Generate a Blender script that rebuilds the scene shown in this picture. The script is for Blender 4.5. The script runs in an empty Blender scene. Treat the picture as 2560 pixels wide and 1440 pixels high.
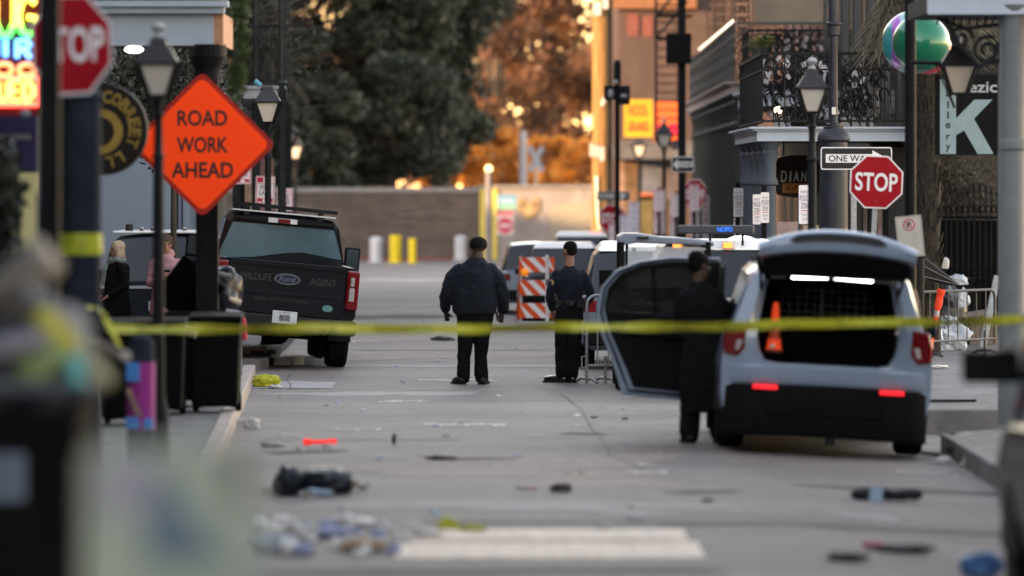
import bpy, bmesh, math, random
import numpy as np
from mathutils import Vector, Matrix, Euler
from mathutils.geometry import tessellate_polygon
random.seed(7)
R = math.radians
SC = bpy.context.scene
COL = SC.collection

# ---------------------------------------------------------------- camera, sky, sun, exposure
F = 13000.0          # focal length in photograph pixels (2560 wide)
EYE = 2.58           # eye height, m
HZ = 443.0           # horizon row in the photograph
cam_d = bpy.data.cameras.new("camera")
cam = bpy.data.objects.new("camera", cam_d); COL.objects.link(cam)
cam.location = (0, 0, EYE); cam.rotation_euler = (R(90), 0, 0)
cam_d.sensor_width = 36.0; cam_d.lens = 36.0 * F / 2560.0
cam_d.shift_y = -(720 - HZ) / 2560.0
cam_d.clip_start = 0.5; cam_d.clip_end = 3000
cam_d.dof.use_dof = True; cam_d.dof.focus_distance = F / 188.0
cam_d.dof.aperture_fstop = 1.25; cam_d.dof.aperture_blades = 0
SC.camera = cam

SUN_EL, SUN_AZ = 8.0, 34.0       # sun low on the left, a little behind the camera
world = bpy.data.worlds.new("World"); SC.world = world; world.use_nodes = True
nt = world.node_tree; bg = nt.nodes['Background']
sky = nt.nodes.new('ShaderNodeTexSky'); sky.sky_type = 'NISHITA'; sky.sun_disc = False
sky.sun_elevation = R(SUN_EL + 4); sky.sun_rotation = R(180 + 90 - SUN_AZ)
sky.air_density = 1.0; sky.dust_density = 0.2; sky.ozone_density = 1.6
tint = nt.nodes.new('ShaderNodeVectorMath'); tint.operation = 'MULTIPLY'; tint.inputs[1].default_value = (1.76, 1.10, .745)
nt.links.new(sky.outputs[0], tint.inputs[0]); nt.links.new(tint.outputs[0], bg.inputs[0]); bg.inputs[1].default_value = 0.15
sd = bpy.data.lights.new("sun", 'SUN'); so = bpy.data.objects.new("sun", sd); COL.objects.link(so)
sd.energy = 2.0; sd.angle = R(0.6); sd.color = (1.0, 0.60, 0.30)
SUN_D = Vector((math.cos(R(SUN_AZ)), math.sin(R(SUN_AZ)), -math.tan(R(SUN_EL)))).normalized()
so.rotation_euler = (-SUN_D).to_track_quat('Z', 'Y').to_euler(); so.location = (-30, -20, 30)
SC.view_settings.view_transform = 'Standard'; SC.view_settings.look = 'None'
SC.view_settings.exposure = 3.05; SC.view_settings.gamma = 1.0
SC.render.engine = 'CYCLES'
SC.cycles.max_bounces = 6; SC.cycles.diffuse_bounces = 3; SC.cycles.transparent_max_bounces = 12
SC.cycles.sample_clamp_indirect = 4.0

def KX(px, s): return (px - 1280.0) / s
def KZ(py, s): return EYE - (py - HZ) / s
def P(px, py, s): return Vector((KX(px, s), F / s, KZ(py, s)))

# ---------------------------------------------------------------- materials
MATS = {}
def lin(c):
    return tuple(((v / 255.0) / 12.92 if v / 255.0 <= 0.04045 else ((v / 255.0 + 0.055) / 1.055) ** 2.4) for v in c)
def M(name, col, rough=0.6, metal=0.0, var=0.15, scale=8.0, bump=0.0, bscale=40.0, emit=None, es=1.0, alpha=1.0, spec=0.28, coat=0.0, stretch=(1, 1, 1), trans=0.0, col2=None, sheen=0.0):
    if name in MATS: return MATS[name]
    m = bpy.data.materials.new(name); m.use_nodes = True
    n = m.node_tree; p = n.nodes['Principled BSDF']
    tc = n.nodes.new('ShaderNodeTexCoord'); mp = n.nodes.new('ShaderNodeMapping'); mp.inputs['Scale'].default_value = stretch
    n.links.new(tc.outputs['Object'], mp.inputs[0])
    nz = n.nodes.new('ShaderNodeTexNoise'); nz.inputs['Scale'].default_value = scale; nz.inputs['Detail'].default_value = 5
    n.links.new(mp.outputs[0], nz.inputs['Vector'])
    rp = n.nodes.new('ShaderNodeValToRGB')
    a = tuple(max(0, c * (1 - var)) for c in col); b = tuple(min(1, c * (1 + var)) for c in col)
    if col2: a, b = col, col2
    rp.color_ramp.elements[0].position = 0.32; rp.color_ramp.elements[1].position = 0.68
    rp.color_ramp.elements[0].color = (*a, 1); rp.color_ramp.elements[1].color = (*b, 1)
    n.links.new(nz.outputs['Fac'], rp.inputs[0]); n.links.new(rp.outputs[0], p.inputs['Base Color'])
    mr = n.nodes.new('ShaderNodeMapRange'); mr.inputs[3].default_value = max(0.02, rough - 0.08); mr.inputs[4].default_value = min(1, rough + 0.08)
    n.links.new(nz.outputs['Fac'], mr.inputs[0]); n.links.new(mr.outputs[0], p.inputs['Roughness'])
    p.inputs['Metallic'].default_value = metal; p.inputs['Specular IOR Level'].default_value = spec
    p.inputs['Coat Weight'].default_value = coat; p.inputs['Coat Roughness'].default_value = 0.06
    p.inputs['Sheen Weight'].default_value = sheen
    p.inputs['Transmission Weight'].default_value = trans
    p.inputs['Alpha'].default_value = alpha
    if bump:
        nb = n.nodes.new('ShaderNodeTexNoise'); nb.inputs['Scale'].default_value = bscale; nb.inputs['Detail'].default_value = 4
        n.links.new(mp.outputs[0], nb.inputs['Vector'])
        bp = n.nodes.new('ShaderNodeBump'); bp.inputs['Strength'].default_value = bump; bp.inputs['Distance'].default_value = 0.02
        n.links.new(nb.outputs['Fac'], bp.inputs['Height']); n.links.new(bp.outputs[0], p.inputs['Normal'])
    if emit:
        p.inputs['Emission Color'].default_value = (*emit, 1); p.inputs['Emission Strength'].default_value = es
    MATS[name] = m
    return m

# ---------------------------------------------------------------- mesh builder
def frame_of(d):
    d = d.normalized(); up = Vector((0, 0, 1)) if abs(d.z) < 0.93 else Vector((0, 1, 0))
    x = up.cross(d).normalized(); return x, d.cross(x).normalized()
class MB:
    def __init__(s): s.v = []; s.f = []; s.m = []
    def add(s, vs, fs, mi=0):
        b = len(s.v); s.v += [tuple(v) for v in vs]
        for f in fs: s.f.append(tuple(i + b for i in f)); s.m.append(mi)
        return s
    def box(s, c, d, rot=None, mi=0, taper=1.0):
        x, y, z = d[0] / 2, d[1] / 2, d[2] / 2
        vs = [Vector((sx * x * (taper if sz > 0 else 1), sy * y * (taper if sz > 0 else 1), sz * z)) for sz in (-1, 1) for sy in (-1, 1) for sx in (-1, 1)]
        if rot is not None:
            m = Euler(rot).to_matrix(); vs = [m @ v for v in vs]
        c = Vector(c)
        return s.add([v + c for v in vs], [(0, 2, 3, 1), (4, 5, 7, 6), (0, 1, 5, 4), (2, 6, 7, 3), (0, 4, 6, 2), (1, 3, 7, 5)], mi)
    def bx(s, x0, x1, y0, y1, z0, z1, mi=0):
        return s.box(((x0 + x1) / 2, (y0 + y1) / 2, (z0 + z1) / 2), (abs(x1 - x0), abs(y1 - y0), abs(z1 - z0)), None, mi)
    def tube(s, pts, rs, n=10, mi=0, caps=True, closed=False):
        pts = [Vector(p) for p in pts]
        if not isinstance(rs, (list, tuple)): rs = [rs] * len(pts)
        rings = []; px = None
        for i, p in enumerate(pts):
            a = pts[i - 1] if i > 0 else (pts[-1] if closed else p); b = pts[i + 1] if i < len(pts) - 1 else (pts[0] if closed else p)
            d = (b - a)
            if d.length < 1e-9: d = Vector((0, 0, 1))
            d.normalize()
            if px is None: x, y = frame_of(d)
            else:
                x = (px - d * px.dot(d))
                x = x.normalized() if x.length > 1e-6 else frame_of(d)[0]
                y = d.cross(x)
            px = x; r = rs[i]; ra, rb = (r if isinstance(r, (tuple, list)) else (r, r))
            rings.append([p + x * (ra * math.cos(2 * math.pi * k / n)) + y * (rb * math.sin(2 * math.pi * k / n)) for k in range(n)])
        vs = [v for r in rings for v in r]; fs = []
        L = len(rings)
        for i in range(L if closed else L - 1):
            j = (i + 1) % L
            for k in range(n): fs.append((i * n + k, i * n + (k + 1) % n, j * n + (k + 1) % n, j * n + k))
        if caps and not closed:
            fs.append(tuple(reversed(range(n)))); fs.append(tuple((L - 1) * n + k for k in range(n)))
        return s.add(vs, fs, mi)
    def cyl(s, a, b, r0, r1=None, n=16, mi=0): return s.tube([a, b], [r0, r0 if r1 is None else r1], n, mi)
    def bar(s, a, b, w, mi=0):
        a = Vector(a); b = Vector(b); x, y = frame_of(b - a); w = w / 2
        vs = [p + x * (w * i) + y * (w * j) for p in (a, b) for i, j in ((-1, -1), (1, -1), (1, 1), (-1, 1))]
        return s.add(vs, [(3, 2, 1, 0), (4, 5, 6, 7)] + [(k, (k + 1) % 4, 4 + (k + 1) % 4, 4 + k) for k in range(4)], mi)
    def lathe(s, prof, c=(0, 0, 0), n=20, mi=0, sx=1, sy=1, tw=0):
        c = Vector(c); vs = []; fs = []
        for i, (r, z) in enumerate(prof):
            for k in range(n):
                a = 2 * math.pi * (k + .5) / n; vs.append(c + Vector((sx * r * math.cos(a), sy * r * math.sin(a), z)))
        for i in range(len(prof) - 1):
            for k in range(n): fs.append((i * n + k, i * n + (k + 1) % n, (i + 1) * n + (k + 1) % n, (i + 1) * n + k))
        fs.append(tuple(reversed(range(n)))); fs.append(tuple((len(prof) - 1) * n + k for k in range(n)))
        return s.add(vs, fs, mi)
    def ball(s, c, r, n=12, mi=0, m=8):
        r = r if isinstance(r, (tuple, list)) else (r, r, r); c = Vector(c); vs = []; fs = []
        for i in range(1, m):
            t = math.pi * i / m
            for k in range(n):
                a = 2 * math.pi * k / n; vs.append(c + Vector((r[0] * math.sin(t) * math.cos(a), r[1] * math.sin(t) * math.sin(a), -r[2] * math.cos(t))))
        b = len(vs); vs.append(c + Vector((0, 0, -r[2]))); vs.append(c + Vector((0, 0, r[2])))
        for i in range(m - 2):
            for k in range(n): fs.append((i * n + k, i * n + (k + 1) % n, (i + 1) * n + (k + 1) % n, (i + 1) * n + k))
        for k in range(n): fs.append((b, (k + 1) % n, k)); fs.append((b + 1, (m - 2) * n + k, (m - 2) * n + (k + 1) % n))
        return s.add(vs, fs, mi)
    def prism(s, poly, y0, y1, holes=(), mi=0, side=True, axis='y', both=True):
        loops = [list(poly)] + [list(h) for h in holes]
        tri = tessellate_polygon([[Vector((a, b, 0)) for a, b in l] for l in loops])
        flat = [p for l in loops for p in l]; n = len(flat)
        def mk(p, y): return (p[0], y, p[1]) if axis == 'y' else ((y, p[0], p[1]) if axis == 'x' else (p[0], p[1], y))
        vs = [mk(p, y0) for p in flat] + [mk(p, y1) for p in flat]
        fs = [tuple(t) for t in tri] + ([tuple(i + n for i in reversed(t)) for t in tri] if both else [])
        if side:
            o = 0
            for l in loops:
                for k in range(len(l)): fs.append((o + k, o + (k + 1) % len(l), n + o + (k + 1) % len(l), n + o + k))
                o += len(l)
        return s.add(vs, fs, mi)
    def grid(s, rows, mi=0, flip=False):
        n = len(rows[0]); vs = [v for r in rows for v in r]; fs = []
        for i in range(len(rows) - 1):
            for k in range(n - 1):
                q = (i * n + k, i * n + k + 1, (i + 1) * n + k + 1, (i + 1) * n + k); fs.append(q[::-1] if flip else q)
        return s.add(vs, fs, mi)
    def text(s, t, x, z, w, h, y=0.0, mi=0, bold=0.0, shear=0.0, depth=0.0):
        vs, fs = TXT(t, bold)
        b = len(s.v)
        for (a, c) in vs: s.v.append((x + (a - .5) * w + shear * (c - .5) * h, y, z + (c - .5) * h))
        for f in fs: s.f.append(tuple(i + b for i in f)); s.m.append(mi)
        return s
    def xf(s, m):
        s.v = [tuple(m @ Vector(v)) for v in s.v]; return s
    def build(s, name, mats, parent=None, smooth=True, ang=35, bevel=0.0, loc=None, rot=None, fix=True):
        me = bpy.data.meshes.new(name); me.from_pydata(s.v, [], s.f)
        if not isinstance(mats, (list, tuple)): mats = [mats]
        for m in mats: me.materials.append(m)
        if len(mats) > 1: me.polygons.foreach_set('material_index', s.m)
        if fix:
            b = bmesh.new(); b.from_mesh(me); bmesh.ops.recalc_face_normals(b, faces=b.faces); b.to_mesh(me); b.free()
        if smooth:
            me.shade_smooth(); me.set_sharp_from_angle(angle=R(ang))
        o = bpy.data.objects.new(name, me); COL.objects.link(o)
        if parent: o.parent = parent
        if loc is not None: o.location = loc
        if rot is not None: o.rotation_euler = rot
        if bevel:
            md = o.modifiers.new('bevel', 'BEVEL'); md.width = bevel; md.segments = 2; md.limit_method = 'ANGLE'; md.angle_limit = R(40)
        return o
_tc = {}
def TXT(t, bold=0.0):
    k = (t, bold)
    if k in _tc: return _tc[k]
    cu = bpy.data.curves.new('t', 'FONT'); cu.body = t; cu.resolution_u = 4; cu.offset = bold
    ob = bpy.data.objects.new('t', cu); me = bpy.data.meshes.new_from_object(ob)
    vs = [(v.co.x, v.co.y) for v in me.vertices]; fs = [tuple(p.vertices) for p in me.polygons]
    x0 = min(v[0] for v in vs); x1 = max(v[0] for v in vs); y0 = min(v[1] for v in vs); y1 = max(v[1] for v in vs)
    vs = [((a - x0) / (x1 - x0), (b - y0) / (y1 - y0)) for a, b in vs]
    bpy.data.objects.remove(ob); bpy.data.curves.remove(cu); bpy.data.meshes.remove(me)
    _tc[k] = (vs, fs); return _tc[k]
def rrect(w, h, r, n=4, cx=0, cz=0):
    o = []
    for (sx, sz, a0) in ((1, 1, 0), (-1, 1, 90), (-1, -1, 180), (1, -1, 270)):
        for k in range(n + 1):
            a = R(a0 + 90 * k / n); o.append((cx + sx * (w / 2 - r) + r * math.cos(a), cz + sz * (h / 2 - r) + r * math.sin(a)))
    return o
def ngon(n, r, a0=0, cx=0, cz=0): return [(cx + r * math.cos(a0 + 2 * math.pi * k / n), cz + r * math.sin(a0 + 2 * math.pi * k / n)) for k in range(n)]
def tag(o, label=None, cat=None, group=None, kind=None):
    if label: o['label'] = label
    if cat: o['category'] = cat
    if group: o['group'] = group
    if kind: o['kind'] = kind
    return o
def T(name, label, cat, loc=(0, 0, 0), rz=0.0, group=None, rot=None):
    o = bpy.data.objects.new(name, None); COL.objects.link(o); o.empty_display_size = .2
    o.location = loc; o.rotation_euler = rot if rot else (0, 0, rz)
    return tag(o, label, cat, group)
def copy_tree(o, parent=None):
    c = o.copy(); COL.objects.link(c)
    if parent: c.parent = parent
    for ch in list(o.children): copy_tree(ch, c)
    return c
def remesh(o, vox=0.012, smooth=5, disp=0.0, dscale=0.12, seed=0):
    m = o.modifiers.new('remesh', 'REMESH'); m.mode = 'VOXEL'; m.voxel_size = vox; m.use_smooth_shade = True
    if smooth:
        k = o.modifiers.new('smooth', 'SMOOTH'); k.factor = 0.5; k.iterations = smooth
    if disp:
        t = bpy.data.textures.new('folds', 'CLOUDS'); t.noise_scale = dscale; t.noise_depth = 2
        d = o.modifiers.new('folds', 'DISPLACE'); d.texture = t; d.strength = disp; d.mid_level = .5; d.texture_coords = 'LOCAL'
    return o
def road_z(x, y):
    if x <= 2.0: return 0.0
    f = min(1, max(0, (60 - y) / 4.0)); return -0.052 * min(x - 2.0, 3.0) * f

# shared materials
blackp = M('black_paint', (.008, .0085, .011), .55, 0, .3, 5, spec=.08)
iron = M('black_iron', (.011, .012, .014), .6, .0, .4, 20, bump=.2, spec=.15)
rubber = M('tyre_rubber', (.006, .006, .006), .9, 0, .3, 20, bump=.4, spec=.15)
plasticb = M('black_plastic', (.007, .007, .008), .7, 0, .3, 20, spec=.08)
white = M('sign_white', (.70, .69, .70), .5, 0, .05, 6)
signred = M('sign_red', (.28, .004, .012), .55, 0, .10, 6, spec=.15)
signblack = M('sign_black', (.015, .015, .016), .5, 0, .2)
galv = M('galvanised_steel', (.34, .35, .37), .45, .6, .2, 30)
skin = M('skin', (.32, .17, .12), .55, 0, .1, 30)
glassd = M('dark_glass', (.008, .011, .016), .10, 0, .1, 3, spec=.45)
chrome = M('chrome', (.6, .6, .62), .15, 1.0, .05)
orangep = M('safety_orange', (.62, .07, .01), .5, 0, .08)
# ================================================================= setting
road_m = M('asphalt', (.108, .098, .095), .70, 0, 0, .7, stretch=(.16, .6, 1), bump=.35, bscale=9, col2=(.225, .195, .186), spec=.38)
# finer wear on the asphalt: second noise multiplied in
def wear(m, lo=.72, hi=1.2, sc=7, st=(1, .3, 1)):
    n = m.node_tree; p = n.nodes['Principled BSDF']; src = p.inputs['Base Color'].links[0].from_socket
    tc = n.nodes.new('ShaderNodeTexCoord'); mp = n.nodes.new('ShaderNodeMapping'); mp.inputs['Scale'].default_value = st
    nz = n.nodes.new('ShaderNodeTexNoise'); nz.inputs['Scale'].default_value = sc; nz.inputs['Detail'].default_value = 8; nz.inputs['Roughness'].default_value = .7
    mr = n.nodes.new('ShaderNodeMapRange'); mr.inputs[1].default_value = .3; mr.inputs[2].default_value = .7; mr.inputs[3].default_value = lo; mr.inputs[4].default_value = hi
    mx = n.nodes.new('ShaderNodeVectorMath'); mx.operation = 'SCALE'
    n.links.new(tc.outputs['Object'], mp.inputs[0]); n.links.new(mp.outputs[0], nz.inputs['Vector']); n.links.new(nz.outputs['Fac'], mr.inputs[0])
    n.links.new(src, mx.inputs[0]); n.links.new(mr.outputs[0], mx.inputs['Scale']); n.links.new(mx.outputs[0], p.inputs['Base Color'])
wear(road_m, .70, 1.22, 4, (.35, .8, 1)); wear(road_m, .74, 1.2, 14, (1, .4, 1))
pave_m = M('paving', (.15, .148, .15), .8, 0, .18, 2.0, bump=.3, bscale=12); wear(pave_m, .7, 1.2, 5)
kerb_m = M('kerb_stone', (.36, .31, .28), .75, 0, .15, 4, bump=.2); wear(kerb_m, .8, 1.15, 9, (1, 1, 1))
dirt_m = M('ground_surface', (.14, .135, .13), .9, 0, .2, .8)

def struct(name, mb, mats, **k):
    o = mb.build(name, mats, **k); o['kind'] = 'structure'; return o
g = MB(); g.add([(-900, -200, -.35), (900, -200, -.35), (900, 1500, -.35), (-900, 1500, -.35)], [(0, 1, 2, 3)])
struct('ground', g, dirt_m)
r = MB(); xs = [-60, -30, -12, -8, -6, -5, -4, -3] + [-2 + .5 * k for k in range(15)] + [5.5, 6, 8, 12, 30, 60]
ys = [4 + 2 * k for k in range(80)] + [170, 240]
r.grid([[(x, y, road_z(x, y)) for x in xs] for y in ys])
r.grid([[(x, y, -.34) for x in (-60, 60)] for y in (4, 240)])
struct('road', r, road_m)

def slab(name, poly, z0, z1, m): b = MB(); b.prism(poly, z0, z1, axis='z'); return struct(name, b, m, smooth=False, bevel=.015)
def line_x(y): return -2.76 - .034 * (y - 51)
slab('pavement', [(-14, 12), (line_x(12) - .16, 12), (line_x(66.4) - .16, 66.4), (line_x(66.4) - .7, 67.4), (-14, 67.4)], -.3, .15, pave_m)
slab('pavement', [(-5.2, 69.6), (-3.4, 69.6), (-3.3, 70.2), (-3.55, 90), (-5.1, 122), (-5.6, 122)], -.3, .15, pave_m)
slab('pavement', [(4.36, 12), (14, 12), (14, 51.6), (4.9, 51.6), (4.55, 51.2), (4.36, 50.6)], -.4, .06, pave_m)
slab('pavement', [(3.3, 55.0), (14, 55.0), (14, 134), (3.7, 134), (3.08, 57), (3.12, 55.4)], -.4, .12, pave_m)
# left kerb in stones
kb = MB()
for k in range(27):
    y0 = 13 + 2 * k; a = line_x(y0); c = line_x(y0 + 1.985)
    kb.prism([(a - .158, y0), (a, y0), (c, y0 + 1.985), (c - .158, y0 + 1.985)], -.3, .165, axis='z')
struct('kerb', kb, kerb_m, smooth=False, bevel=.02)
kb = MB()
for k in range(19):
    y0 = 13 + 2 * k; kb.prism([(4.2, y0), (4.358, y0), (4.358, y0 + 1.985), (4.2, y0 + 1.985)], -.4, .07, axis='z')
kb.prism([(4.2, 50.6), (4.36, 50.6), (4.55, 51.2), (4.9, 51.6), (4.86, 51.76), (4.45, 51.36)], -.4, .07, axis='z')
kb.bx(4.9, 14, 51.6, 51.75, -.4, .07)
kb.bx(3.14, 14, 54.84, 54.998, -.4, .13)
struct('kerb', kb, M('dark_kerb', (.17, .165, .165), .75, 0, .3, 3, bump=.3), smooth=False, bevel=.02)
# painted and worn markings, 4 mm above the road
def patch(name, m, segs, dz=.007, broken=False):
    b = MB()
    for (x0, x1, y0, y1) in segs:
        n = max(2, int((x1 - x0) / .25)); rr = random.Random(int(x0 * 91 + y0 * 13))
        a = [(x0 + (x1 - x0) * k / n, y0 + rr.uniform(-.04, .04) * (y1 - y0), 0) for k in range(n + 1)]
        c = [(x0 + (x1 - x0) * k / n, y1 + rr.uniform(-.12, .12) * (y1 - y0), 0) for k in range(n + 1)]
        if not broken: b.grid([[(x, y, road_z(x, y) + dz) for x, y, _ in a], [(x, y, road_z(x, y) + dz) for x, y, _ in c]]); continue
        n = max(3, int((x1 - x0) / .07)); m_ = 5
        for i in range(n):
            for j in range(m_):
                if rr.random() < .34 + .3 * abs(j - 2) / 2: continue
                xa, xb = x0 + (x1 - x0) * (i - .15 * rr.random()) / n, x0 + (x1 - x0) * (i + 1 + .1 * rr.random()) / n; ya, yb_ = y0 + (y1 - y0) * j / m_, y0 + (y1 - y0) * (j + .7 + .5 * rr.random()) / m_
                b.add([(xa, ya, road_z(xa, ya) + dz + .0006 * ((i + 2 * j) % 4)), (xb, ya, road_z(xb, ya) + dz + .0006 * ((i + 2 * j) % 4)), (xb - .02, yb_, road_z(xb, yb_) + dz + .0006 * ((i + 2 * j) % 4)), (xa + .015, yb_, road_z(xa, yb_) + dz + .0006 * ((i + 2 * j) % 4))], [(0, 1, 2, 3)])
    return struct(name, b, m, smooth=False)
def seg(x0, x1, py0, py1):
    s0 = (py0 - HZ) / EYE; s1 = (py1 - HZ) / EYE; sm = (s0 + s1) / 2
    return (KX(x0, sm), KX(x1, sm), F / s1, F / s0)
paintw = M('worn_white_paint', (.58, .56, .55), .6, 0, .1, 3, stretch=(1, .4, 1), bump=.2); wear(paintw, .55, 1.2, 14, (1, .5, 1))
patch('crosswalk_marking', paintw, [seg(1022, 1265, 1060, 1066), seg(945, 1072, 1002, 1007), seg(1045, 1245, 949, 953), seg(815, 955, 1073, 1077), seg(1560, 1670, 1178, 1186),
      seg(2240, 2440, 1155, 1160), seg(880, 960, 852, 856), seg(1080, 1130, 846, 849), seg(700, 760, 1086, 1090), seg(1560, 1640, 990, 994)], .006, True)
slabm = M('pale_concrete', (.30, .295, .31), .66, 0, .08, 2, bump=.2); wear(slabm, .85, 1.1, 6)
patch('crosswalk', slabm, [seg(600, 835, 955, 972)], .0075)
cream = M('cream_band_colour', (.78, .65, .54), .7, 0, .12, 3, bump=.3, bscale=14); wear(cream, .65, 1.15, 7, (1, 1, 1))
b = MB()
for (ya, yb, xa, xb) in ((1326, 1352, 930, 1722), (1358, 1398, 985, 1765)):
    s0 = (ya - HZ) / EYE; s1 = (yb - HZ) / EYE; y1, y0 = F / s0, F / s1; n = 9
    for k in range(n):
        x0 = KX(xa, s1) + (KX(xb, s1) - KX(xa, s1)) * k / n; x1 = x0 + (KX(xb, s1) - KX(xa, s1)) / n - .004
        b.prism([(x0, y0), (x1, y0), (x1 - .0, y1), (x0, y1)], .0, .010 + .001 * (k % 3), axis='z')
struct('cream_band', b, cream, smooth=False)  # pale cream blocks in two strips across the road
tar = M('tar_seam', (.09, .087, .09), .7, 0, .2, 8)
b = MB()
def crack(pts, w):
    rr = random.Random(len(pts)); L = []
    for (px, py) in pts:
        s = (py - HZ) / EYE; L.append((KX(px, s), F / s))
    out = []
    for i in range(len(L) - 1):
        for k in range(6):
            t = k / 6; out.append((L[i][0] * (1 - t) + L[i + 1][0] * t + rr.uniform(-.02, .02), L[i][1] * (1 - t) + L[i + 1][1] * t))
    out.append(L[-1])
    b.grid([[(x - w / 2, y, road_z(x, y) + .0085) for x, y in out], [(x + w / 2, y, road_z(x, y) + .0085) for x, y in out]])
crack([(1405, 985), (1450, 1020), (1480, 1070), (1500, 1095)], .012); crack([(1500, 1095), (1530, 1140), (1590, 1165)], .012)
crack([(1330, 960), (1405, 985)], .012); crack([(720, 935), (725, 975)], .02);
struct('tar_seam', b, tar, smooth=False)
for (px0, px1, py, h) in ((1000, 2480, 1303, 6), (900, 1400, 875, 2), (650, 1150, 1100, 1)):
    patch('road_seam', M('faint_seam', (.16, .15, .15), .8, 0, .2), [seg(px0, px1, py, py + h)], .0055)

def stain(name, m, spots, dz):
    b = MB(); rr = random.Random(77)
    for (px, py, w, h) in spots:
        s = (py - HZ) / EYE; x, y = KX(px, s), F / s; rx = w / s / 2; ry = h / s * (y / EYE) / 2; n = 22; pts = []
        for k in range(n): t = 2 * math.pi * k / n; q = 1 + .28 * math.sin(2 * t + px) + .18 * math.sin(5 * t + py) + rr.uniform(-.12, .12); pts.append((x + rx * q * math.cos(t), y + ry * q * math.sin(t)))
        b.v += [(a, c, road_z(a, c) + dz) for a, c in pts]; b.f.append(tuple(range(len(b.v) - n, len(b.v)))); b.m.append(0)
    return struct(name, b, m, smooth=False, fix=False)
pk = M('pinkish_asphalt', (.15, .118, .105), .72, 0, 0, 1.4, stretch=(.2, 1, 1), bump=.3, bscale=9, col2=(.27, .215, .195), spec=.4); wear(pk, .75, 1.2, 9, (.6, .4, 1))
stain('road_patch', pk, [(1250, 1160, 900, 46), (1050, 885, 700, 34), (900, 845, 420, 20), (1500, 1200, 500, 30), (1100, 740, 500, 12)], .0025)
dkp = M('dark_and_shadow_asphalt', (.06, .056, .056), .85, 0, 0, 1.6, stretch=(.3, 1, 1), bump=.3, bscale=9, col2=(.115, .108, .106)); wear(dkp, .8, 1.2, 9, (.6, .4, 1))
stain('road_patch', dkp, [(1000, 792, 330, 13), (1150, 1430, 1300, 16), (2150, 1310, 700, 12), (760, 1130, 200, 8), (1180, 1148, 260, 6), (1460, 1085, 90, 6), (2300, 1205, 500, 12), (1760, 1230, 160, 10)], .0044)  # first spot paints a shadow band far down the road; rest are patches
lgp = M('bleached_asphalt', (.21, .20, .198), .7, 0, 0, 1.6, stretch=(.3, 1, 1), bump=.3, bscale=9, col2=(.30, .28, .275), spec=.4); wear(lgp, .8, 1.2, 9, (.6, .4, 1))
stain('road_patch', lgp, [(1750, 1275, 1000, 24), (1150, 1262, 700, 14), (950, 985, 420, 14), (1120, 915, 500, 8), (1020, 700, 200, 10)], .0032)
# ---------------------------------------------------------------- buildings
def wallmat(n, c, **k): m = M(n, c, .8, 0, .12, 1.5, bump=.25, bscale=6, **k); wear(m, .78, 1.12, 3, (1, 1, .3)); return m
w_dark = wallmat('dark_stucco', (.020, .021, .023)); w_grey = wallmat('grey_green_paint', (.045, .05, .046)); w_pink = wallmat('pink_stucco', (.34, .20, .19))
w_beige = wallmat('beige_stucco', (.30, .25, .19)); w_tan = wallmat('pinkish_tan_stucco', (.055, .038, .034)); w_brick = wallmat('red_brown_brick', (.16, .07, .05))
w_white = wallmat('white_paint', (.55, .53, .50)); fasc = M('fascia_paint', (.36, .42, .50), .6, 0, .06, 3); fascw = M('warm_fascia_paint', (.27, .24, .235), .6, 0, .08, 3)
colg = M('green_grey_column', (.024, .029, .026), .55, 0, .2, 6, bump=.1); colb = M('blue_grey_column', (.07, .085, .11), .55, 0, .15, 6)
win_m = M('window_glass', (.03, .035, .04), .12, 0, .3, 1, spec=.7); warmlamp = M('lit_bulb', (1, .8, .5), .4, emit=(1, .72, .38), es=5)
shut = M('dark_green_shutter', (.022, .035, .032), .6, 0, .2, 10)

def facade(root, poly_edge, h0, wallm, rows, cols, ww=1.1, hh=1.9, sm=shut, gm=win_m, z0=.8):
    """windows along the edge a->b, outward normal to the left of a->b"""
    a, b = Vector((*poly_edge[0], 0)), Vector((*poly_edge[1], 0)); d = (b - a); L = d.length; d.normalize(); nrm = Vector((-d.y, d.x, 0))
    for i in range(rows):
        for k in range(cols):
            c = a + d * (L * (k + .5) / cols); z = z0 + i * 3.6
            fr = MB(); mtx = Matrix(((d.x, nrm.x, 0, c.x), (d.y, nrm.y, 0, c.y), (0, 0, 1, z), (0, 0, 0, 1)))
            fr.prism(rrect(ww + .24, hh + .24, .02, 1, 0, hh / 2), -.02, .07, holes=[rrect(ww, hh, .02, 1, 0, hh / 2)])
            fr.xf(mtx); w = fr.build('window', sm, root)
            gl = MB(); gl.bx(-ww / 2, ww / 2, -.01, .015, 0, hh); gl.bx(-.02, .02, .015, .03, 0, hh, 0); gl.xf(mtx); gl.build('pane', gm, w)
            if i > 0:
                sh = MB()
                for sx in (-1, 1):
                    sh.bx(sx * (ww / 2 + .14), sx * (ww / 2 + .6), .01, .05, -.05, hh + .05)
                    for q in range(10): sh.bx(sx * (ww / 2 + .18), sx * (ww / 2 + .56), .05, .07, .05 + q * hh / 10, .05 + (q + .6) * hh / 10)
                sh.xf(mtx); sh.build('shutter', sm, root)
def house(name, label, poly, h, wm, roofm, grp=None):
    root = T(name, label, 'building', (0, 0, 0), group=grp)
    b = MB(); b.prism(poly, -.1, h, axis='z'); b.build('wall', wm, root, smooth=False)
    cx = sum(p[0] for p in poly) / len(poly); cy = sum(p[1] for p in poly) / len(poly)
    rf = MB(); rf.prism([(cx + (p[0] - cx) * 1.03, cy + (p[1] - cy) * 1.015) for p in poly], h + .001, h + .35, axis='z'); rf.build('roof', roofm, root, smooth=False)
    return root
roofm = M('slate_roof', (.06, .06, .065), .8, 0, .2, 3)
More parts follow.
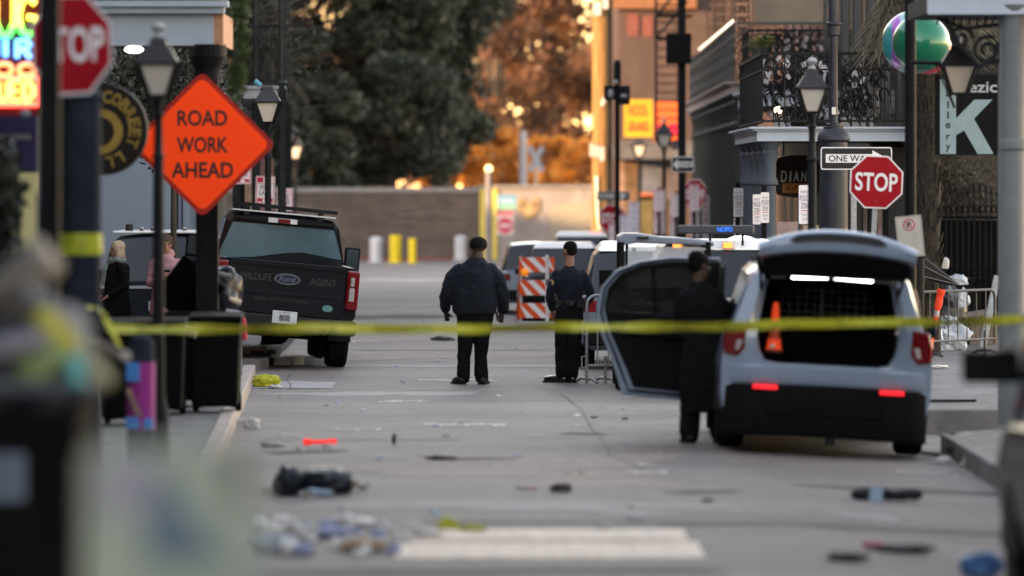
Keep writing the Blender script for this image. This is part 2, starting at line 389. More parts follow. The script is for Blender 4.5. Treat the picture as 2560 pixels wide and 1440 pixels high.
def iron_rail(mb, a, b, z, h=1.05, step=.13, ornate=False, cast=.35):
    a = Vector((*a, 0)); b = Vector((*b, 0)); L = (b - a).length; d = (b - a) / L
    for zz, w in ((z + .08, .03), (z + h * .78, .025), (z + h, .045)): mb.bar(a + Vector((0, 0, zz)), b + Vector((0, 0, zz)), w)
    n = int(L / step)
    for k in range(n + 1):
        p = a + d * (L * k / n)
        mb.bar(p + Vector((0, 0, z + .05)), p + Vector((0, 0, z + h)), .018)
        if ornate and k < n:
            q = p + d * (step / 2)
            for zc, rr in ((z + h * .88, .055), (z + h * .3, .06), (z + h * .55, .06)):
                mb.tube([q + d * (rr * math.cos(t)) + Vector((0, 0, zc + rr * 1.6 * math.sin(t))) for t in [2 * math.pi * i / 8 for i in range(8)]], .008, 4, closed=True)
        elif k < n:
            p2 = a + d * (L * (k + 1) / n)
            mb.bar(p + Vector((0, 0, z + h * .78)), p2 + Vector((0, 0, z + h)), .01); mb.bar(p2 + Vector((0, 0, z + h * .78)), p + Vector((0, 0, z + h)), .01)
            mb.bar(p + Vector((0, 0, z + .08)), p2 + Vector((0, 0, z + .25)), .01); mb.bar(p2 + Vector((0, 0, z + .08)), p + Vector((0, 0, z + .25)), .01)
def column_mb(x, y, z0, z1, r):
    b = MB(); h = z1 - z0
    pr = [(r * 1.5, 0), (r * 1.5, .18), (r * 1.15, .22), (r, .3), (r * .9, h - .62), (r * 1.25, h - .6), (r * 1.25, h - .55), (r * .92, h - .5), (r * .95, h - .3), (r * 1.4, h - .16), (r * 1.15, h - .12), (r * 1.7, h - .02), (r * 1.7, h)]
    return b.lathe(pr, (x, y, z0), 14)
def gallery(root, x0, x1, y0, y1, zf, cols, fm, cm, rm, ornate=False, hz=.24, skew=0.0, r=.09, topcols=None, rail_h=1.05):
    """floor deck x0..x1 (x0 = street edge), y0..y1"""
    sx = lambda y: x0 + skew * (y - y0)
    f = MB(); f.prism([(sx(y0), y0), (x1, y0), (x1, y1), (sx(y1), y1)], zf + .02, zf + hz - .05, axis='z'); f.build('gallery_floor', M('deck_underside', (.05, .05, .05), .8, 0, .2), root, smooth=False)
    fa = MB(); w = .05
    for (ox, za, zb) in ((.0, zf, zf + hz * .72), (.05, zf + hz * .72, zf + hz * .86), (.10, zf + hz * .86, zf + hz)):
        fa.prism([(sx(y0) - ox - w, y0 - ox - w), (x1, y0 - ox - w), (x1, y0), (sx(y0), y0), (sx(y1), y1), (sx(y1) - ox - w, y1)], za, zb, axis='z')
    fa.build('fascia', fm, root, smooth=False)
    rl = MB(); iron_rail(rl, (sx(y0) + .03, y0 + .05), (sx(y1) + .03, y1), zf + hz, rail_h, .15, ornate); iron_rail(rl, (sx(y0) + .03, y0 + .03), (x1, y0 + .03), zf + hz, rail_h, .15, ornate)
    rl.build('railing', rm, root, smooth=False, fix=False)
    for (cx, cy) in cols: column_mb(cx, cy, .1, zf, r).build('column', cm, root)
    if topcols:
        for (cx, cy) in topcols: column_mb(cx, cy, zf + hz, zf + hz + 3.4, r * .8).build('column', cm, root)

# right side, nearest gallery (at the corner)
A = T('gallery_house', 'house with low pale blue gallery and plain iron railing above the open police car', 'building')
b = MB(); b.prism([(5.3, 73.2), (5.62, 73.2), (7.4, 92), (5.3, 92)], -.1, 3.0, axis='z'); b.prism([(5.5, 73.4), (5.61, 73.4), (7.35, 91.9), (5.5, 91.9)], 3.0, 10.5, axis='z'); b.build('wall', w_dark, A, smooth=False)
gallery(A, 3.45, 6.1, 72.2, 80.0, 3.08, [(3.6, 72.4 + 1.8 * k) for k in range(5)] + [(5.6, 72.4)], fasc, colb, iron, False, .20, .004, .085, None, 1.02)
facade(A, ((5.3, 92), (5.3, 73.2)), 0, None, 1, 6, 1.2, 2.2, shut, win_m, .4)
facade(A, ((5.5, 92), (5.5, 73.4)), 0, None, 2, 6, 1.0, 2.0, shut, win_m, 3.6)
b = MB(); b.bx(3.75, 4.05, 73.6, 73.68, 1.0, 1.95); b.bx(4.12, 4.34, 73.6, 73.66, 1.05, 1.9, 1)
b.bx(4.4, 4.5, 73.6, 73.7, 0.1, 2.0, 2); b.build('shop_poster', [M('pinkish_poster', (.40, .30, .28), .7), M('cream_poster', (.45, .38, .28), .7), M('olive_post', (.18, .16, .08), .7)], A, smooth=False)
for (px, py) in ((2180, 284), (2206, 274), (1885, 282), (1945, 275)):
    s = 160; p = P(px, py, s); b = MB(); b.ball(p, .055, 10); o = b.build('lit_bulb', warmlamp, A)
b = MB()
for (px0, px1, py0, py1) in ((2080, 2184, 292, 320), (1935, 1975, 290, 318)):
    b = MB(); a = P(px0, py0, 168); c = P(px1, py1, 168); b.bx(a.x, c.x, a.y, a.y + .1, c.z, a.z); b.build('white_sign_board', w_white, A, smooth=False)
# second gallery
B2 = T('gallery_house', 'dark house with higher pale blue gallery of scrolled ironwork, behind the low gallery', 'building')
b = MB(); b.bx(6.2, 14, 92.6, 95.5, -.1, 11); b.build('wall', w_dark, B2, smooth=False)
gallery(B2, 4.20, 7.2, 92.8, 95.4, 3.85, [(4.3, 93.0), (4.3, 95.2)], fasc, colb, iron, True, .25, 0, .11, None, 1.1)
facade(B2, ((14, 92.6), (6.2, 92.6)), 0, None, 2, 3, 1.2, 2.2, shut, win_m, 1.2)
b = MB(); rr = random.Random(3)
for k in range(260):                                     # furniture, plants and clutter on the gallery
    c = Vector((rr.uniform(4.5, 7.0), rr.uniform(93.2, 94.6), 4.15 + rr.uniform(0, 1.0)))
    if k % 7 == 0: b.box(c, (rr.uniform(.03, .12), .05, rr.uniform(.08, .25)), (0, rr.uniform(-.8, .8), 0), 1)
    else: b.tube([c + Vector((math.cos(t) * .09, 0, math.sin(t) * .12)) for t in [2 * math.pi * i / 7 * .8 for i in range(7)]], .014, 4, 0)
b.build('gallery_clutter', [iron, M('pale_bits', (.42, .40, .42), .6, 0, .3, 9)], B2, fix=False)
b = MB(); rr = random.Random(33)
for k in range(230):
    c = Vector((rr.uniform(3.75, 5.35), rr.uniform(73.6, 79), 3.35 + rr.uniform(0, .95)))
    if k % 9 == 0: b.box(c, (rr.uniform(.03, .10), .05, rr.uniform(.06, .2)), (0, rr.uniform(-.8, .8), 0), 1)
    else: b.tube([c + Vector((math.cos(t) * .07, 0, math.sin(t) * .10)) for t in [2 * math.pi * i / 7 * .85 for i in range(7)]], .012, 4, 0)
b.build('gallery_clutter', [iron, M('pale_bits', (0, 0, 0))], A, fix=False)
# long gallery B going down the street
C = T('gallery_house', 'long grey green house with row of columns under its scrolled iron gallery', 'building')
gy0, gy1 = 96.0, 126.5
b = MB(); b.bx(6.6, 14, gy0 + .5, gy1, -.1, 12.5); b.build('wall', w_pink, C, smooth=False)
b = MB(); b.bx(6.5, 6.62, gy0 + .5, gy1, -.1, 4.0); b.build('ground_floor_wall', w_grey, C, smooth=False)
b = MB(); b.bx(4.5, 8.5, gy0 + .42, gy0 + .48, 5.4, 9.5); b.build('end_wall', w_beige, C, smooth=False)
gallery(C, 4.08, 7.0, gy0, gy1, 4.12, [(4.22 + .007 * 2.15 * k, gy0 + .3 + 2.15 * k) for k in range(14)], fascw, colg, M('grey_cast_iron', (.06, .065, .065), .5, .3, .3, 10), True, .22, .007, .12, None, 1.08)
facade(C, ((6.5, gy1), (6.5, gy0 + .5)), 0, None, 1, 10, 1.2, 2.6, shut, win_m, .4)
facade(C, ((6.6, gy1), (6.6, gy0 + .5)), 0, None, 2, 9, 1.1, 2.3, shut, win_m, 4.6)
lw = MB()                                                # cast iron lace posts
rr = random.Random(5)
def lace(mb, x, y, z0, z1, w):
    z = z0; k = 0
    mb.bar((x - w / 2, y, z0), (x - w / 2, y, z1), .025); mb.bar((x + w / 2, y, z0), (x + w / 2, y, z1), .025)
    while z < z1:
        rad = w * .3
        for sx in (-1, 1):
            mb.tube([(x + sx * w * .16 + rad * .55 * math.cos(t) * (1 - t / 9), y, z + rad + rad * math.sin(t) * (1 - t / 9)) for t in [i * .75 for i in range(9)]], .012, 4)
        z += rad * 2.0
lace(lw, 4.28, gy0 + .1, 4.34, 8.2, .34); lace(lw, 4.5, gy0 + 6.5, 4.34, 8.2, .34); lace(lw, 4.42, gy0 + 12.8, 4.34, 8.2, .34); lace(lw, 4.5, gy0 + 19, 4.34, 8.2, .34)
lw.build('lace_post', colg, C, fix=False)
b = MB()
for k in range(22): b.ball((4.1 + .007 * 1.0 * k, gy0 + .3 + 1.0 * k, 5.46), .042, 8, 0, 5)
b.build('string_light', M('lit_string_bulb', (1, .8, .6), .4, emit=(1, .75, .5), es=.25), C)
b = MB(); b.prism([(4.35, gy0), (7, gy0), (7, gy1), (4.35, gy1)], 8.2, 8.5, axis='z'); b.build('upper_gallery', w_grey, C, smooth=False)

# right near building with the grey pipe column, fascia and scroll bracket
D = T('corner_building', 'corner building with pale grey pipe column and pale blue fascia at the top right', 'building')
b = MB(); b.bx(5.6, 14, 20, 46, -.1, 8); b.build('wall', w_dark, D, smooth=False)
sD = 245.0; yD = F / sD
b = MB(); z1 = KZ(36, sD); b.bx(KX(2318, sD), 7.5, yD - .06, yD, z1, z1 + .26); b.bx(KX(2306, sD), 7.5, yD - .14, yD, z1 + .26, z1 + .34); b.build('fascia', fasc, D, smooth=False)
b = MB(); b.bx(KX(2325, sD), 7.5, yD, yD + 3, z1 + .03, z1 + .2); b.build('gallery_floor', w_dark, D, smooth=False)
b = MB(); xc = KX(2536, sD)
b.lathe([(.16, 0), (.16, .5), (.12, .52), (.115, 2.8), (.14, 2.82), (.14, 2.9), (.115, 2.92), (.115, z1 - .1), (.2, z1 + .05)], (xc, yD + .1, .05), 20)
b.bx(KX(2502, sD), KX(2520, sD), yD + .12, yD + .3, 0.05, z1)
b.build('column', M('pale_grey_paint', (.15, .165, .175), .55, 0, .1, 6), D)
b = MB()
def scroll(cx, cz, r0, turns, ph, y, th=.022, flip=1):
    b.tube([(cx + flip * r0 * (1 - .75 * t) * math.cos(ph + turns * 2 * math.pi * t), y, cz + r0 * (1 - .75 * t) * math.sin(ph + turns * 2 * math.pi * t)) for t in [i / 26 for i in range(27)]], th, 6)
yb = yD + .15
scroll(KX(2470, sD), KZ(125, sD), .15, 1.5, 1, yb); scroll(KX(2525, sD), KZ(120, sD), .12, 1.4, 2.6, yb); scroll(KX(2405, sD), KZ(95, sD), .13, 1.3, 0, yb)
b.tube([P(2370, 50, sD) + Vector((0, .15, 0)), P(2400, 110, sD) + Vector((0, .15, 0)), P(2450, 165, sD) + Vector((0, .15, 0)), P(2495, 150, sD) + Vector((0, .15, 0)), P(2545, 160, sD) + Vector((0, .15, 0))], .028, 8)
b.tube([P(2345, 44, sD) + Vector((0, .15, 0)), P(2420, 70, sD) + Vector((0, .15, 0)), P(2500, 60, sD) + Vector((0, .15, 0))], .02, 8)
for k in range(10): b.tube([P(2350 + 20 * k, 40, sD) + Vector((0, .16, 0)), P(2345 + 20 * k, 60 + 3 * (k % 3), sD) + Vector((0, .16, 0))], .012, 6)
b.build('scroll_bracket', iron, D, fix=False)

# dark iron fence and stone wall behind it
S = T('stone_wall', 'dark rough stone garden wall beyond the iron fence', 'wall')
st = M('dark_stone', (.05, .045, .04), .9, 0, .5, 14, bump=.9, bscale=18); wear(st, .5, 1.5, 22, (1, 1, 1))
b = MB(); b.bx(6.0, 12, 84.0, 84.4, -.1, 4.2); b.build('masonry', st, S, smooth=False)
Fn = T('iron_fence', 'black spear topped iron fence with scrollwork behind the crowd barrier', 'fence')
b = MB(); ya = 81.0
for k in range(26):
    x = 6.15 + .085 * k; y = ya + .05 * (25 - k); zt = 2.33 + .05 * math.sin(k)
    b.bar((x, y, .12), (x, y, zt), .022); b.lathe([(.022, 0), (.03, .04), (.002, .13)], (x, y, zt), 6)
b.build('picket', iron, Fn, fix=False)
b = MB()
for z in (.3, 1.15, 1.95): b.bar((6.15, ya + 1.25, z), (6.15 + .085 * 25, ya, z), .04)
b.build('rail', iron, Fn)
b = MB()
for k in range(25):
    for z in (.95, 2.08): b.tube([(6.19 + .085 * k + .035 * math.cos(t), ya + .05 * (25 - k) - .05, z + .06 * math.sin(t)) for t in [2 * math.pi * i / 8 for i in range(8)]], .010, 4, closed=True)
b.build('scrollwork', iron, Fn, fix=False)
Bk = T('backing_panel', 'black sheet panel fixed behind the iron fence', 'panel'); b = MB(); b.prism([(6.2, ya + 1.5), (8.3, ya + .3), (8.35, ya + .36), (6.25, ya + 1.56)], .12, 1.9, axis='z'); b.build('sheet', M('black_sheet', (.01, .01, .011), .7, 0, .2), Bk, smooth=False)

# left side buildings
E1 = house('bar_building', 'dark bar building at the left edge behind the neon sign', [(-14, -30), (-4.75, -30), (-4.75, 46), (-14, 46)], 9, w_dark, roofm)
facade(E1, ((-4.75, 10), (-4.75, 46)), 0, None, 2, 7)
b = MB(); p = P(30, 430, 282); q = P(92, 640, 282); b.bx(p.x - .4, q.x, p.y, p.y + .1, q.z, p.z); b.build('lit_window', M('olive_lit_shop_window', (.20, .19, .11), .6, 0, .2, 2, emit=(.5, .45, .2), es=.05), E1, smooth=False)
b = MB(); p = P(-60, 268, 288); q = P(92, 432, 288); b.bx(p.x, q.x, p.y, p.y + .06, q.z, p.z); b.bx(p.x, q.x - .05, p.y - .02, p.y, KZ(350, 288), KZ(335, 288), 1); b.build('awning_board', [M('navy_purple_board', (.028, .024, .075), .6), M('pale_stripe', (.16, .15, .17), .6)], E1, smooth=False)
b = MB(); b.bx(KX(97, 370), KX(147, 370), F / 370, F / 370 + .13, .15, 5.6); b.build('gallery_post', blackp, E1, smooth=False, bevel=.01)
E2 = house('gallery_house', 'house with pale blue boxed gallery end and square black post at the upper left', [(-14, 47), (-5.7, 47), (-5.7, 66), (-14, 66)], 10, w_dark, roofm)
facade(E2, ((-5.7, 47), (-5.7, 66)), 0, None, 2, 5)
sE = 235.0; yE = F / sE
b = MB(); x1 = KX(535, sE); z0, z1_ = KZ(114, sE), KZ(34, sE); b.bx(-5.7, x1, yE - .05, yE, z0, z1_); b.bx(-5.7, KX(562, sE), yE - .16, yE + .02, z1_, z1_ + .07); b.bx(-5.7, KX(572, sE), yE - .22, yE + .02, z1_ + .07, z1_ + .13)
b.build('fascia', fasc, E2, smooth=False)
b = MB(); b.bx(x1, x1 + .10, yE - .04, 57.2, z0, z1_); b.build('street_fascia', M('sunlit_fascia_orange', (.42, .22, .13), .6), E2, smooth=False)  # orange sunlight on the gallery side is put into its colour
b = MB(); b.bx(-5.7, x1, yE, 57.2, z0 + .02, z1_ - .02); b.build('gallery_floor', w_dark, E2, smooth=False)
b = MB(); xm = KX(517, sE); b.bx(xm - .117, xm + .117, yE, yE + .2, .15, KZ(200, sE)); b.lathe([(.12, 0), (.14, .12), (.19, .25), (.2, .38)], (xm, yE + .1, KZ(200, sE)), 4 * 5); b.bx(xm - .06, xm + .06, yE - .02, yE + .2, KZ(115, sE) - .05, KZ(114, sE)); b.build('post', blackp, E2, smooth=False)
b = MB(); b.ball(P(333, 123, sE) + Vector((0, .1, 0)), (.095, .08, .035), 14); b.build('ceiling_lamp', M('lit_ceiling_lamp', (1, 1, 1), .4, emit=(1, .93, .85), es=4), E2)
E3 = house('gallery_house', 'grey green house with tall posts and pale gallery end behind the far left lamps', [(-14, 91), (-5.3, 91), (-6.6, 120), (-14, 120)], 10, w_grey, roofm)
b = MB(); s3 = 150; y3 = F / s3; xa, xb = KX(560, s3), KX(708, s3); b.prism([(xa, y3), (xb, y3), (-5.15, 119), (-5.9, 119)], KZ(246, s3), KZ(246, s3) + .16, axis='z')
b.prism([(xa, y3 - .05), (xb + .05, y3 - .05), (-5.1, 119), (-5.9, 119)], KZ(246, s3) + .16, KZ(246, s3) + .21, axis='z'); b.build('fascia', M('pale_grey_fascia', (.30, .31, .33), .6), E3, smooth=False)
for (px, s, t) in ((705, 150, 9), (640, 149, 9), (592, 148, 9), (715, 128, 9), (722, 116, 9)):
    b = MB(); x = KX(px, s); b.lathe([(.13, 0), (.13, .3), (.075, .35), (.07, 4), (.1, 4.05), (.06, 4.1), (.06, t)], (x, F / s, .1), 12); b.build('column', colg, E3)
b = MB(); iron_rail(b, (KX(560, s3), y3 + .04), (KX(708, s3), y3 + .04), KZ(246, s3) + .21, 1.0, .13); iron_rail(b, (KX(708, s3), y3 + .04), (-5.15, 119), KZ(246, s3) + .21, 1.0, .2); b.build('railing', iron, E3, fix=False, smooth=False)
b = MB(); b.bx(KX(596, 140), KX(636, 140), F / 140, F / 140 + .2, 0, KZ(395, 140)); b.bx(KX(636, 140), KX(682, 140), F / 140 + .3, F / 140 + .4, 0, KZ(395, 140), 1); b.build('shopfront', [M('peach_paint', (.50, .33, .24), .7), w_pink], E3, smooth=False)
# unseen blocks added out of frame to shade the street and cut horizon glow
house('shade_row', 'long unseen block added far to the left to shade the street', [(-52, -20), (-44, -20), (-44, 205), (-52, 205)], 8.6, w_brick, roofm)  # unseen, added to keep low sun off the ground
house('shade_tower', 'tall unseen block added on the left to shade the galleries', [(-24, 45), (-14.05, 45), (-14.05, 110), (-24, 110)], 17, w_brick, roofm)  # unseen, added to hold the right-hand galleries in shade
house('oak_shade_block', 'tall unseen block added left of the oak to shade it', [(-30, 153.5), (-13.5, 153.5), (-13.5, 180), (-30, 180)], 16, w_brick, roofm)  # unseen, added to shade the oaks
house('glow_block', 'long unseen block added behind the viewer to cut the horizon glow', [(-45, -75), (45, -75), (45, -60), (-45, -60)], 16, w_brick, roofm)  # unseen, added to block warm horizon light and its reflections

# far right building
G = T('tan_building', 'pinkish tan building beyond the utility pole with red and yellow signs', 'building')
sG = 86.0; yG = F / sG
b = MB(); b.bx(KX(1546, sG), 14, yG, yG + 12, -.1, 10); b.build('wall', w_tan, G, smooth=False)
b = MB(); b.bx(KX(1528, sG), KX(1740, sG), yG - .3, yG, KZ(22, sG), KZ(-20, sG)); b.build('cornice', M('sunlit_cornice_tan', (.14, .065, .03), .7), G, smooth=False)  # cornice colour carries the orange of low sunlight
b = MB(); b.bx(KX(1520, sG), KX(1735, sG), yG - 1.2, yG, KZ(398, sG), KZ(360, sG)); b.bx(KX(1516, sG), KX(1735, sG), yG - 1.25, yG, KZ(360, sG), KZ(354, sG)); b.build('awning', M('grey_awning_board', (.075, .075, .08), .7), G, smooth=False)
cols = [(1545, 1560, 400, 640, (.18, .12, .10)), (1560, 1600, 405, 640, (.09, .055, .03)), (1605, 1650, 402, 482, (.08, .09, .12)), (1594, 1632, 490, 640, (.09, .075, .03)), (1650, 1700, 402, 500, (.07, .06, .065)), (1600, 1650, 482, 500, (.30, .10, .05))]
for i, (a0, a1, c0, c1, cc) in enumerate(cols):
    b = MB(); b.bx(KX(a0, sG), KX(a1, sG), yG - .12, yG, max(0, KZ(c1, sG)), KZ(c0, sG)); b.build('shop_panel', M('shop_panel_%d' % i, cc, .7, 0, .3, 3), G, smooth=False)
b = MB()
for (a0, a1, c0, c1) in ((1568, 1596, 34, 90), (1606, 1632, 40, 92)): b.bx(KX(a0, sG), KX(a1, sG), yG - .05, yG, KZ(c1, sG), KZ(c0, sG))
b.build('window', M('dim_red_window', (.12, .04, .03), .5), G, smooth=False)

# far wall and white gate house
Wl = T('boundary_wall', 'long brown boarded wall with pale coping across the end of the street', 'wall')
wm = M('brown_boards', (.11, .09, .08), .85, 0, .2, 2, bump=.2); wear(wm, .6, 1.35, 3, (.3, 1, 7))
yW = F / 80.0
b = MB()
for k in range(9): b.bx(-12, KX(1200, 80), yW + .01 * (k % 2), yW + .25, .0 + .235 * k, .228 + .235 * k)
b.build('boards', wm, Wl, smooth=False)
b = MB(); b.bx(-12, KX(1200, 80), yW - .06, yW + .3, 2.11, 2.26); b.build('coping', M('pale_coping', (.25, .245, .24), .8), Wl, smooth=False)
b = MB(); b.bx(-12, KX(1200, 80), yW - .22, yW - .06, -.02, .07); b.build('red_kerb', M('red_kerb_paint', (.22, .07, .06), .8), Wl, smooth=False)
H = T('gate_house', 'white gate house with yellow door frame, arched cream panel and gold crest', 'building')
b = MB(); z_t = KZ(470, 80); b.bx(KX(1200, 80), 6, yW - .3, yW + 4, -.1, z_t); b.build('wall', wallmat('gate_white', (.26, .25, .25)), H, smooth=False)
b = MB(); b.bx(KX(1196, 80), 6.1, yW - .42, yW + 4.1, z_t, z_t + .09); b.build('roof', M('grey_roof_edge', (.2, .2, .2), .7), H, smooth=False)
b = MB()
b.bx(KX(1200, 80), KX(1213, 80), yW - .36, yW - .3, 0, z_t); b.bx(KX(1231, 80), KX(1243, 80), yW - .36, yW - .3, 0, z_t); b.build('yellow_frame', M('yellow_paint', (.60, .50, .10), .6), H, smooth=False)
b = MB(); b.bx(KX(1213, 80), KX(1231, 80), yW - .34, yW - .3, 0, z_t); b.build('door', M('cream_door', (.52, .49, .40), .6), H, smooth=False)
b = MB(); b.bx(KX(1216, 80), KX(1224, 80), yW - .37, yW - .34, KZ(575, 80), KZ(535, 80)); b.build('door_panel', M('amber_panel', (.50, .27, .05), .6), H, smooth=False)
b = MB(); x0, x1 = KX(1376, 80), 3.2
arch = [(x0, 0), (x0, KZ(520, 80))] + [(x0 + (x1 - x0) * t, KZ(520, 80) + .22 * math.sin(math.pi * t)) for t in (.1, .2, .3, .4, .5, .6, .7, .8, .9)] + [(x1, KZ(520, 80)), (x1, 0)]
b.prism(arch, yW - .34, yW - .3); b.build('arched_panel', M('cream_render', (.27, .255, .21), .7), H, smooth=False)
b = MB(); cx, cz = KX(1322, 80), KZ(516, 80)
b.prism([(cx - .36, cz + .22), (cx - .2, cz + .3), (cx, cz + .12), (cx + .2, cz + .3), (cx + .36, cz + .22), (cx + .36, cz - .05), (cx + .2, cz - .3), (cx, cz - .42), (cx - .2, cz - .3), (cx - .36, cz - .05)], yW - .35, yW - .3)
b.prism(ngon(14, .14, 0, cx, cz - .16), yW - .37, yW - .35, mi=1)
for a in (-1, 1): b.prism(ngon(10, .09, 0, cx + a * .2, cz + .06), yW - .37, yW - .35, mi=2)
b.build('crest', [M('gold_crest', (.27, .21, .12), .6), M('pale_gold', (.38, .30, .16), .6), M('umber', (.16, .12, .08), .6)], H, smooth=False)
# ================================================================= trees
def leafmat(n, a, b, sc=1.2, tr=.25):
    m = bpy.data.materials.new(n); m.use_nodes = True; t = m.node_tree; p = t.nodes['Principled BSDF']; out = t.nodes['Material Output']
    g = t.nodes.new('ShaderNodeNewGeometry'); z = t.nodes.new('ShaderNodeTexNoise'); z.inputs['Scale'].default_value = sc; z.inputs['Detail'].default_value = 6
    z.noise_dimensions = '3D'; t.links.new(g.outputs['Position'], z.inputs['Vector'])
    rp = t.nodes.new('ShaderNodeValToRGB'); rp.color_ramp.elements[0].position = .35; rp.color_ramp.elements[1].position = .65
    rp.color_ramp.elements[0].color = (*a, 1); rp.color_ramp.elements[1].color = (*b, 1)
    t.links.new(z.outputs['Fac'], rp.inputs[0]); t.links.new(rp.outputs[0], p.inputs['Base Color']); p.inputs['Roughness'].default_value = .6
    tl = t.nodes.new('ShaderNodeBsdfTranslucent'); t.links.new(rp.outputs[0], tl.inputs[0]); mx = t.nodes.new('ShaderNodeMixShader'); mx.inputs[0].default_value = tr
    t.links.new(p.outputs[0], mx.inputs[1]); t.links.new(tl.outputs[0], mx.inputs[2]); t.links.new(mx.outputs[0], out.inputs[0])
    return m
def leaves(name, clumps, n, size, mat, parent, seed=1, droop=0.0, aspect=.5):
    """clumps: (x,y,z,rx,ry,rz,weight)"""
    rg = np.random.default_rng(seed); cl = np.array(clumps, float); w = cl[:, 6] / cl[:, 6].sum()
    idx = rg.choice(len(cl), n, p=w); d = rg.normal(size=(n, 3)); d /= np.linalg.norm(d, axis=1)[:, None]; rad = rg.random(n) ** .45
    c = cl[idx, :3] + d * rad[:, None] * cl[idx, 3:6]
    u = rg.normal(size=(n, 3)); u[:, 2] -= droop; u /= np.linalg.norm(u, axis=1)[:, None]
    v = np.cross(u, rg.normal(size=(n, 3))); v /= np.linalg.norm(v, axis=1)[:, None]
    sz = size * (.6 + .8 * rg.random(n))[:, None]
    q = np.stack([c - u * sz, c + v * sz * aspect, c + u * sz, c - v * sz * aspect], 1).reshape(-1, 3)
    me = bpy.data.meshes.new(name); me.vertices.add(4 * n); me.vertices.foreach_set('co', q.ravel()); me.loops.add(4 * n); me.loops.foreach_set('vertex_index', np.arange(4 * n, dtype=np.int32))
    me.polygons.add(n); me.polygons.foreach_set('loop_start', np.arange(0, 4 * n, 4, dtype=np.int32)); me.polygons.foreach_set('loop_total', np.full(n, 4, dtype=np.int32)); me.update(); me.validate()
    me.materials.append(mat); o = bpy.data.objects.new(name, me); COL.objects.link(o); o.parent = parent
    return o
bark = M('bark', (.06, .05, .04), .9, 0, .35, 4, bump=.8, bscale=10, stretch=(1, 1, .2))
def tree(name, label, x, y, h, rx, rz, zc, mat, n, size, seed, grp, nc=26, tr=.35, cat='tree', droop=0, low=0.0):
    rg = random.Random(seed); root = T(name, label, cat, (x, y, 0), group=grp)
    b = MB(); top = Vector((rg.uniform(-.5, .5), 0, h * .6)); b.tube([(0, 0, -.2), (tr * .2, 0, h * .15), top * .6, top, top * 1.3], [tr * 1.4, tr, tr * .75, tr * .5, tr * .15], 12)
    cl = []
    for k in range(nc):
        a = rg.uniform(0, 6.283); q = rg.random() ** .5; zz = zc + rz * rg.uniform(-1, 1); e = math.sqrt(max(.1, 1 - ((zz - zc) / rz) ** 2))
        c = (rx * q * e * math.cos(a), rx * .8 * q * e * math.sin(a), max(zz, low)); r_ = rg.uniform(.16, .34) * rx
        cl.append((*c, r_, r_, r_ * .7, r_ ** 2))
        if k < 12: b.tube([top * rg.uniform(.5, 1), (Vector(c) + top * .8) / 2 + Vector((0, 0, .3)), c], [tr * .35, tr * .2, tr * .06], 6)
    b.build('trunk', bark, root); leaves('crown', cl, n, size, mat, root, seed, droop)
    return root
oak = leafmat('oak_leaf', (.012, .019, .012), (.034, .044, .026), .9, .15)
tree('oak_tree', 'broad dark green live oak behind the boundary wall', KX(900, 72), F / 72, 15, 4.6, 5.2, 8.4, oak, 64000, .14, 11, 'trees beyond the wall', 120, .5)
tree('oak_tree', 'dark green live oak with low branches left of the street end', KX(690, 80), F / 80 + 2.5, 15, 3.6, 5.0, 6.6, oak, 36000, .13, 12, 'trees beyond the wall', 56, .4)
tree('oak_tree', 'dark green live oak reaching right over the wall towards the gate house', KX(1100, 71), F / 71, 14, 3.0, 3.8, 7.0, oak, 21000, .12, 13, 'trees beyond the wall', 34, .35)
tree('oak_tree', 'low dark bushy oak right above the middle of the boundary wall', KX(960, 76), F / 76, 8, 3.4, 1.7, 4.4, oak, 16000, .11, 23, 'trees beyond the wall', 30, .3)
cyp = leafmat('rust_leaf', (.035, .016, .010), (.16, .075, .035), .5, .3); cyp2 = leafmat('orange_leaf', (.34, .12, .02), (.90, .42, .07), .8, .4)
far_lab = ['rust brown cypress tree filling the gap above the gate house', 'rust brown cypress tree right of the crossing sign, farther back', 'tall rust brown cypress behind the golden utility pole', 'rust brown cypress tree above the tan building', 'far rust tree standing behind the live oaks', 'far brown tree at the left behind the live oak', 'rust tree at the far left behind the gallery posts']
for k, (px, s, rx, zc, rz) in enumerate(((1240, 56, 4.6, 8, 6.5), (1400, 54, 4.6, 8, 6.8), (1560, 56, 4.4, 8.6, 6.5), (1720, 55, 4.8, 8, 6.5), (1060, 52, 5, 9, 6.5), (860, 51, 5.2, 9, 7), (650, 53, 5, 9, 7))):
    tree('cypress_tree', far_lab[k], KX(px, s), F / s + (k % 3) * 3, 16, rx, rz, zc, cyp, 15000, .17, 30 + k, 'rust coloured trees beyond the street', 40, .3)
bl = ['orange shrub catching the sun left of the gate house', 'orange shrub glowing above the gate house roof', 'orange leaved shrub under the crossing sign', 'yellow orange shrub near the utility pole', 'orange shrub low behind the live oak', 'dull orange shrub at the left end of the wall']
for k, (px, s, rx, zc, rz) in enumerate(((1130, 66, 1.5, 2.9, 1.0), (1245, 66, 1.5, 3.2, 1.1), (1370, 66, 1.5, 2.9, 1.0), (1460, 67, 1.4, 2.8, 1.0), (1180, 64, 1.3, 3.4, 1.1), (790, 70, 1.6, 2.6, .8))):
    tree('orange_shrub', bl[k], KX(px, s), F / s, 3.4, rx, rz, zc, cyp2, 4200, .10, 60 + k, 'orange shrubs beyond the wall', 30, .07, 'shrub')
wood = leafmat('far_leaf', (.05, .026, .018), (.10, .055, .035), .3, .3)
rgw = random.Random(4); cl = []
for k in range(90): cl.append((rgw.uniform(-22, 26), 285 + rgw.uniform(0, 14), rgw.uniform(2, 19), 2.6, 2.2, 2.0, 1))
o = leaves('far_wood', cl, 42000, .32, wood, None, 99); tag(o, kind='stuff', label='hazy rust brown wood closing the view beyond the street')
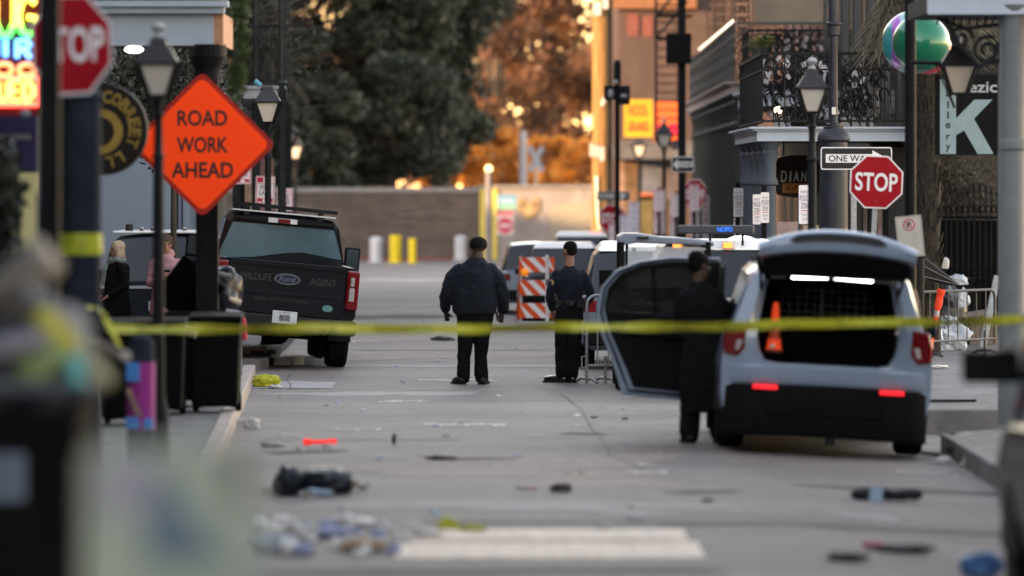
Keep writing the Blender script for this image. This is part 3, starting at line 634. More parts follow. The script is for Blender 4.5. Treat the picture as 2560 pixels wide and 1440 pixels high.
# near left shrubbery and vines
fol = leafmat('glossy_leaf', (.012, .016, .011), (.06, .07, .05), 9, .1)
root = T('magnolia_tree', 'dark glossy leaved tree between the round sign and the road work sign', 'tree', (KX(397, 190), F / 190 + 3, 0))
b = MB(); b.tube([(0, 0, 0), (.0, 0, 1.5), (-.0, 0, 3.5)], [.05, .045, .03], 8); b.build('trunk', bark, root)
leaves('crown', [(-.5, 0, 3.9, .6, .7, .5, 1), (.1, .2, 4.1, .7, .7, .6, 1), (.5, 0, 3.5, .5, .6, .5, 1), (-.6, .2, 3.3, .5, .5, .4, 1), (.0, 0, 3.1, .6, .5, .5, 1), (.3, 0, 4.8, .8, .8, .5, 1)], 5200, .055, fol, root, 5)
root = T('bare_tree', 'bare twiggy tree with a few red leaves above the far left gallery', 'tree', (KX(660, 140), F / 140 + 1.5, 0)); rr = random.Random(8); b = MB()
b.tube([(0, 0, 0), (0, 0, 3), (.1, 0, 5)], [.09, .07, .05], 8)
for k in range(120):
    z = rr.uniform(3.5, 6.2); a = rr.uniform(0, 6.28); L = rr.uniform(.4, 1.2); p = Vector((rr.uniform(-.3, .3), rr.uniform(-.3, .3), z))
    q = p + Vector((math.cos(a) * L, math.sin(a) * L * .5, rr.uniform(.0, .6))); b.tube([p, (p + q) / 2 + Vector((0, 0, rr.uniform(-.1, .15))), q], [.012, .009, .004], 4)
b.build('trunk', M('grey_twig', (.10, .09, .08), .9), root, fix=False); leaves('crown', [(0, 0, 5, 1.1, .6, 1.1, 1)], 500, .035, leafmat('olive_leaf', (.05, .05, .03), (.10, .09, .06), 4, .2), root, 6)
root = T('hanging_vine', 'green vine hanging in a column right of the road work sign top', 'plant', (KX(600, 275), F / 275, KZ(250, 275))); b = MB(); b.tube([(0, 0, .9), (.02, 0, .4), (0, 0, 0)], .01, 5); b.build('stem', bark, root)
leaves('foliage', [(0, 0, .85, .09, .06, .2, 1), (.02, 0, .55, .07, .05, .25, 1), (-.02, 0, .2, .09, .06, .2, 1.2)], 700, .03, leafmat('vine_leaf', (.03, .05, .015), (.09, .13, .03), 12, .3), root, 7)
root = T('potted_palm', 'dark shaggy palm plant at the left edge under the neon sign', 'plant', (KX(12, 320), F / 320, .15)); b = MB(); b.tube([(0, 0, 0), (0, 0, 2.4)], .05, 8); b.build('stem', bark, root)
leaves('foliage', [(0, 0, 2.3, .16, .2, .45, 1), (-.05, 0, 1.7, .2, .2, .5, 1)], 900, .06, fol, root, 9, droop=1)
# palm at the right: rough trunk and drooping dry fronds
root = T('palm_tree', 'palm with shaggy brown trunk and drooping fronds behind the ornaments', 'palm', (KX(2318, 181), F / 181, 0)); b = MB(); rr = random.Random(2)
b.tube([(0, 0, 0), (0, 0, 1.5), (.02, 0, 3.0), (0, 0, 5.3)], [.2, .17, .18, .24], 14)
for k in range(260):
    z = rr.uniform(.6, 4.5); a = rr.uniform(0, 6.28); b.tube([(.17 * math.cos(a), .17 * math.sin(a), z), (.23 * math.cos(a), .23 * math.sin(a), z + .14)], [.03, .008], 4)
b.build('trunk', M('shaggy_palm_bark', (.022, .018, .014), .95, 0, .5, 20, bump=.8), root, fix=False)
b = MB()
for k in range(46):
    a = rr.uniform(0, 6.28); L = rr.uniform(.6, 1.25); d = Vector((math.cos(a), math.sin(a), 0)); pts = [Vector((0, 0, 5.35)) + d * (L * t) + Vector((0, 0, .5 * t - 1.5 * t * t)) for t in (0, .3, .6, .8, 1)]
    b.tube(pts, [.02, .015, .01, .008, .004], 4)
    for t in [i / 16 for i in range(3, 17)]:
        p = Vector((0, 0, 5.35)) + d * (L * t) + Vector((0, 0, .5 * t - 1.5 * t * t)); sd_ = Vector((-d.y, d.x, 0))
        for sg in (-1, 1):
            q = p + sd_ * sg * .28 + d * .2 + Vector((0, 0, -.32)); b.add([p, p + d * .03, q], [(0, 1, 2)])
b.build('fronds', leafmat('dry_frond', (.05, .045, .03), (.14, .12, .08), 6, .2), root, fix=False, smooth=False)
root = T('climbing_plant', 'straggly dark climbing plant on the stone wall behind the gallery name board', 'plant', (KX(2390, 158), F / 158 + 1.4, 0)); b = MB(); b.tube([(0, 0, .2), (.1, 0, 1.8), (-.1, 0, 3.5)], .02, 5); b.build('stem', bark, root)
leaves('foliage', [(.1, 0, 2.3, .7, .15, .45, 1), (-.2, 0, 2.9, .5, .15, .5, 1), (.3, 0, 1.6, .6, .12, .4, 1)], 2200, .035, leafmat('brown_leaf', (.02, .017, .012), (.07, .06, .04), 14, .1), root, 10)

# ================================================================= street lamps
lampglass = M('milky_lamp_glass', (.62, .57, .50), .5, 0, .05, 2)
def lantern(root, zg, k=1.0, finial=True, par=None):
    """zg = bottom of the glass"""
    hg, wt, wb = .235 * k, .145 * k, .062 * k; par = par or root
    b = MB(); q = math.sqrt(2)
    b.lathe([(wb * q, zg), (wt * q * .93, zg + hg)], n=4); b.build('glass', lampglass, par, smooth=False)
    b = MB()
    for a in range(4):
        t = R(45 + 90 * a); c, s_ = math.cos(t), math.sin(t)
        b.bar((c * wb * q * 1.02, s_ * wb * q * 1.02, zg - .02), (c * wt * q * 1.0, s_ * wt * q * 1.0, zg + hg), .018 * k)
        b.bar((c * .05 * k, s_ * .05 * k, zg - .14 * k), (c * wt * q * 1.25, s_ * wt * q * 1.25, zg + hg * 1.02), .012 * k)
        b.ball((c * wt * q * 1.25, s_ * wt * q * 1.25, zg + hg * 1.06), .018 * k, 8, 0, 5)
    b.lathe([(wb * q, zg - .03), (wb * q * 1.1, zg - .01), (wb * q, zg)], n=4); b.build('lantern_frame', iron, par, smooth=False)
    b = MB(); b.lathe([(wt * q * 1.12, zg + hg), (wt * q * 1.16, zg + hg + .02 * k), (wt * q * .62, zg + hg + .15 * k), (wt * q * .5, zg + hg + .155 * k), (wt * q * .42, zg + hg + .21 * k), (.05 * k, zg + hg + .22 * k)], n=4); b.build('lantern_roof', M('dull_lead_roof', (.03, .031, .036), .5, .2, .2, 10), par, smooth=False)
    if finial:
        b = MB(); z = zg + hg + .2 * k; b.lathe([(.03 * k, z), (.045 * k, z + .03), (.02 * k, z + .06), (.055 * k, z + .09), (.06 * k, z + .11), (.03 * k, z + .14), (.0 + .005, z + .15)], n=12); b.build('finial', M('pale_lamp_cap', (.32, .33, .34), .4), par)
def street_lamp(px, s, label, zg=None, k=1.0, group='street lanterns', finial=True):
    root = T('street_lamp', label, 'street lamp', (KX(px, s), F / s, 0), group=group); zg = zg or 3.3
    b = MB(); b.lathe([(.13, 0), (.13, .15), (.10, .2), (.09, .6), (.06, .7), (.055, .8), (.045, zg - .55), (.06, zg - .53), (.04, zg - .5), (.035, zg - .2), (.055, zg - .17), (.03, zg - .14), (.05, zg - .02)], n=16); b.build('post', iron, root)
    lantern(root, zg, k, finial); return root
street_lamp(2030, 230, 'street lantern on post just left of the thick steel pillar', 3.3, 1.0)
street_lamp(670, 172, 'street lantern with a cup on its roof behind the dark pickup', 3.39, 1.14, finial=False)
street_lamp(721, 108, 'street lantern beyond the dark pickup, pale finial', 3.30, 1.25)
street_lamp(738, 92, 'farthest and smallest lantern on the left side, pale and blurred', 3.1, 1.3)
street_lamp(1660, 108, 'street lantern in front of the red and yellow signs', 3.30, 1.15)
street_lamp(1597, 91, 'farthest lantern on the right side with a flower box under it', 3.17, 1.15)
street_lamp(396, 296, 'large blurred street lantern left of the road work sign', 3.28, 1.05)
street_lamp(1728, 150, 'street lantern hidden low behind the two way signs', 3.0, .9) if False else None
root = T('hanging_lamp', 'lantern on a bracket arm in front of the gallery name board', 'street lamp', (KX(2396, 232), F / 232, 0))
zz = KZ(231, 232); lantern(root, zz, 1.18, False)
b = MB(); b.tube([(0, 0, zz + .44), (0, 0, zz + .52)], .03, 8); b.build('neck', iron, root)
b = MB(); b.lathe([(.03, zz + .52), (.035, zz + .60), (.03, zz + .61)], n=12); b.build('blue_cap', M('blue_plastic_cup', (.05, .16, .36), .4), root)
b = MB(); b.tube([(KX(2276, 232) - KX(2396, 232), 0, KZ(156, 232)), (-.1, 0, KZ(158, 232))], .02, 8); b.tube([(-.1, 0, KZ(158, 232)), (0, 0, zz + .45)], .015, 6); b.build('bracket_arm', iron, root)
o = MB(); o.lathe([(.034, 0), (.045, .11), (.043, .11), (.03, .01)], n=14); c = o.build('paper_cup', M('blue_cup', (.10, .30, .42), .4), None, loc=P(652, 214, 172), rot=(0, R(-55), 0)); tag(c, 'small blue cup stuck on top of the left street lantern', 'cup')
o = MB(); o.tube([(0, 0, 0), (-.04, 0, .05), (-.03, 0, .1), (-.09, 0, .14)], [.05, .045, .04, .03], 8); c = o.build('rag', M('grey_rag', (.06, .06, .065), .8), None, loc=P(668, 243, 172)); tag(c, 'dark rag draped on the left street lantern roof', 'rag')
# poles and pillars
root = T('steel_pole', 'tall plain black pole right of the stop sign', 'pole', (KX(2276, 226), F / 226, 0))
b = MB(); b.tube([(0, 0, 0), (0, 0, 5.6)], .062, 16); b.build('shaft', blackp, root)
b = MB(); b.lathe([(.15, 0), (.15, .5), (.13, .9), (.09, 1.2), (.08, 1.3), (.055, 1.35)], n=20); b.build('fluted_base', iron, root)
root = T('steel_pillar', 'thick dark steel pillar with bell cap and thinner pole above, behind one way sign', 'pillar', (KX(2084, 184), F / 184, 0))
b = MB(); z = KZ(352, 184); b.lathe([(.26, 0), (.26, .3), (.2, .34), (.19, z - .02), (.22, z), (.225, z + .02)], n=24); b.build('pillar', M('blue_black_steel', (.022, .025, .035), .45, .2, .2, 8), root)
b = MB(); b.lathe([(.225, z + .02), (.21, z + .09), (.14, z + .16), (.14, z + .19), (.11, z + .2), (.11, z + .23), (.07, z + .24)], n=24); b.build('bell_cap', M('blue_black_steel', (0, 0, 0)), root)
b = MB(); b.lathe([(.055, z + .24), (.055, z + 1.42), (.085, z + 1.44), (.085, z + 1.56), (.11, z + 1.58), (.11, z + 1.6), (.07, z + 1.62), (.07, z + 3.6)], n=20); b.build('upper_pole', M('blue_black_steel', (0, 0, 0)), root)
b = MB(); b.bx(-.028, .028, -.075, -.06, KZ(286, 184), KZ(268, 184)); b.build('sticker', M('yellow_white_sticker', (.6, .6, .55), .5), root, smooth=False)
root = T('light_pillar', 'wide dark blue grey pillar at the left with yellow tape tied round it', 'pillar', (KX(199, 330), F / 330, 0))
b = MB(); zt = KZ(215, 330); b.lathe([(.22, 0), (.22, .2), (.165, .25), (.165, zt - .1), (.19, zt - .08), (.12, zt), (.1, zt + 2)], n=24); b.build('shaft', M('slate_blue_steel', (.022, .027, .04), .7, .0, .3, 4, spec=.05), root)
b = MB(); b.lathe([(.172, KZ(637, 330)), (.176, KZ(620, 330)), (.172, KZ(600, 330)), (.17, KZ(583, 330))], n=24); b.build('tape_wrap', M('yellow_tape', (.40, .43, .03), .45, 0, .25, 8), root)
root = T('utility_pole', 'tall wooden utility pole lit golden by the low sun', 'utility pole', (KX(1503, 98), F / 98, 0))
b = MB(); b.lathe([(.235, -.2), (.23, 3), (.225, 6), (.21, 10)], n=24); b.build('pole', M('weathered_pole_wood', (.23, .13, .045), .8, 0, .6, 3, stretch=(14, 14, .35), bump=.9, bscale=6), root)
b = MB()
for (px, py, w, h) in ((1490, 378, .12, .3), (1504, 385, .13, .36), (1492, 22, .2, .35), (1513, 8, .14, .3), (1478, 375, .08, .35)):
    b = MB(); p = P(px, py, 98); b.box((p.x - KX(1503, 98), -.27, p.z), (w, .14, h)); b.build('meter_box', M('pale_metal_box', (.55, .52, .48), .35, .3, .1), root, smooth=False)
b = MB()
b.tube([(-.12, -.25, 2.6), (-.1, -.27, 1.7), (-.04, -.26, 1.2)], .04, 8); b.tube([(.02, -.25, 4.4), (.1, -.3, 4.6), (.16, -.3, 4.7)], .05, 8)
b.build('cable', M('pale_metal_box', (0, 0, 0)), root)
b = MB(); b.tube([(.19, -.14, 0), (.19, -.14, 9)], .03, 8); b.tube([(.25, -.05, 0), (.25, -.05, 9)], .035, 8); b.build('conduit', iron, root)
root = T('camera_mast', 'slim black mast with two black camera boxes beside the utility pole', 'mast', (KX(1543, 118), F / 118, 0))
b = MB(); b.tube([(0, 0, 0), (0, 0, KZ(208, 118))], .055, 12); b.build('mast', blackp, root)
b = MB(); b.lathe([(.08, KZ(210, 118)), (.08, KZ(160, 118)), (.055, KZ(150, 118))], n=14); b.build('antenna_cylinder', blackp, root)
b = MB(); b.bx(-.28, -.02, -.15, .1, KZ(250, 118), KZ(214, 118)); b.bx(.02, .27, -.12, .1, KZ(262, 118), KZ(214, 118)); b.build('camera_box', blackp, root, smooth=False, bevel=.015)
b = MB(); b.ball((-.14, -.15, KZ(234, 118)), (.06, .03, .09), 12); b.ball((.14, -.13, KZ(240, 118)), (.08, .03, .04), 12); b.ball((-.03, -.12, KZ(206, 118)), (.06, .05, .05), 10); b.build('lens_cover', M('grey_lens_cover', (.25, .26, .28), .3), root)
root = T('signal_pole', 'black pole carrying a large black signal box left of the long gallery', 'signal pole', (KX(1705, 122), F / 122, 0))
b = MB(); b.bx(-.075, .075, -.07, .07, 0, KZ(-30, 122)); b.build('pole', blackp, root, smooth=False)
b = MB(); b.bx(-.33, .18, -.32, -.08, KZ(160, 122), KZ(84, 122)); b.build('signal_box', plasticb, root, smooth=False, bevel=.02)
root = T('fire_escape', 'black iron fire escape ladder with close rungs beside the signal pole', 'fire escape', (KX(1668, 104), F / 104, 0))
b = MB()
for x in (-.27, .27): b.bar((x, 0, KZ(355, 104)), (x, 0, 8.5), .06)
for k in range(40): b.bar((-.27, 0, KZ(340, 104) + .21 * k), (.27, 0, KZ(340, 104) + .21 * k), .035)
for z in (KZ(40, 104), KZ(95, 104)): b.bar((-.27, 0, z), (.6, .3, z), .07); b.bar((-.27, .05, z), (.5, .3, z + .9), .05)
b.build('ladder', iron, root, smooth=False)

# ================================================================= signs
def sign_thing(name, label, cat, px, py, s, rz=0, group=None, tilt=0): 
    p = P(px, py, s); return T(name, label, cat, p, group=group, rot=(0, tilt, rz))
def plate(root, w, h, m=white, r=.02, y=0, name='plate'):
    b = MB(); b.prism(rrect(w, h, r, 3), y, y + .006); return b.build(name, m, root, smooth=False)
def post_to_ground(root, z, w=.03, y=.03, m=galv, dx=0, top=.3): b = MB(); b.bx(dx - w, dx + w, y, y + w, -z, top); return b.build('post', m, root, smooth=False)
def stop_sign(px, py, s, w, label, rz=0, tilt=0, post=True, letters='STOP', postm=galv):
    root = sign_thing('stop_sign', label, 'stop sign', px, py, s, rz, 'red stop signs', tilt)
    rad = w / 2 / math.cos(math.pi / 8); b = MB(); b.prism(ngon(8, rad, math.pi / 8), 0, .006); b.build('plate', white, root, smooth=False)
    b = MB(); b.prism(ngon(8, rad * .945, math.pi / 8), -.003, .0); b.build('red_face', signred, root, smooth=False)
    b = MB(); b.text(letters, 0, 0, w * .80, w * .35, -.006, bold=.02); b.build('lettering', white, root, smooth=False, fix=False)
    b = MB()
    for z in (.36 * w, -.36 * w): b.ball((0, -.004, z), (.012, .006, .012), 8, 0, 5)
    b.build('bolt', M('red_bolt', (.2, .03, .03), .4), root)
    if post: post_to_ground(root, P(px, py, s).z, m=postm)
    return root
stop_sign(2191, 455, 213, .622, 'bright red stop sign in front of the one way sign', 0, R(2.5))
stop_sign(179, 112, 350, .72, 'large blurred red stop sign cut by the black post at the left', R(42), R(-3), post=False)
stop_sign(1530, 546, 106, .65, 'small red stop sign below the two arrow board near the golden pole', R(-10))
stop_sign(1738, 486, 114, .66, 'red stop sign half hidden by a white parking notice', R(-42), post=False)
def one_way(px, py, s, w, h, label, left=False, txt='ONE WAY', rz=0, post=True):
    root = sign_thing('one_way_sign', label, 'street sign', px, py, s, rz)
    b = MB(); b.prism(rrect(w, h, h * .1, 3), 0, .006); b.build('plate', white, root, smooth=False)
    b = MB(); b.prism(rrect(w - h * .1, h - h * .1, h * .07, 3), -.003, 0); b.build('black_face', signblack, root, smooth=False)
    sg = -1 if left else 1; b = MB(); t = h * .19; L = w * .43
    b.prism([(-sg * L, -t), (-sg * L, t), (sg * L * .52, t), (sg * L * .52, h * .36), (sg * L, 0), (sg * L * .52, -h * .36), (sg * L * .52, -t)], -.006, -.003); b.build('arrow', white, root, smooth=False)
    b = MB(); b.text(txt, -sg * w * .09, 0, w * .6, h * .28, -.009, bold=.012); b.build('lettering', signblack, root, smooth=False, fix=False)
    return root
r_ = one_way(2141, 396, 195, .914, .29, 'black and white one way sign behind the bright stop sign', tx if False else False, rz=0) if False else one_way(2141, 396, 195, .914, .29, 'black and white one way sign behind the bright stop sign')
post_to_ground(r_, KZ(396, 195), .035, .03, galv, -.03, .1)
one_way(1707, 411, 128, .44, .30, 'small one way sign with white arrow pointing left on the signal pole', True, 'ONE')
one_way(1533, 490, 108, .77, .21, 'small one way sign with arrow to the right above a stop sign', False)
# road work sign
root = sign_thing('road_work_sign', 'orange diamond road work ahead sign on the square black post', 'road sign', 506, 361, 239)
root.scale = (1.096, 1.096, 1.096)
def rdiamond(h, r=.07, n=4): return [((x - z) * .7071, (x + z) * .7071) for x, z in rrect(h * 1.4142, h * 1.4142, r, n)]
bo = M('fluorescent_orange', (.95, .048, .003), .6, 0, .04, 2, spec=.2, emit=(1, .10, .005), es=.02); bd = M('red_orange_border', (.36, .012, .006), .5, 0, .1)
b = MB(); b.prism(rdiamond(.70), 0, .008); b.build('plate', bd, root, smooth=False)
b = MB(); b.prism(rdiamond(.645), -.004, 0); b.build('orange_face', bo, root, smooth=False)
b = MB()
for t, py, w in (('ROAD', 295, .475), ('WORK', 362, .49), ('AHEAD', 425, .59)): b.text(t, 0, (361 - py) / 262, w, .15, -.007, bold=.022)
b.build('lettering', signblack, root, smooth=False, fix=False)
b = MB(); b.bx(-.2, .2, .012, .05, -.3, -.26); b.bx(-.2, .2, .012, .05, .26, .3); b.build('mounting_strap', galv, root, smooth=False)
# parking notices
txtdark = M('notice_lettering', (.16, .10, .16), .6); txtred = M('notice_red', (.45, .02, .06), .6); pinkw = M('pinkish_notice', (.84, .70, .73), .6, 0, .06); greyw = M('mauve_notice', (.76, .70, .79), .6, 0, .06)
def notice(px0, px1, py0, py1, s, kind, label, rz=0, m=None, tilt=0, post=False):
    root = sign_thing('parking_notice', label, 'sign', (px0 + px1) / 2, (py0 + py1) / 2, s, rz, 'white parking notices', tilt)
    w = (px1 - px0) / s / max(.3, math.cos(rz)); h = (py1 - py0) / s; plate(root, w, h, m or white, min(.02, w * .1))
    d, rd = MB(), MB()
    if kind == 'police':
        d.text('RESERVED', 0, h * .33, w * .7, h * .07, -.003); d.text('POLICE', 0, h * .17, w * .84, h * .15, -.003, bold=.01); d.text('ZONE', 0, -.03 * h, w * .66, h * .15, -.003, bold=.01)
        rd.bx(-w * .32, w * .32, -.004, -.001, -h * .165, -h * .145); d.text('TOW AWAY', 0, -h * .26, w * .6, h * .07, -.003); d.text('24 HR', 0, -h * .37, w * .4, h * .07, -.003)
    elif kind == 'fire':
        rd.prism(rrect(w * .94, h * .95, .02, 2), -.002, -.001, holes=[rrect(w * .88, h * .91, .02, 2)]); rd.bx(-w * .45, w * .45, -.003, -.001, h * .23, h * .245)
        rd.bx(-w * .42, -w * .12, -.003, -.001, h * .27, h * .44); rd.text('NO PARKING', w * .16, h * .35, w * .48, h * .06, -.003)
        d.text('FIRE', 0, h * .1, w * .5, h * .16, -.003, bold=.01); d.text('LANE', 0, -h * .1, w * .62, h * .16, -.003, bold=.01)
        for sx in (-1, 1): rd.prism(rrect(w * .3, h * .07, .02, 2, sx * w * .27, -h * .33), -.003, -.001); rd.prism(ngon(8, w * .07, 0, sx * w * .2, -h * .38), -.004, -.001); rd.prism(ngon(8, w * .07, 0, sx * w * .34, -h * .38), -.004, -.001); 
        rd.bar((-w * .15, -.003, -h * .31), (w * .18, -.003, -h * .27), .006)
    elif kind == 'any':
        rd.bx(-w * .4, -w * .1, -.003, -.001, h * .3, h * .42); d.text('TOW AWAY', w * .15, h * .36, w * .5, h * .06, -.003); rd.bx(-w * .4, -w * .1, -.003, -.001, h * .14, h * .18)
        d.text('NO PARKING', w * .1, h * .16, w * .6, h * .05, -.003); d.text('ANY', 0, -h * .08, w * .6, h * .15, -.003, bold=.01); d.text('TIME', 0, -h * .3, w * .6, h * .13, -.003, bold=.01)
    else:
        for q in range(5): d.text(('NO STOPPING', 'SPECIAL', 'EVENT', 'TOW ZONE', 'ANY TIME')[q], 0, h * (.36 - .17 * q), w * .7, h * .07, -.003)
        rd.bx(-w * .4, w * .4, -.003, -.001, h * .44, h * .47)
    d.build('lettering', txtdark, root, smooth=False, fix=False)
    if rd.v: rd.build('red_print', txtred, root, smooth=False, fix=False)
    if post: post_to_ground(root, P(0, (py0 + py1) / 2, s).z, .03, .02, plasticb)
    return root
notice(1997, 2028, 463, 560, 196, 'police', 'white police zone notice on the lantern post nearest the open car', 0)
notice(1902, 1923, 481, 557, 183, 'police', 'white police zone notice, right one of the overlapping pair', R(20), post=True)
notice(1882, 1902, 486, 561, 182, 'police', 'white police zone notice, left one of the overlapping pair', R(20))
notice(1834, 1858, 470, 542, 165, 'police', 'white police zone notice above an any time notice', R(15), post=True)
notice(1835, 1857, 545, 602, 164.5, 'any', 'white any time notice directly under a police zone notice', R(15))
notice(1757, 1774, 489, 567, 121, 'any', 'narrow white notice seen at an angle beside the grey green columns', R(50), pinkw, post=True)
notice(1757, 1778, 569, 605, 121, 'plain', 'small grey white notice under the narrow angled notice', R(40), greyw)
notice(1724, 1748, 461, 528, 117, 'plain', 'pinkish white notice overlapping the angled stop sign', R(10), pinkw, post=True)
notice(1726, 1747, 530, 592, 116.5, 'any', 'pinkish notice with red print below the angled stop sign', R(10), pinkw)
notice(1676, 1707, 483, 541, 115, 'plain', 'pinkish notice above the larger any time notice in the middle cluster', 0, pinkw, post=True)
notice(1676, 1707, 543, 600, 114.5, 'any', 'white any time notice at the bottom of the middle cluster', 0)
notice(1634, 1662, 474, 528, 112, 'plain', 'pale mauve notice at the top of the left cluster', 0, pinkw, post=True)
notice(1634, 1662, 530, 584, 111.5, 'any', 'pale any time notice at the bottom of the left cluster', 0, pinkw)
notice(1572, 1597, 504, 590, 109, 'plain', 'tall pale mauve notice right of the small stop sign', 0, greyw, post=True)
notice(1547, 1574, 536, 600, 110, 'plain', 'pale mauve notice overlapping the small stop sign', 0, greyw)
notice(1523, 1548, 560, 622, 111, 'plain', 'lowest pale notice beneath the small stop sign', 0, pinkw)
notice(639, 687, 440, 510, 171, 'fire', 'white fire lane notice with red cars on the left street lantern', 0, None, R(1.5))
notice(691, 732, 470, 528, 150, 'fire', 'white fire lane notice farther back, right of the other one', 0, pinkw, R(2), post=True)
notice(586, 627, 400, 460, 163, 'fire', 'white fire lane notice half hidden by the road work sign', 0, pinkw, post=True)
# no parking board on the black pole
root = sign_thing('no_parking_board', 'white no parking board with red crossed P leaning by the black pole', 'sign', 2275, 591, 229, 0, None, R(-5.5))
plate(root, .285, .45, M('paper_white', (.50, .49, .46), .6, 0, .05), .005); b = MB(); b.prism(rrect(.262, .43, .005, 1), -.002, -.001, holes=[rrect(.256, .424, .005, 1)]); b.build('border', signblack, root, smooth=False)
b = MB(); b.prism(ngon(28, .066, 0, 0, .125), -.003, -.001, holes=[ngon(28, .054, 0, 0, .125)]); b.bar((-.042, -.003, .167), (.042, -.003, .083), .009); b.build('prohibition_ring', txtred, root, smooth=False)
b = MB(); b.text('P', 0, .125, .045, .065, -.004, bold=.02)
b.build('lettering', signblack, root, smooth=False, fix=False)
b = MB()
for q in range(6): b.text('TOW AWAY ZONE NOTICE', 0, .02 - .03 * q, .2, .012, -.003)
b.build('small_print', M('grey_print', (.3, .3, .3), .6), root, smooth=False, fix=False)
# gallery K board
root = sign_thing('gallery_board', 'black gallery board with large pale K at the right', 'sign', 2420, 287, 212)
w, h = .78, .95; b = MB(); b.prism(rrect(w, h, .01, 1), 0, .04); b.build('board', M('charcoal_board', (.007, .007, .0075), .7, 0, .15, spec=.08), root, smooth=False)
def kp(px, py): return ((px - 2420) / 212, (287 - py) / 212)
km = M('pale_teal_paint', (.23, .31, .33), .6, 0, .06)
b = MB(); b.prism([kp(2350, 385), kp(2390, 385), kp(2390, 338), kp(2410, 326), kp(2444, 385), kp(2484, 385), kp(2435, 297), kp(2481, 249), kp(2436, 249), kp(2390, 296), kp(2390, 198), kp(2350, 198)], -.004, 0); b.build('letter_k', km, root, smooth=False)
b = MB(); x, z = kp(2455, 218); b.text('rezic', x - .03, z, .42, .13, -.006, bold=.02); b.build('lettering', M('grey_letters', (.30, .31, .32), .6), root, smooth=False, fix=False)
b = MB()
for i, ch in enumerate('gallery'):
    x, z = kp(2370, (212, 235, 262, 288, 314, 343, 371)[i]); wh = {'l': (.02, .085), 'r': (.045, .06), 'y': (.06, .085), 'g': (.06, .085)}.get(ch, (.06, .065)); b.text(ch, x, z, wh[0], wh[1], -.006, bold=.02)
b.build('vertical_lettering', signblack, root, smooth=False, fix=False)
b = MB(); b.bar((.4, .02, .3), (.75, .02, .3), .03); b.bar((.4, .02, -.3), (.75, .02, -.3), .03); b.build('bracket', iron, root)
# barrel shaped shop sign
root = sign_thing('shop_sign', 'dark brown barrel shaped shop sign reading DIAN behind the lantern post', 'sign', 1994, 441, 172)
def barrel(w, h, n=10):
    o = []
    for k in range(n + 1): t = -1 + 2 * k / n; o.append((w * .5 * (1 - .12 * t * t), t * h * .42))
    for k in range(1, n): t = 1 - 2 * k / n; o.append((t * w * .44, h * .42 + h * .08 * (1 - t * t)))
    for k in range(n + 1): t = 1 - 2 * k / n; o.append((-w * .5 * (1 - .12 * t * t), t * h * .42))
    for k in range(1, n): t = -1 + 2 * k / n; o.append((t * w * .44, -h * .42 - h * .08 * (1 - t * t)))
    return o
b = MB(); b.prism(barrel(.68, .62), 0, .06); b.build('board', M('dark_brown_board', (.022, .014, .011), .6, 0, .3, 4), root, smooth=False)
b = MB()
for (x0, x1) in ((-.25, -.16),): pass
for i, (ch, px, w, hh) in enumerate((('D', 1960, .085, .165), ('I', 1976, .025, .16), ('A', 1991, .08, .15), ('N', 2010, .075, .15), ('A', 2032, .08, .15))): b.text(ch, (px - 1994) / 172, .0, w, hh, -.004, bold=.012, shear=.06)
b.build('lettering', M('pale_brush_letters', (.60, .62, .56), .6), root, smooth=False, fix=False)
b = MB(); b.prism([(-.22, -.1), (.25, -.1), (.25, -.24), (-.22, -.24)], -.006, -.002); b.build('ribbon', M('ochre_ribbon', (.40, .17, .04), .6), root, smooth=False)
b = MB(); b.text('Authentic', 0, -.17, .36, .08, -.009, shear=.2); b.tube([(-.02, -.01, .19), (.02, -.01, .23), (.09, -.01, .22), (.12, -.01, .19), (.06, -.01, .17), (-.02, -.01, .19)], .007, 5); b.build('script', M('dark_script', (.10, .05, .02), .6), root, smooth=False, fix=False)
b = MB(); b.bar((-.2, .03, .3), (-.2, .03, .6), .02); b.bar((.2, .03, .3), (.2, .03, .6), .02); b.build('hanger', iron, root)
# round sign left
root = sign_thing('round_sign', 'round dark brown sign with gold arc lettering behind the wide pillar', 'sign', 258, 324, 262, R(-12))
b = MB(); b.prism(ngon(40, .435), 0, .05); b.build('board', M('brown_black_board', (.018, .013, .010), .6, 0, .2), root, smooth=False)
b = MB(); gold = M('dull_gold', (.36, .24, .05), .6, 0, .2, 8); b.prism(ngon(32, .215, 0, -.02, -.02), -.005, 0, holes=[ngon(32, .14, 0, -.03, -.02)]); b.build('gold_ring', gold, root, smooth=False)
b = MB()
for i, ch in enumerate('COBREET'):
    a = R(82 - 17.5 * i); c, s_ = math.cos(a), math.sin(a); m0 = MB(); m0.text(ch, 0, 0, .085, .12, 0, bold=.03)
    for v in m0.v: pass
    m0.xf(Matrix.Translation((.315 * c, -.006, .315 * s_)) @ Matrix.Rotation(-(a - math.pi / 2), 4, 'Y')); b.add(m0.v, m0.f)
for i, ch in enumerate('LL'):
    a = R(-58 - 20 * i); m0 = MB(); m0.text(ch, 0, 0, .07, .11, 0, bold=.03); m0.xf(Matrix.Translation((.315 * math.cos(a), -.006, .315 * math.sin(a))) @ Matrix.Rotation(-(a - math.pi / 2), 4, 'Y')); b.add(m0.v, m0.f)
b.build('lettering', gold, root, smooth=False, fix=False)
b = MB(); b.bar((-.5, .03, .1), (-.5, .03, 1.0), .03); b.bar((-.6, .03, 0), (-.4, .03, 0), .04); b.build('hanger', iron, root)
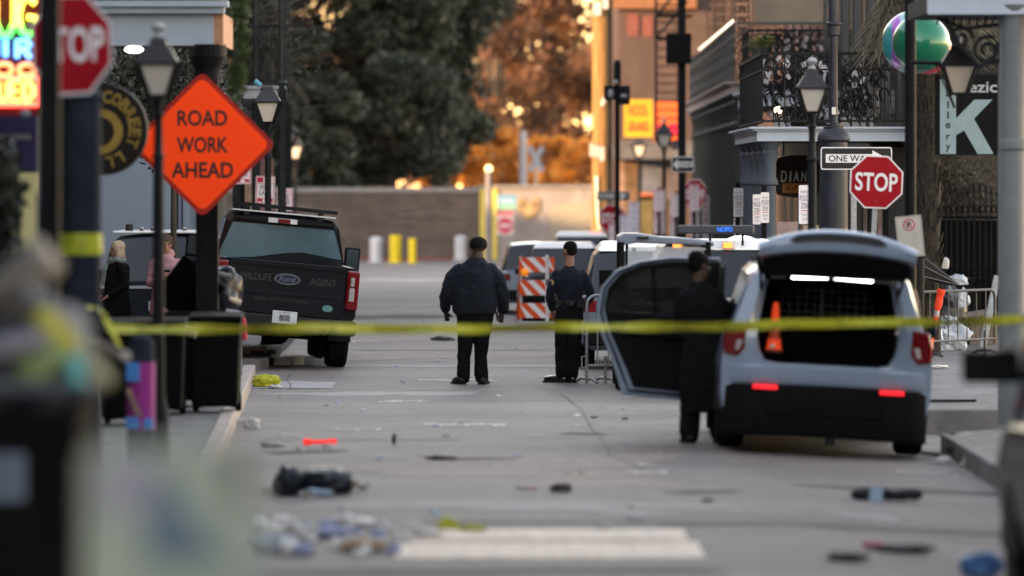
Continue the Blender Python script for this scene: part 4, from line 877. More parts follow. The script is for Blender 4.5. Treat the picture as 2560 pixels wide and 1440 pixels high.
# neon
root = sign_thing('neon_sign', 'bright multicoloured neon sign at the top left corner', 'neon sign', 46, 130, 300)
def gradneon(n, top, bot, z0, z1, es):
    m = bpy.data.materials.new(n); m.use_nodes = True; t = m.node_tree; p = t.nodes['Principled BSDF']
    tc = t.nodes.new('ShaderNodeTexCoord'); sp = t.nodes.new('ShaderNodeSeparateXYZ'); mr = t.nodes.new('ShaderNodeMapRange'); mr.inputs[1].default_value = z0; mr.inputs[2].default_value = z1
    rp = t.nodes.new('ShaderNodeValToRGB'); rp.color_ramp.elements[0].color = (*bot, 1); rp.color_ramp.elements[1].color = (*top, 1); rp.color_ramp.elements[0].position = .3; rp.color_ramp.elements[1].position = .6
    t.links.new(tc.outputs['Object'], sp.inputs[0]); t.links.new(sp.outputs['Z'], mr.inputs[0]); t.links.new(mr.outputs[0], rp.inputs[0]); t.links.new(rp.outputs[0], p.inputs['Emission Color']); p.inputs['Emission Strength'].default_value = es
    return m
b = MB(); b.bx(-.45, .17, .03, .10, KZ(290, 300) - KZ(130, 300), .6); b.build('back_panel', M('dark_red_panel', (.05, .006, .012), .6), root, smooth=False)
b = MB(); b.bx(.12, .165, .0, .03, KZ(290, 300) - KZ(130, 300), .6); b.build('side_trim', M('dark_red_trim', (.09, .008, .012), .6), root, smooth=False)
Z = lambda py: (130 - py) / 300
def strokes(b, ch, x, z0, z1, w, r=.014):
    S = {'N': [[(0, 0), (0, 1), (1, 0), (1, 1)]], 'U': [[(0, 1), (0, .25), (.3, 0), (.7, 0), (1, .25), (1, 1)]], 'G': [[(1, .85), (.6, 1), (.2, .9), (0, .5), (.2, .1), (.6, 0), (1, .15), (1, .48), (.55, .48)]], 'I': [[(.5, 0), (.5, 1)]],
         'R': [[(0, 0), (0, 1), (.7, 1), (1, .78), (.7, .52), (0, .5)], [(.5, .5), (1, 0)]], 'O': [[(.5, 1), (.1, .8), (0, .5), (.1, .2), (.5, 0), (.9, .2), (1, .5), (.9, .8), (.5, 1)]], 'E': [[(1, 1), (0, 1), (0, 0), (1, 0)], [(0, .5), (.8, .5)]], 'D': [[(0, 0), (0, 1), (.6, 1), (1, .7), (1, .3), (.6, 0), (0, 0)]]}[ch]
    for st in S: b.tube([(x + w * p, -.02, z0 + (z1 - z0) * q) for p, q in st], r, 8)
b = MB(); strokes(b, 'U', -.15 - .04, Z(88), Z(-40), .16, .024); strokes(b, 'G', .0, Z(88), Z(-5), .14, .024); b.build('top_tubes', gradneon('yellow_green_neon', (1, .55, .02), (.03, .9, .02), Z(100), Z(0), .85), root)
b = MB(); strokes(b, 'U', -.30, Z(150), Z(98), .12, .018); strokes(b, 'I', -.14, Z(142), Z(98), .07, .020); strokes(b, 'R', -.01, Z(145), Z(102), .11, .020); b.build('blue_tubes', gradneon('blue_neon', (.08, .35, 1), (.06, .3, 1), 0, 1, .75), root)
b = MB(); strokes(b, 'O', -.19, Z(190), Z(158), .14, .018); strokes(b, 'O', .0, Z(190), Z(160), .14, .018); b.build('amber_tubes', gradneon('amber_neon', (.9, .28, .04), (.9, .22, .02), 0, 1, .5), root)
b = MB()
for i, ch in enumerate('OUED'): strokes(b, ch, -.27 + .105 * i, Z(250), Z(205), .075, .020)
b.build('orange_tubes', gradneon('orange_neon', (1, .34, .02), (1, .24, .02), 0, 1, 1.0), root)
b = MB(); b.tube([(-.3, -.02, Z(262)), (.155, -.02, Z(262)), (.155, -.02, Z(196)), (-.3, -.02, Z(194))], .018, 8); b.build('red_outline_tube', gradneon('red_neon', (1, .03, .01), (1, .04, .01), 0, 1, .9), root)
b = MB(); b.ball((.06, -.02, Z(283)), (.045, .03, .04), 10); b.build('pale_disc', M('pale_blue_disc', (.2, .25, .32), .5), root)
# small wall sign at 95-140, 480-600
root = sign_thing('framed_sign', 'small blue grey framed panel hanging left of the wide pillar', 'sign', 115, 540, 345)
b = MB(); b.prism(rrect(.14, .36, .03, 3), 0, .02); b.build('frame', M('blue_grey_frame', (.09, .12, .17), .6), root, smooth=False); b = MB(); b.prism(rrect(.07, .2, .01, 2, -.02, -.01), -.005, 0); b.build('panel', M('navy_panel', (.02, .022, .04), .5), root, smooth=False)
# yellow and red hotel-like signs far right
root = sign_thing('yellow_sign', 'yellow sign with dark red lettering on the tan building', 'sign', 1596, 296, 92)
plate(root, .78, 1.02, M('sign_yellow', (.40, .25, .012), .6, 0, .12, 4), .02); b = MB(); b.text('HOOL', 0, .22, .54, .33, -.005, bold=.03); b.text('GRAND', 0, -.22, .58, .28, -.005, bold=.04); b.build('lettering', M('dull_red_letters', (.34, .035, .02), .6), root, smooth=False, fix=False)
b = MB(); b.bar((-.3, .04, .52), (-.3, .3, .52), .04); b.bar((.3, .04, .52), (.3, .3, .52), .04); b.build('bracket', iron, root)
root = sign_thing('orange_sign', 'orange red sign behind the fire escape', 'sign', 1668, 305, 91)
plate(root, .72, 1.1, M('sign_orange', (.50, .09, .02), .6, 0, .15, 3), .02); b = MB(); b.prism(ngon(20, .16, 0, -.14, -.2), -.006, 0); b.prism(ngon(20, .16, 0, .17, -.2), -.006, 0); b.bx(-.34, .34, -.005, 0, .08, .12); b.build('red_dots', M('crimson_print', (.4, .01, .05), .5), root, smooth=False)
root = sign_thing('round_board', 'small round dark board beside the far right lantern', 'sign', 1687, 362, 100); b = MB(); b.prism(ngon(20, .13), 0, .03); b.build('board', M('dark_round', (.06, .05, .055), .5), root, smooth=False)
# railroad crossing and white post, bollards, gate signs
root = T('crossing_sign', 'grey railway crossing X sign on a post above the gate house', 'road sign', (KX(1340, 74), F / 74, 0))
b = MB(); z = KZ(398, 74); b.box((0, 0, z), (.95, .02, .17), (0, R(62), 0)); b.box((0, -.03, z), (.95, .02, .17), (0, R(-62), 0)); b.build('crossbuck', M('grey_white_board', (.33, .35, .40), .6), root, smooth=False)
b = MB(); b.tube([(0, .05, 0), (0, .05, z)], .04, 10); b.build('post', galv, root)
root = T('white_post', 'tall white post left of the railway crossing sign', 'post', (KX(1307, 74), F / 74, 0)); b = MB(); b.lathe([(.14, 0), (.13, KZ(335, 74)), (.15, KZ(333, 74)), (.05, KZ(327, 74))], n=14); b.build('post', M('old_white_post', (.36, .36, .38), .7), root)
root = T('white_post', 'short white pipe with amber tip standing at the yellow door frame', 'post', (KX(1222, 84), F / 84, 0)); b = MB(); b.lathe([(.10, 0), (.10, KZ(428, 84)), (.02, KZ(424, 84))], n=12); b.build('pipe', M('white_pipe', (.16, .16, .17), .6), root)
b = MB(); b.ball((0, 0, KZ(422, 84)), .1, 10); b.build('amber_lamp', M('amber_beacon', (1, .6, .2), .4, emit=(1, .6, .22), es=.9), root)
bolw = M('bollard_white', (.46, .50, .55), .6, 0, .06); boly = M('bollard_yellow', (.62, .50, .02), .6, 0, .1)
for (px, w, top, bot, m, lab, hh) in ((940, 32, 592, 656, bolw, 'white bollard with rounded head left of the yellow ones', 1), (989, 30, 588, 657, boly, 'thick yellow bollard between the white and the thin yellow one', 0), (1031, 20, 596, 658, boly, 'thin yellow bollard in front of the boundary wall', 0), (1152, 32, 588, 650, bolw, 'white bollard half hidden behind the heavy man', 1)):
    s = (bot - HZ) / EYE; root = T('bollard', lab, 'bollard', (KX(px, s), F / s, 0), group='bollards by the boundary wall'); h = (bot - top) / s; r0 = w / 2 / s; b = MB()
    b.lathe([(r0, 0), (r0, h * .9), (r0 * .8, h * .97), (r0 * .3, h)] if hh else [(r0, 0), (r0, h * .98), (r0 * .9, h)], n=16); b.build('post', m, root)
    b = MB(); b.lathe([(r0 * 1.25, 0), (r0 * 1.2, .04), (r0, .05)], n=16); b.build('base_ring', m, root)
root = sign_thing('notice_board', 'blue and green notice board above a no entry sign on the gate house', 'sign', 1267, 505, 83)
plate(root, .58, .42, M('bluish_board', (.10, .26, .42), .6, 0, .1), .02); b = MB(); b.bx(-.28, .28, -.004, -.001, -.2, -.08); b.build('green_band', M('green_band', (.20, .42, .30), .6), root, smooth=False); b = MB(); b.text('WELCOME', 0, .04, .4, .1, -.004); b.build('lettering', white, root, smooth=False, fix=False)
root = sign_thing('no_entry_sign', 'red and white no entry sign on the gate house wall', 'sign', 1263, 558, 83)
plate(root, .5, .7, M('pinkish_white', (.50, .42, .44), .6), .02); b = MB(); b.prism(ngon(24, .23, 0, 0, -.07), -.004, 0, holes=[rrect(.34, .12, .01, 1, 0, -.07)]); b.bx(-.24, .24, -.004, 0, .25, .34); b.build('red_print', M('faded_red', (.45, .04, .09), .6), root, smooth=False)

# ornaments
root = T('christmas_ornament', 'giant shiny green Christmas ball with gold cap', 'ornament', P(2303, 108, 213), group='giant Christmas balls hung at the gallery')
def gloss(n, c, es=0): return M(n, c, .3, .15, .05, 2, coat=.5)
b = MB(); b.ball((0, 0, 0), .338, 40, 0, 24); b.build('ball', gloss('green_metallic', (.004, .12, .065)), root)
b = MB(); b.lathe([(.09, .32), (.09, .40), (.07, .41)], n=16); b.tube([(.03 * math.cos(t), 0, .43 + .03 * math.sin(t)) for t in [i * .785 for i in range(8)]], .007, 6, closed=True); b.build('gold_cap', M('gold_metal', (.75, .42, .10), .25, 1, .1), root)
root = T('christmas_ornament', 'giant teal and purple striped Christmas ball behind the green one', 'ornament', P(2284, 106, 207), group='giant Christmas balls hung at the gallery')
m = gloss('teal_purple_metallic', (.02, .2, .2)); t = m.node_tree; tc = t.nodes.new('ShaderNodeTexCoord'); sp = t.nodes.new('ShaderNodeSeparateXYZ'); rp = t.nodes.new('ShaderNodeValToRGB'); mr = t.nodes.new('ShaderNodeMapRange'); mr.inputs[1].default_value = -.35; mr.inputs[2].default_value = .1
t.links.new(tc.outputs['Object'], sp.inputs[0]); t.links.new(sp.outputs['X'], mr.inputs[0]); t.links.new(mr.outputs[0], rp.inputs[0]); t.links.new(rp.outputs[0], t.nodes['Principled BSDF'].inputs['Base Color'])
e = rp.color_ramp.elements; e[0].color = (.02, .22, .24, 1); e[0].position = .12; e[1].color = (.02, .12, .10, 1); e[1].position = .9
for ps, cc in ((.2, (.24, .05, .36, 1)), (.34, (.24, .05, .36, 1)), (.42, (.3, .45, .5, 1)), (.55, (.03, .25, .22, 1))): q = e.new(ps); q.color = cc
b = MB(); b.ball((0, 0, 0), .385, 40, 0, 24); b.build('ball', m, root); b = MB(); b.lathe([(.08, .37), (.08, .44), (.07, .45)], n=16); b.build('gold_cap', M('gold_metal', (0, 0, 0)), root)
root = T('christmas_ornament', 'giant red Christmas ball showing behind the green one', 'ornament', P(2318, 124, 201), group='giant Christmas balls hung at the gallery')
b = MB(); b.ball((0, 0, 0), .31, 32, 0, 20); b.build('ball', gloss('red_metallic', (.55, .01, .03)), root); b = MB(); b.lathe([(.07, .29), (.07, .36), (.06, .37)], n=16); b.build('gold_cap', M('gold_metal', (0, 0, 0)), root)
# planter boxes with pale lamps on gallery
root = T('flower_basket', 'dark pot with yellow green plant on the second gallery rail', 'plant pot', P(1903, 130, 150)); b = MB(); b.lathe([(.12, -.12), (.2, .06), (.2, .08)], n=14); b.build('pot', M('dark_pot', (.04, .05, .045), .6), root); leaves('foliage', [(0, 0, .15, .22, .15, .12, 1), (.1, 0, .2, .12, .1, .08, 1)], 350, .04, leafmat('yellow_green_leaf', (.05, .06, .02), (.20, .20, .05), 8, .3), root, 12)
for (px, py, w, h, s, lab) in ((1899, 167, .25, .26, 165, 'square white box lamp on the gallery corner'), (1872, 178, .17, .24, 160, 'pale box lamp behind and left of the square one')):
    root = T('box_lamp', lab, 'box lamp', P(px, py, s), group='box lamps on the gallery'); b = MB(); b.bx(-w / 2, w / 2, 0, .12, -h / 2, h / 2); b.build('panel', M('frosted_panel', (.42, .43, .44), .5), root, smooth=False)
    b = MB()
    for z in (-h / 2, 0, h / 2): b.bx(-w / 2 - .01, w / 2 + .01, -.015, .0, z - .01, z + .01)
    for x in (-w / 2, w / 2): b.bx(x - .01, x + .01, -.015, 0, -h / 2, h / 2)
    b.build('frame', iron, root, smooth=False)
# ================================================================= vehicles (local: x right, y forward, z up, rear bumper at y=0)
def half_section(z0, wl, zb, wb, zr, wr):
    c = max(zb - .2, z0 + .32)
    return [(0, z0), (wl * .8, z0), (wl * .96, z0 + .1), (wl, z0 + .28), (wl * 1.005, c), (wb, zb), (wb - .03, zb + .03), (wr + .035, max(zr - .11, zb + .035)), (wr - .04, max(zr - .03, zb + .04)), (wr * .55, max(zr, zb + .045)), (0, max(zr + .012, zb + .05))]
def loop20(h): return h + [(-x, z) for x, z in h[-2:0:-1]]
def shell(root, st, body, glass, side_win=(), ws=(), rake=None, caps=(True, True), trim=None, open_top=()):
    """st: (y, z0, wl, zb, wb, zr, wr); side_win / ws: indexes of spans that are glazed"""
    loops = []
    for i, (y, *a) in enumerate(st):
        L = loop20(half_section(*a)); loops.append([(x, y + (rake(i, z) if rake else 0), z) for x, z in L])
    B, W, G, G2 = MB(), MB(), MB(), MB(); n = 20
    for i in range(len(st) - 1):
        for k in range(n):
            h = k if k < 10 else 19 - k
            q = [loops[i][k], loops[i][(k + 1) % n], loops[i + 1][(k + 1) % n], loops[i + 1][k]]
            t = W if (h == 6 and i in side_win) else ((G2 if i < 3 else G) if (i in ws and h >= 6) else B)
            t.add(q, [(0, 1, 2, 3)])
    for e, i in ((0, 0), (1, len(st) - 1)):
        if caps[e]: B.add(loops[i], [tuple(range(n))])
    def weld(mb):
        key = {}; vs = []; mp = []
        for v in mb.v:
            k = tuple(round(c, 4) for c in v)
            if k not in key: key[k] = len(vs); vs.append(v)
            mp.append(key[k])
        mb.v = vs; mb.f = [tuple(mp[i] for i in f) for f in mb.f]
    for mb, nm, m in ((B, 'body', body), (W, 'side_window', glass), (G, 'windscreen', glass), (G2, 'rear_window', glass)):
        if mb.f: weld(mb); mb.build(nm, m, root, ang=28)
    return loops
def wheel(root, x, y, r=.36, w=.25, side=1, rim=None):
    b = MB(); xo = x - side * w / 2
    b.lathe([(r * .62, -w / 2), (r * .93, -w / 2), (r, -w / 2 + .04), (r, w / 2 - .04), (r * .93, w / 2), (r * .62, w / 2)], n=32); b.xf(Matrix.Translation((xo, y, r)) @ Matrix.Rotation(R(90), 4, 'Y')); t = b.build('wheel', rubber, root)
    b = MB(); b.lathe([(r * .62, -.08), (r * .62, w / 2 - .05), (r * .5, w / 2 - .06), (r * .15, w / 2 - .03), (.02, w / 2 - .03)], n=20); b.xf(Matrix.Translation((xo, y, r)) @ Matrix.Rotation(R(90) * side, 4, 'Y')); b.build('rim', rim or M('wheel_rim', (.10, .10, .11), .35, .7, .2), t)
def arch(root, x, y, r, side, m=None):
    b = MB(); b.prism([(y + (r + .06) * math.cos(t), .36 + (r + .06) * math.sin(t)) for t in [math.pi * i / 12 for i in range(13)]], x - side * .3, x + side * .004, axis='x'); b.build('wheel_arch', m or M('arch_black', (.008, .008, .008), .8), root, smooth=False)
def mirror(root, x, y, z, side, w=.22, h=.18, m=None):
    b = MB(); b.box((x + side * (w / 2 + .06), y, z), (w, .1, h)); b.box((x + side * .04, y, z - h * .25), (.1, .04, .04)); o = b.build('mirror', m or plasticb, root, smooth=False, bevel=.02)
    b = MB(); b.bx(x + side * (w / 2 + .06) - w * .42, x + side * (w / 2 + .06) + w * .42, y - .056, y - .052, z - h * .4, z + h * .4); b.build('mirror_glass', glassd, o, smooth=False)
redlens = M('red_lens', (.14, .003, .006), .2, 0, .1, 4, coat=.3); clearlens = M('clear_lens', (.35, .33, .33), .15, 0, .1, 4, coat=.4)
silv = M('silver_white_paint', (.225, .285, .38), .3, .0, .04, 1.5, coat=.7); whitep = M('white_car_paint', (.52, .53, .56), .28, 0, .03, 1, coat=.7); greyp = M('grey_blue_paint', (.13, .16, .20), .3, .2, .05, 1, coat=.6)
navyp = M('near_black_paint', (.006, .007, .011), .3, .0, .15, 1.2, coat=.05, spec=.15); cloth_b = M('black_trim', (.005, .005, .0055), .9, 0, .3, 12, spec=.15)
cabglass = M('see_through_glass', (.75, .82, .80), .05, 0, .02, 1, alpha=.22)

# ---- the open silver police SUV
def hero_suv():
    root = T('police_car', 'silver white police car seen from behind with open tailgate and open rear door', 'police car', (KX(2056, 266), F / 266, -.035), rot=(0, R(2.9), R(-.6)))
    st = [(0.0, .27, .985, 1.04, .965, 1.745, .70), (.22, .25, .995, 1.05, .97, 1.76, .72), (.36, .24, 1.0, 1.05, .97, 1.77, .73), (1.02, .24, 1.0, 1.04, .965, 1.785, .74), (1.10, .24, 1.0, 1.04, .965, 1.785, .74), (2.02, .24, 1.0, 1.03, .965, 1.785, .74), (2.12, .24, 1.0, 1.03, .965, 1.785, .74),
          (3.05, .24, 1.0, 1.02, .955, 1.74, .69), (3.85, .26, .995, 1.0, .94, 1.06, .80), (4.6, .3, .96, .93, .88, .96, .7), (5.0, .35, .80, .80, .7, .82, .6)]
    rake = lambda i, z: (max(0, z - .98) * .36 * (1, .45, .2)[i]) if i < 3 else 0
    loops = shell(root, st, silv, glassd, side_win=(2, 4, 6), ws=(), rake=rake, caps=(False, True))
    # windscreen cut as its own glass
    b = MB(); b.add([(-.84, 3.80, 1.08), (.84, 3.80, 1.08), (.66, 3.10, 1.70), (-.66, 3.10, 1.70)], [(0, 1, 2, 3)]); b.xf(Matrix.Translation((0, .03, .03))); b.build('windscreen', cabglass, root, smooth=False)
    # rear frame round the cargo opening
    inner = loop20([(0, .84), (.48, .84), (.585, .86), (.64, .95), (.665, 1.06), (.665, 1.12), (.66, 1.18), (.60, 1.56), (.57, 1.63), (.33, 1.67), (0, 1.68)])
    rk = lambda z: max(0, z - .98) * .36
    ol = [(x, y, z) for x, y, z in loops[0]]; mid = [((x * .35 + ix * .65), .03 + rk(iz * .5 + z * .5) - .055, z * .35 + iz * .65) for (x, y, z), (ix, iz) in zip(ol, inner)]
    il = [(x, .05 + rk(z), z) for x, z in inner]; il2 = [(x * .985, .16 + rk(z), z + (.01 if z < 1.2 else -.01)) for x, z in inner]
    b = MB(); n = 20
    for a, c in ((ol, mid), (mid, il), (il, il2)):
        m_ = MB(); m_.add(a + c, [(k, (k + 1) % n, n + (k + 1) % n, n + k) for k in range(n)]); b.add(m_.v, m_.f)
    b.build('rear_frame', silv, root, ang=30)
    b = MB()
    for sx in (-1, 1):
        b.tube([(sx * .735, .012, .86), (sx * .75, .02, 1.0), (sx * .755, .05, 1.14)], .005, 4); b.tube([(sx * 1.003, .30, .62), (sx * 1.006, .36, .85), (sx * 1.0, .4, 1.0)], .005, 4)
        b.tube([(sx * 1.004, 1.45, .45), (sx * 1.008, 1.42, .8), (sx * .985, 1.3, 1.02)], .005, 4); b.tube([(sx * 1.004, 2.58, .35), (sx * 1.008, 2.58, .8), (sx * .98, 2.55, 1.03)], .005, 4)
    b.build('panel_gap', cloth_b, root)
    b = MB()
    for sx in (-1, 1): b.add([(sx * .945, .50, 1.14), (sx * .945, .95, 1.12), (sx * .80, 1.0, 1.64), (sx * .835, .62, 1.56)], [(0, 1, 2, 3)])
    b.xf(Matrix.Scale(1.025, 4, (1, 0, 0))); b.build('quarter_glass', glassd, root, smooth=False)
    # bumper: painted band and black lower part
    def band(z0, z1, off, m, name, w=1.0, pinch=0):
        b = MB(); rows = []
        for z in (z0, z0 + .04, (z0 + z1) / 2, z1 - .03, z1):
            e = 0 if z not in (z0, z1) else .03
            rows.append([(x * w, -off + e + .10 * (abs(x) ** 5) + .16 * max(0, abs(x) - .85), z - pinch * x * x) for x in [-1.0, -.97, -.9, -.8, -.6, -.3, 0, .3, .6, .8, .9, .97, 1.0]])
        b.grid(rows); b.add([(p[0], .35, p[2]) for p in (rows[0][0], rows[-1][0], rows[-1][-1], rows[0][-1])] + [rows[0][0], rows[-1][0], rows[-1][-1], rows[0][-1]], [(0, 1, 5, 4), (2, 3, 7, 6)]); b.grid([rows[-1], [(p[0] * .97, .2, p[2]) for p in rows[-1]]]); b.grid([rows[0], [(p[0] * .97, .4, p[2]) for p in rows[0]]])
        return b.build(name, m, root, ang=40)
    band(.64, .83, .10, silv, 'bumper', .985); band(.17, .655, .115, plasticb, 'lower_bumper', .965, .02)
    b = MB(); b.bx(-.55, .55, -.13, -.11, .36, .50); b.build('bumper_recess', cloth_b, root, smooth=False, bevel=.01)
    for x in (-.66, .53):
        b = MB(); b.bx(x - .03, x + .20, -.135, -.09, .602, .642); b.build('reflector', M('red_reflector', (.5, .01, .02), .3, 0, .1, emit=(1, .02, .03), es=.16), root, smooth=False, bevel=.006)
    b = MB(); b.lathe([(.05, 0), (.045, .1), (.02, .15)], (0.06, -.05, .10), 10); b.bx(.02, .10, -.02, .1, .14, .3); b.build('tow_hitch', iron, root)
    # tail lamps wrap the corners
    for sx in (-1, 1):
        b = MB(); b.prism([(sx * .79, 1.22), (sx * .94, 1.20), (sx * .985, 1.06), (sx * .975, .92), (sx * .84, .90), (sx * .78, .98)], -.05, .16); tl = b.build('tail_lamp', redlens, root, smooth=False, bevel=.02)
        b = MB(); b.prism([(sx * .80, 1.05), (sx * .86, 1.05), (sx * .875, .95), (sx * .835, .95)], -.062, -.04); b.build('reversing_lens', clearlens, tl, smooth=False, bevel=.01)
    # black cargo interior, cage, seats
    b = MB(); b.bx(-.64, .64, .10, 1.9, .80, .83); b.bx(-.655, -.63, .2, 1.9, .83, 1.6); b.bx(.63, .655, .2, 1.9, .83, 1.6); b.bx(-.6, .6, .45, 3.0, 1.68, 1.70); b.bx(-.95, .95, 1.9, 3.8, .45, .5); b.bx(-.9, -.7, 3.5, 3.7, .5, 1.05)
    b.build('cargo_liner', cloth_b, root, smooth=False)
    b = MB(); hole = [(-.5, 1.22), (.5, 1.22), (.46, 1.54), (-.46, 1.54)]; b.prism([(-.65, .8), (.65, .8), (.62, 1.66), (-.62, 1.66)], 1.30, 1.33, holes=[hole]); b.build('bulkhead', cloth_b, root, smooth=False)
    b = MB()
    for k in range(13): b.bar((-.48 + .08 * k, 1.31, 1.2), (-.48 + .08 * k, 1.31, 1.56), .009)
    for k in range(5): b.bar((-.5, 1.31, 1.24 + .07 * k), (.5, 1.31, 1.24 + .07 * k), .009)
    b.bx(-.03, .0, 1.29, 1.34, 1.2, 1.56); b.build('cage', M('grey_cage', (.16, .18, .19), .5), root, smooth=False)
    for x in (-.5, .42):
        b = MB(); b.box((x, 2.5, 1.08), (.5, .2, .75), taper=.8); b.box((x, 2.5, 1.53), (.26, .12, .2), taper=.85); b.build('seat', cloth_b, root, bevel=.04)
    b = MB(); b.bx(-.7, .7, 3.4, 3.7, .9, 1.12); b.build('dashboard', cloth_b, root, smooth=False)
    # raised tailgate
    rows = []; N = 18; yh = .30
    for i in range(N + 1):
        u = -1 + 2 * i / N; x = u * .735; cu = 1 - abs(u) ** 2.2; zt = 1.985 + .155 * cu; zb = 1.845 + .075 * cu; xe = .64 * u if abs(u) > .9 else .66 * u
        th = .03 * (abs(u) > .97)
        rows.append([(xe, yh, 1.745), (u * .68, -.30, (1.745 + zt) / 2 + .05), (x, -.86, zt - .01), (x, -.93, zt - .035), (x * .995, -.955, (zt + zb) / 2 + .01), (x * .99, -.93, zb + .015), (x * .97, -.88, zb), (u * .66, -.3, 1.745), (xe, yh + .01, 1.70)])
    b = MB(); b.grid(rows); b.add(rows[0], [tuple(range(9))]); b.add(rows[-1], [tuple(range(9))]); tg = b.build('tailgate', silv, root, ang=50)
    b = MB(); b.grid([[(r[6][0] * .96, r[6][1] + .02, r[6][2] - .012), (r[6][0] * .95, -.6, r[6][2] - .12), (r[7][0] * .9, -.25, 1.70 - .03), (r[8][0] * .9, yh, 1.66)] for r in rows]); b.build('tailgate_trim', cloth_b, tg, ang=50)
    b = MB(); 
    q = []
    for i in range(13):
        u = -.62 + 1.24 * i / 12; cu = 1 - abs(u) ** 2.2; zt = 1.985 + .155 * cu; zb = 1.845 + .075 * cu; zm = (zt + zb) / 2
        e = .06 * min(1, (.62 - abs(u)) * 9 + .05); q.append([(u * .735, -.962, zm - e * .45 + .02), (u * .735, -.964, zm + e * .75 + .02)])
    b.grid(q); b.build('plate_recess', M('dark_recess', (.03, .034, .04), .6), tg, smooth=False)
    for sx in (-1, 1):
        b = MB(); b.tube([(sx * .64, .40, 1.45), (sx * .69, -.45, 1.80)], .014, 8); b.build('gas_strut', iron, root)
        b = MB(); b.prism([(.62 * sx, 1.66), (.70 * sx, 1.7), (.73 * sx, 1.86), (.66 * sx, 1.86)], -.4, -.2); b.build('tailgate_hinge', cloth_b, tg, smooth=False)
    lb = MB(); lb.tube([(-.62, .20, 1.655), (-.3, .18, 1.675), (0, .18, 1.68), (.3, .18, 1.675), (.62, .2, 1.65)], .030, 8); bar = lb.build('traffic_light_bar', cloth_b, root)
    ledm = M('lit_led', (1, .97, .93), .4, emit=(1, .95, .88), es=1.6); ledd = M('dim_led', (.3, .29, .28), .4)
    for (x0, x1, m) in ((-.365, -.02, ledm), (.035, .40, ledm), (-.56, -.42, ledd), (.44, .60, ledd)):
        b = MB(); n = int((x1 - x0) / .04)
        for k in range(n): xx = x0 + (k + .5) * (x1 - x0) / n; b.ball((xx, .155 + abs(xx) * .03, 1.675 - .03 * abs(xx) * 1.3), ((x1 - x0) / n * .62, .02, .020), 8, 0, 5)
        b.build('led_strip', m, bar)
    # opened left rear door
    out = [(0, .33), (.90, .37), (.96, .55), (1.04, .75), (1.13, .94), (1.19, 1.15), (1.20, 1.22), (1.165, 1.42), (1.02, 1.60), (.80, 1.70), (.5, 1.755), (0, 1.77)]
    win = [(.18, 1.16), (1.10, 1.20), (1.08, 1.38), (.96, 1.54), (.76, 1.63), (.18, 1.68)]
    door = T('rear_door', None, None, (-.975, 2.55, 0), rot=(0, 0, R(3))); door.parent = root
    flip = lambda L: [(-a, z) for a, z in L]
    b = MB(); b.prism(flip(out), -.03, .05, holes=[flip(win)]); b.build('door_shell', silv, door, smooth=False, bevel=.012)
    innr = [(0, .42), (.80, .46), (.87, .62), (.97, .82), (1.05, .98), (1.115, 1.18), (1.12, 1.25), (1.10, 1.41), (.98, 1.57), (.78, 1.665), (.5, 1.715), (0, 1.73)]
    b = MB(); b.prism(flip(innr), -.08, -.028, holes=[flip(win)]); b.prism([(-.15, .95), (-.9, .98), (-.98, 1.08), (-.15, 1.08)], -.13, -.08); b.build('door_trim', cloth_b, door, smooth=False, bevel=.01)
    b = MB(); b.tube([(-a * 1.0, -.06, z) for a, z in [(0.0, .385), (.845, .42), (.915, .58), (1.005, .79), (1.09, .965), (1.155, 1.18), (1.13, 1.42), (1.0, 1.585), (.79, 1.68), (.5, 1.735), (0, 1.75)]], .011, 6); b.build('door_seal', rubber, door)
    b = MB(); b.prism(flip(win), -.005, .01); b.build('door_glass', M('tinted_glass', (.014, .016, .015), .08, 0, .1, 2, alpha=.86), door, smooth=False)
    b = MB(); b.bar((-.62, -.03, 1.16), (-.66, -.03, 1.66), .03); b.build('window_bar', cloth_b, door)
    b = MB(); b.bx(-.985, -.955, 1.45, 2.5, .45, 1.7); b.build('door_opening', cloth_b, root, smooth=False)
    for (x, s_) in ((-.94, -1), (.94, 1)):
        arch(root, s_ * 1.0, .93, .38, s_); wheel(root, s_ * .985, .93, .375, .26, s_); arch(root, s_ * 1.0, 3.95, .38, s_); wheel(root, s_ * .985, 3.95, .375, .26, s_)
    b = MB(); b.bx(-.75, .75, .3, 4.6, .2, .3); b.build('underbody', cloth_b, root, smooth=False)
    mirror(root, .97, 3.3, 1.15, 1)
    b = MB(); b.ball((-.52, .02, 1.0), .025, 10); b.ball((.64, .0, 1.18), .02, 8); b.build('striker', M('small_lamp', (.5, .4, .35), .3), root)
    for sx in (-1, 1): b = MB(); b.tube([(sx * .66, .5, 1.79), (sx * .67, 1.6, 1.81), (sx * .66, 2.7, 1.79)], .018, 6); b.build('roof_rail', plasticb, root)
hero_suv()
o = T('traffic_cone', 'orange traffic cone standing inside the open police car', 'traffic cone', P(1938, 884, 265) + Vector((0, .30, 0)), rot=(0, R(2.9), 0))
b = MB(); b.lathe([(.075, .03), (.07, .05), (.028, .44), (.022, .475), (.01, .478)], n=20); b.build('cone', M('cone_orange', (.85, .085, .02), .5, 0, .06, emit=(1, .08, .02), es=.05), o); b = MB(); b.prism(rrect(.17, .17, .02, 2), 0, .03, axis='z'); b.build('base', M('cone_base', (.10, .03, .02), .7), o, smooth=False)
b = MB(); b.lathe([(.0615, .13), (.049, .25)], n=20); b.build('collar', M('cone_collar', (.75, .10, .04), .4), o)

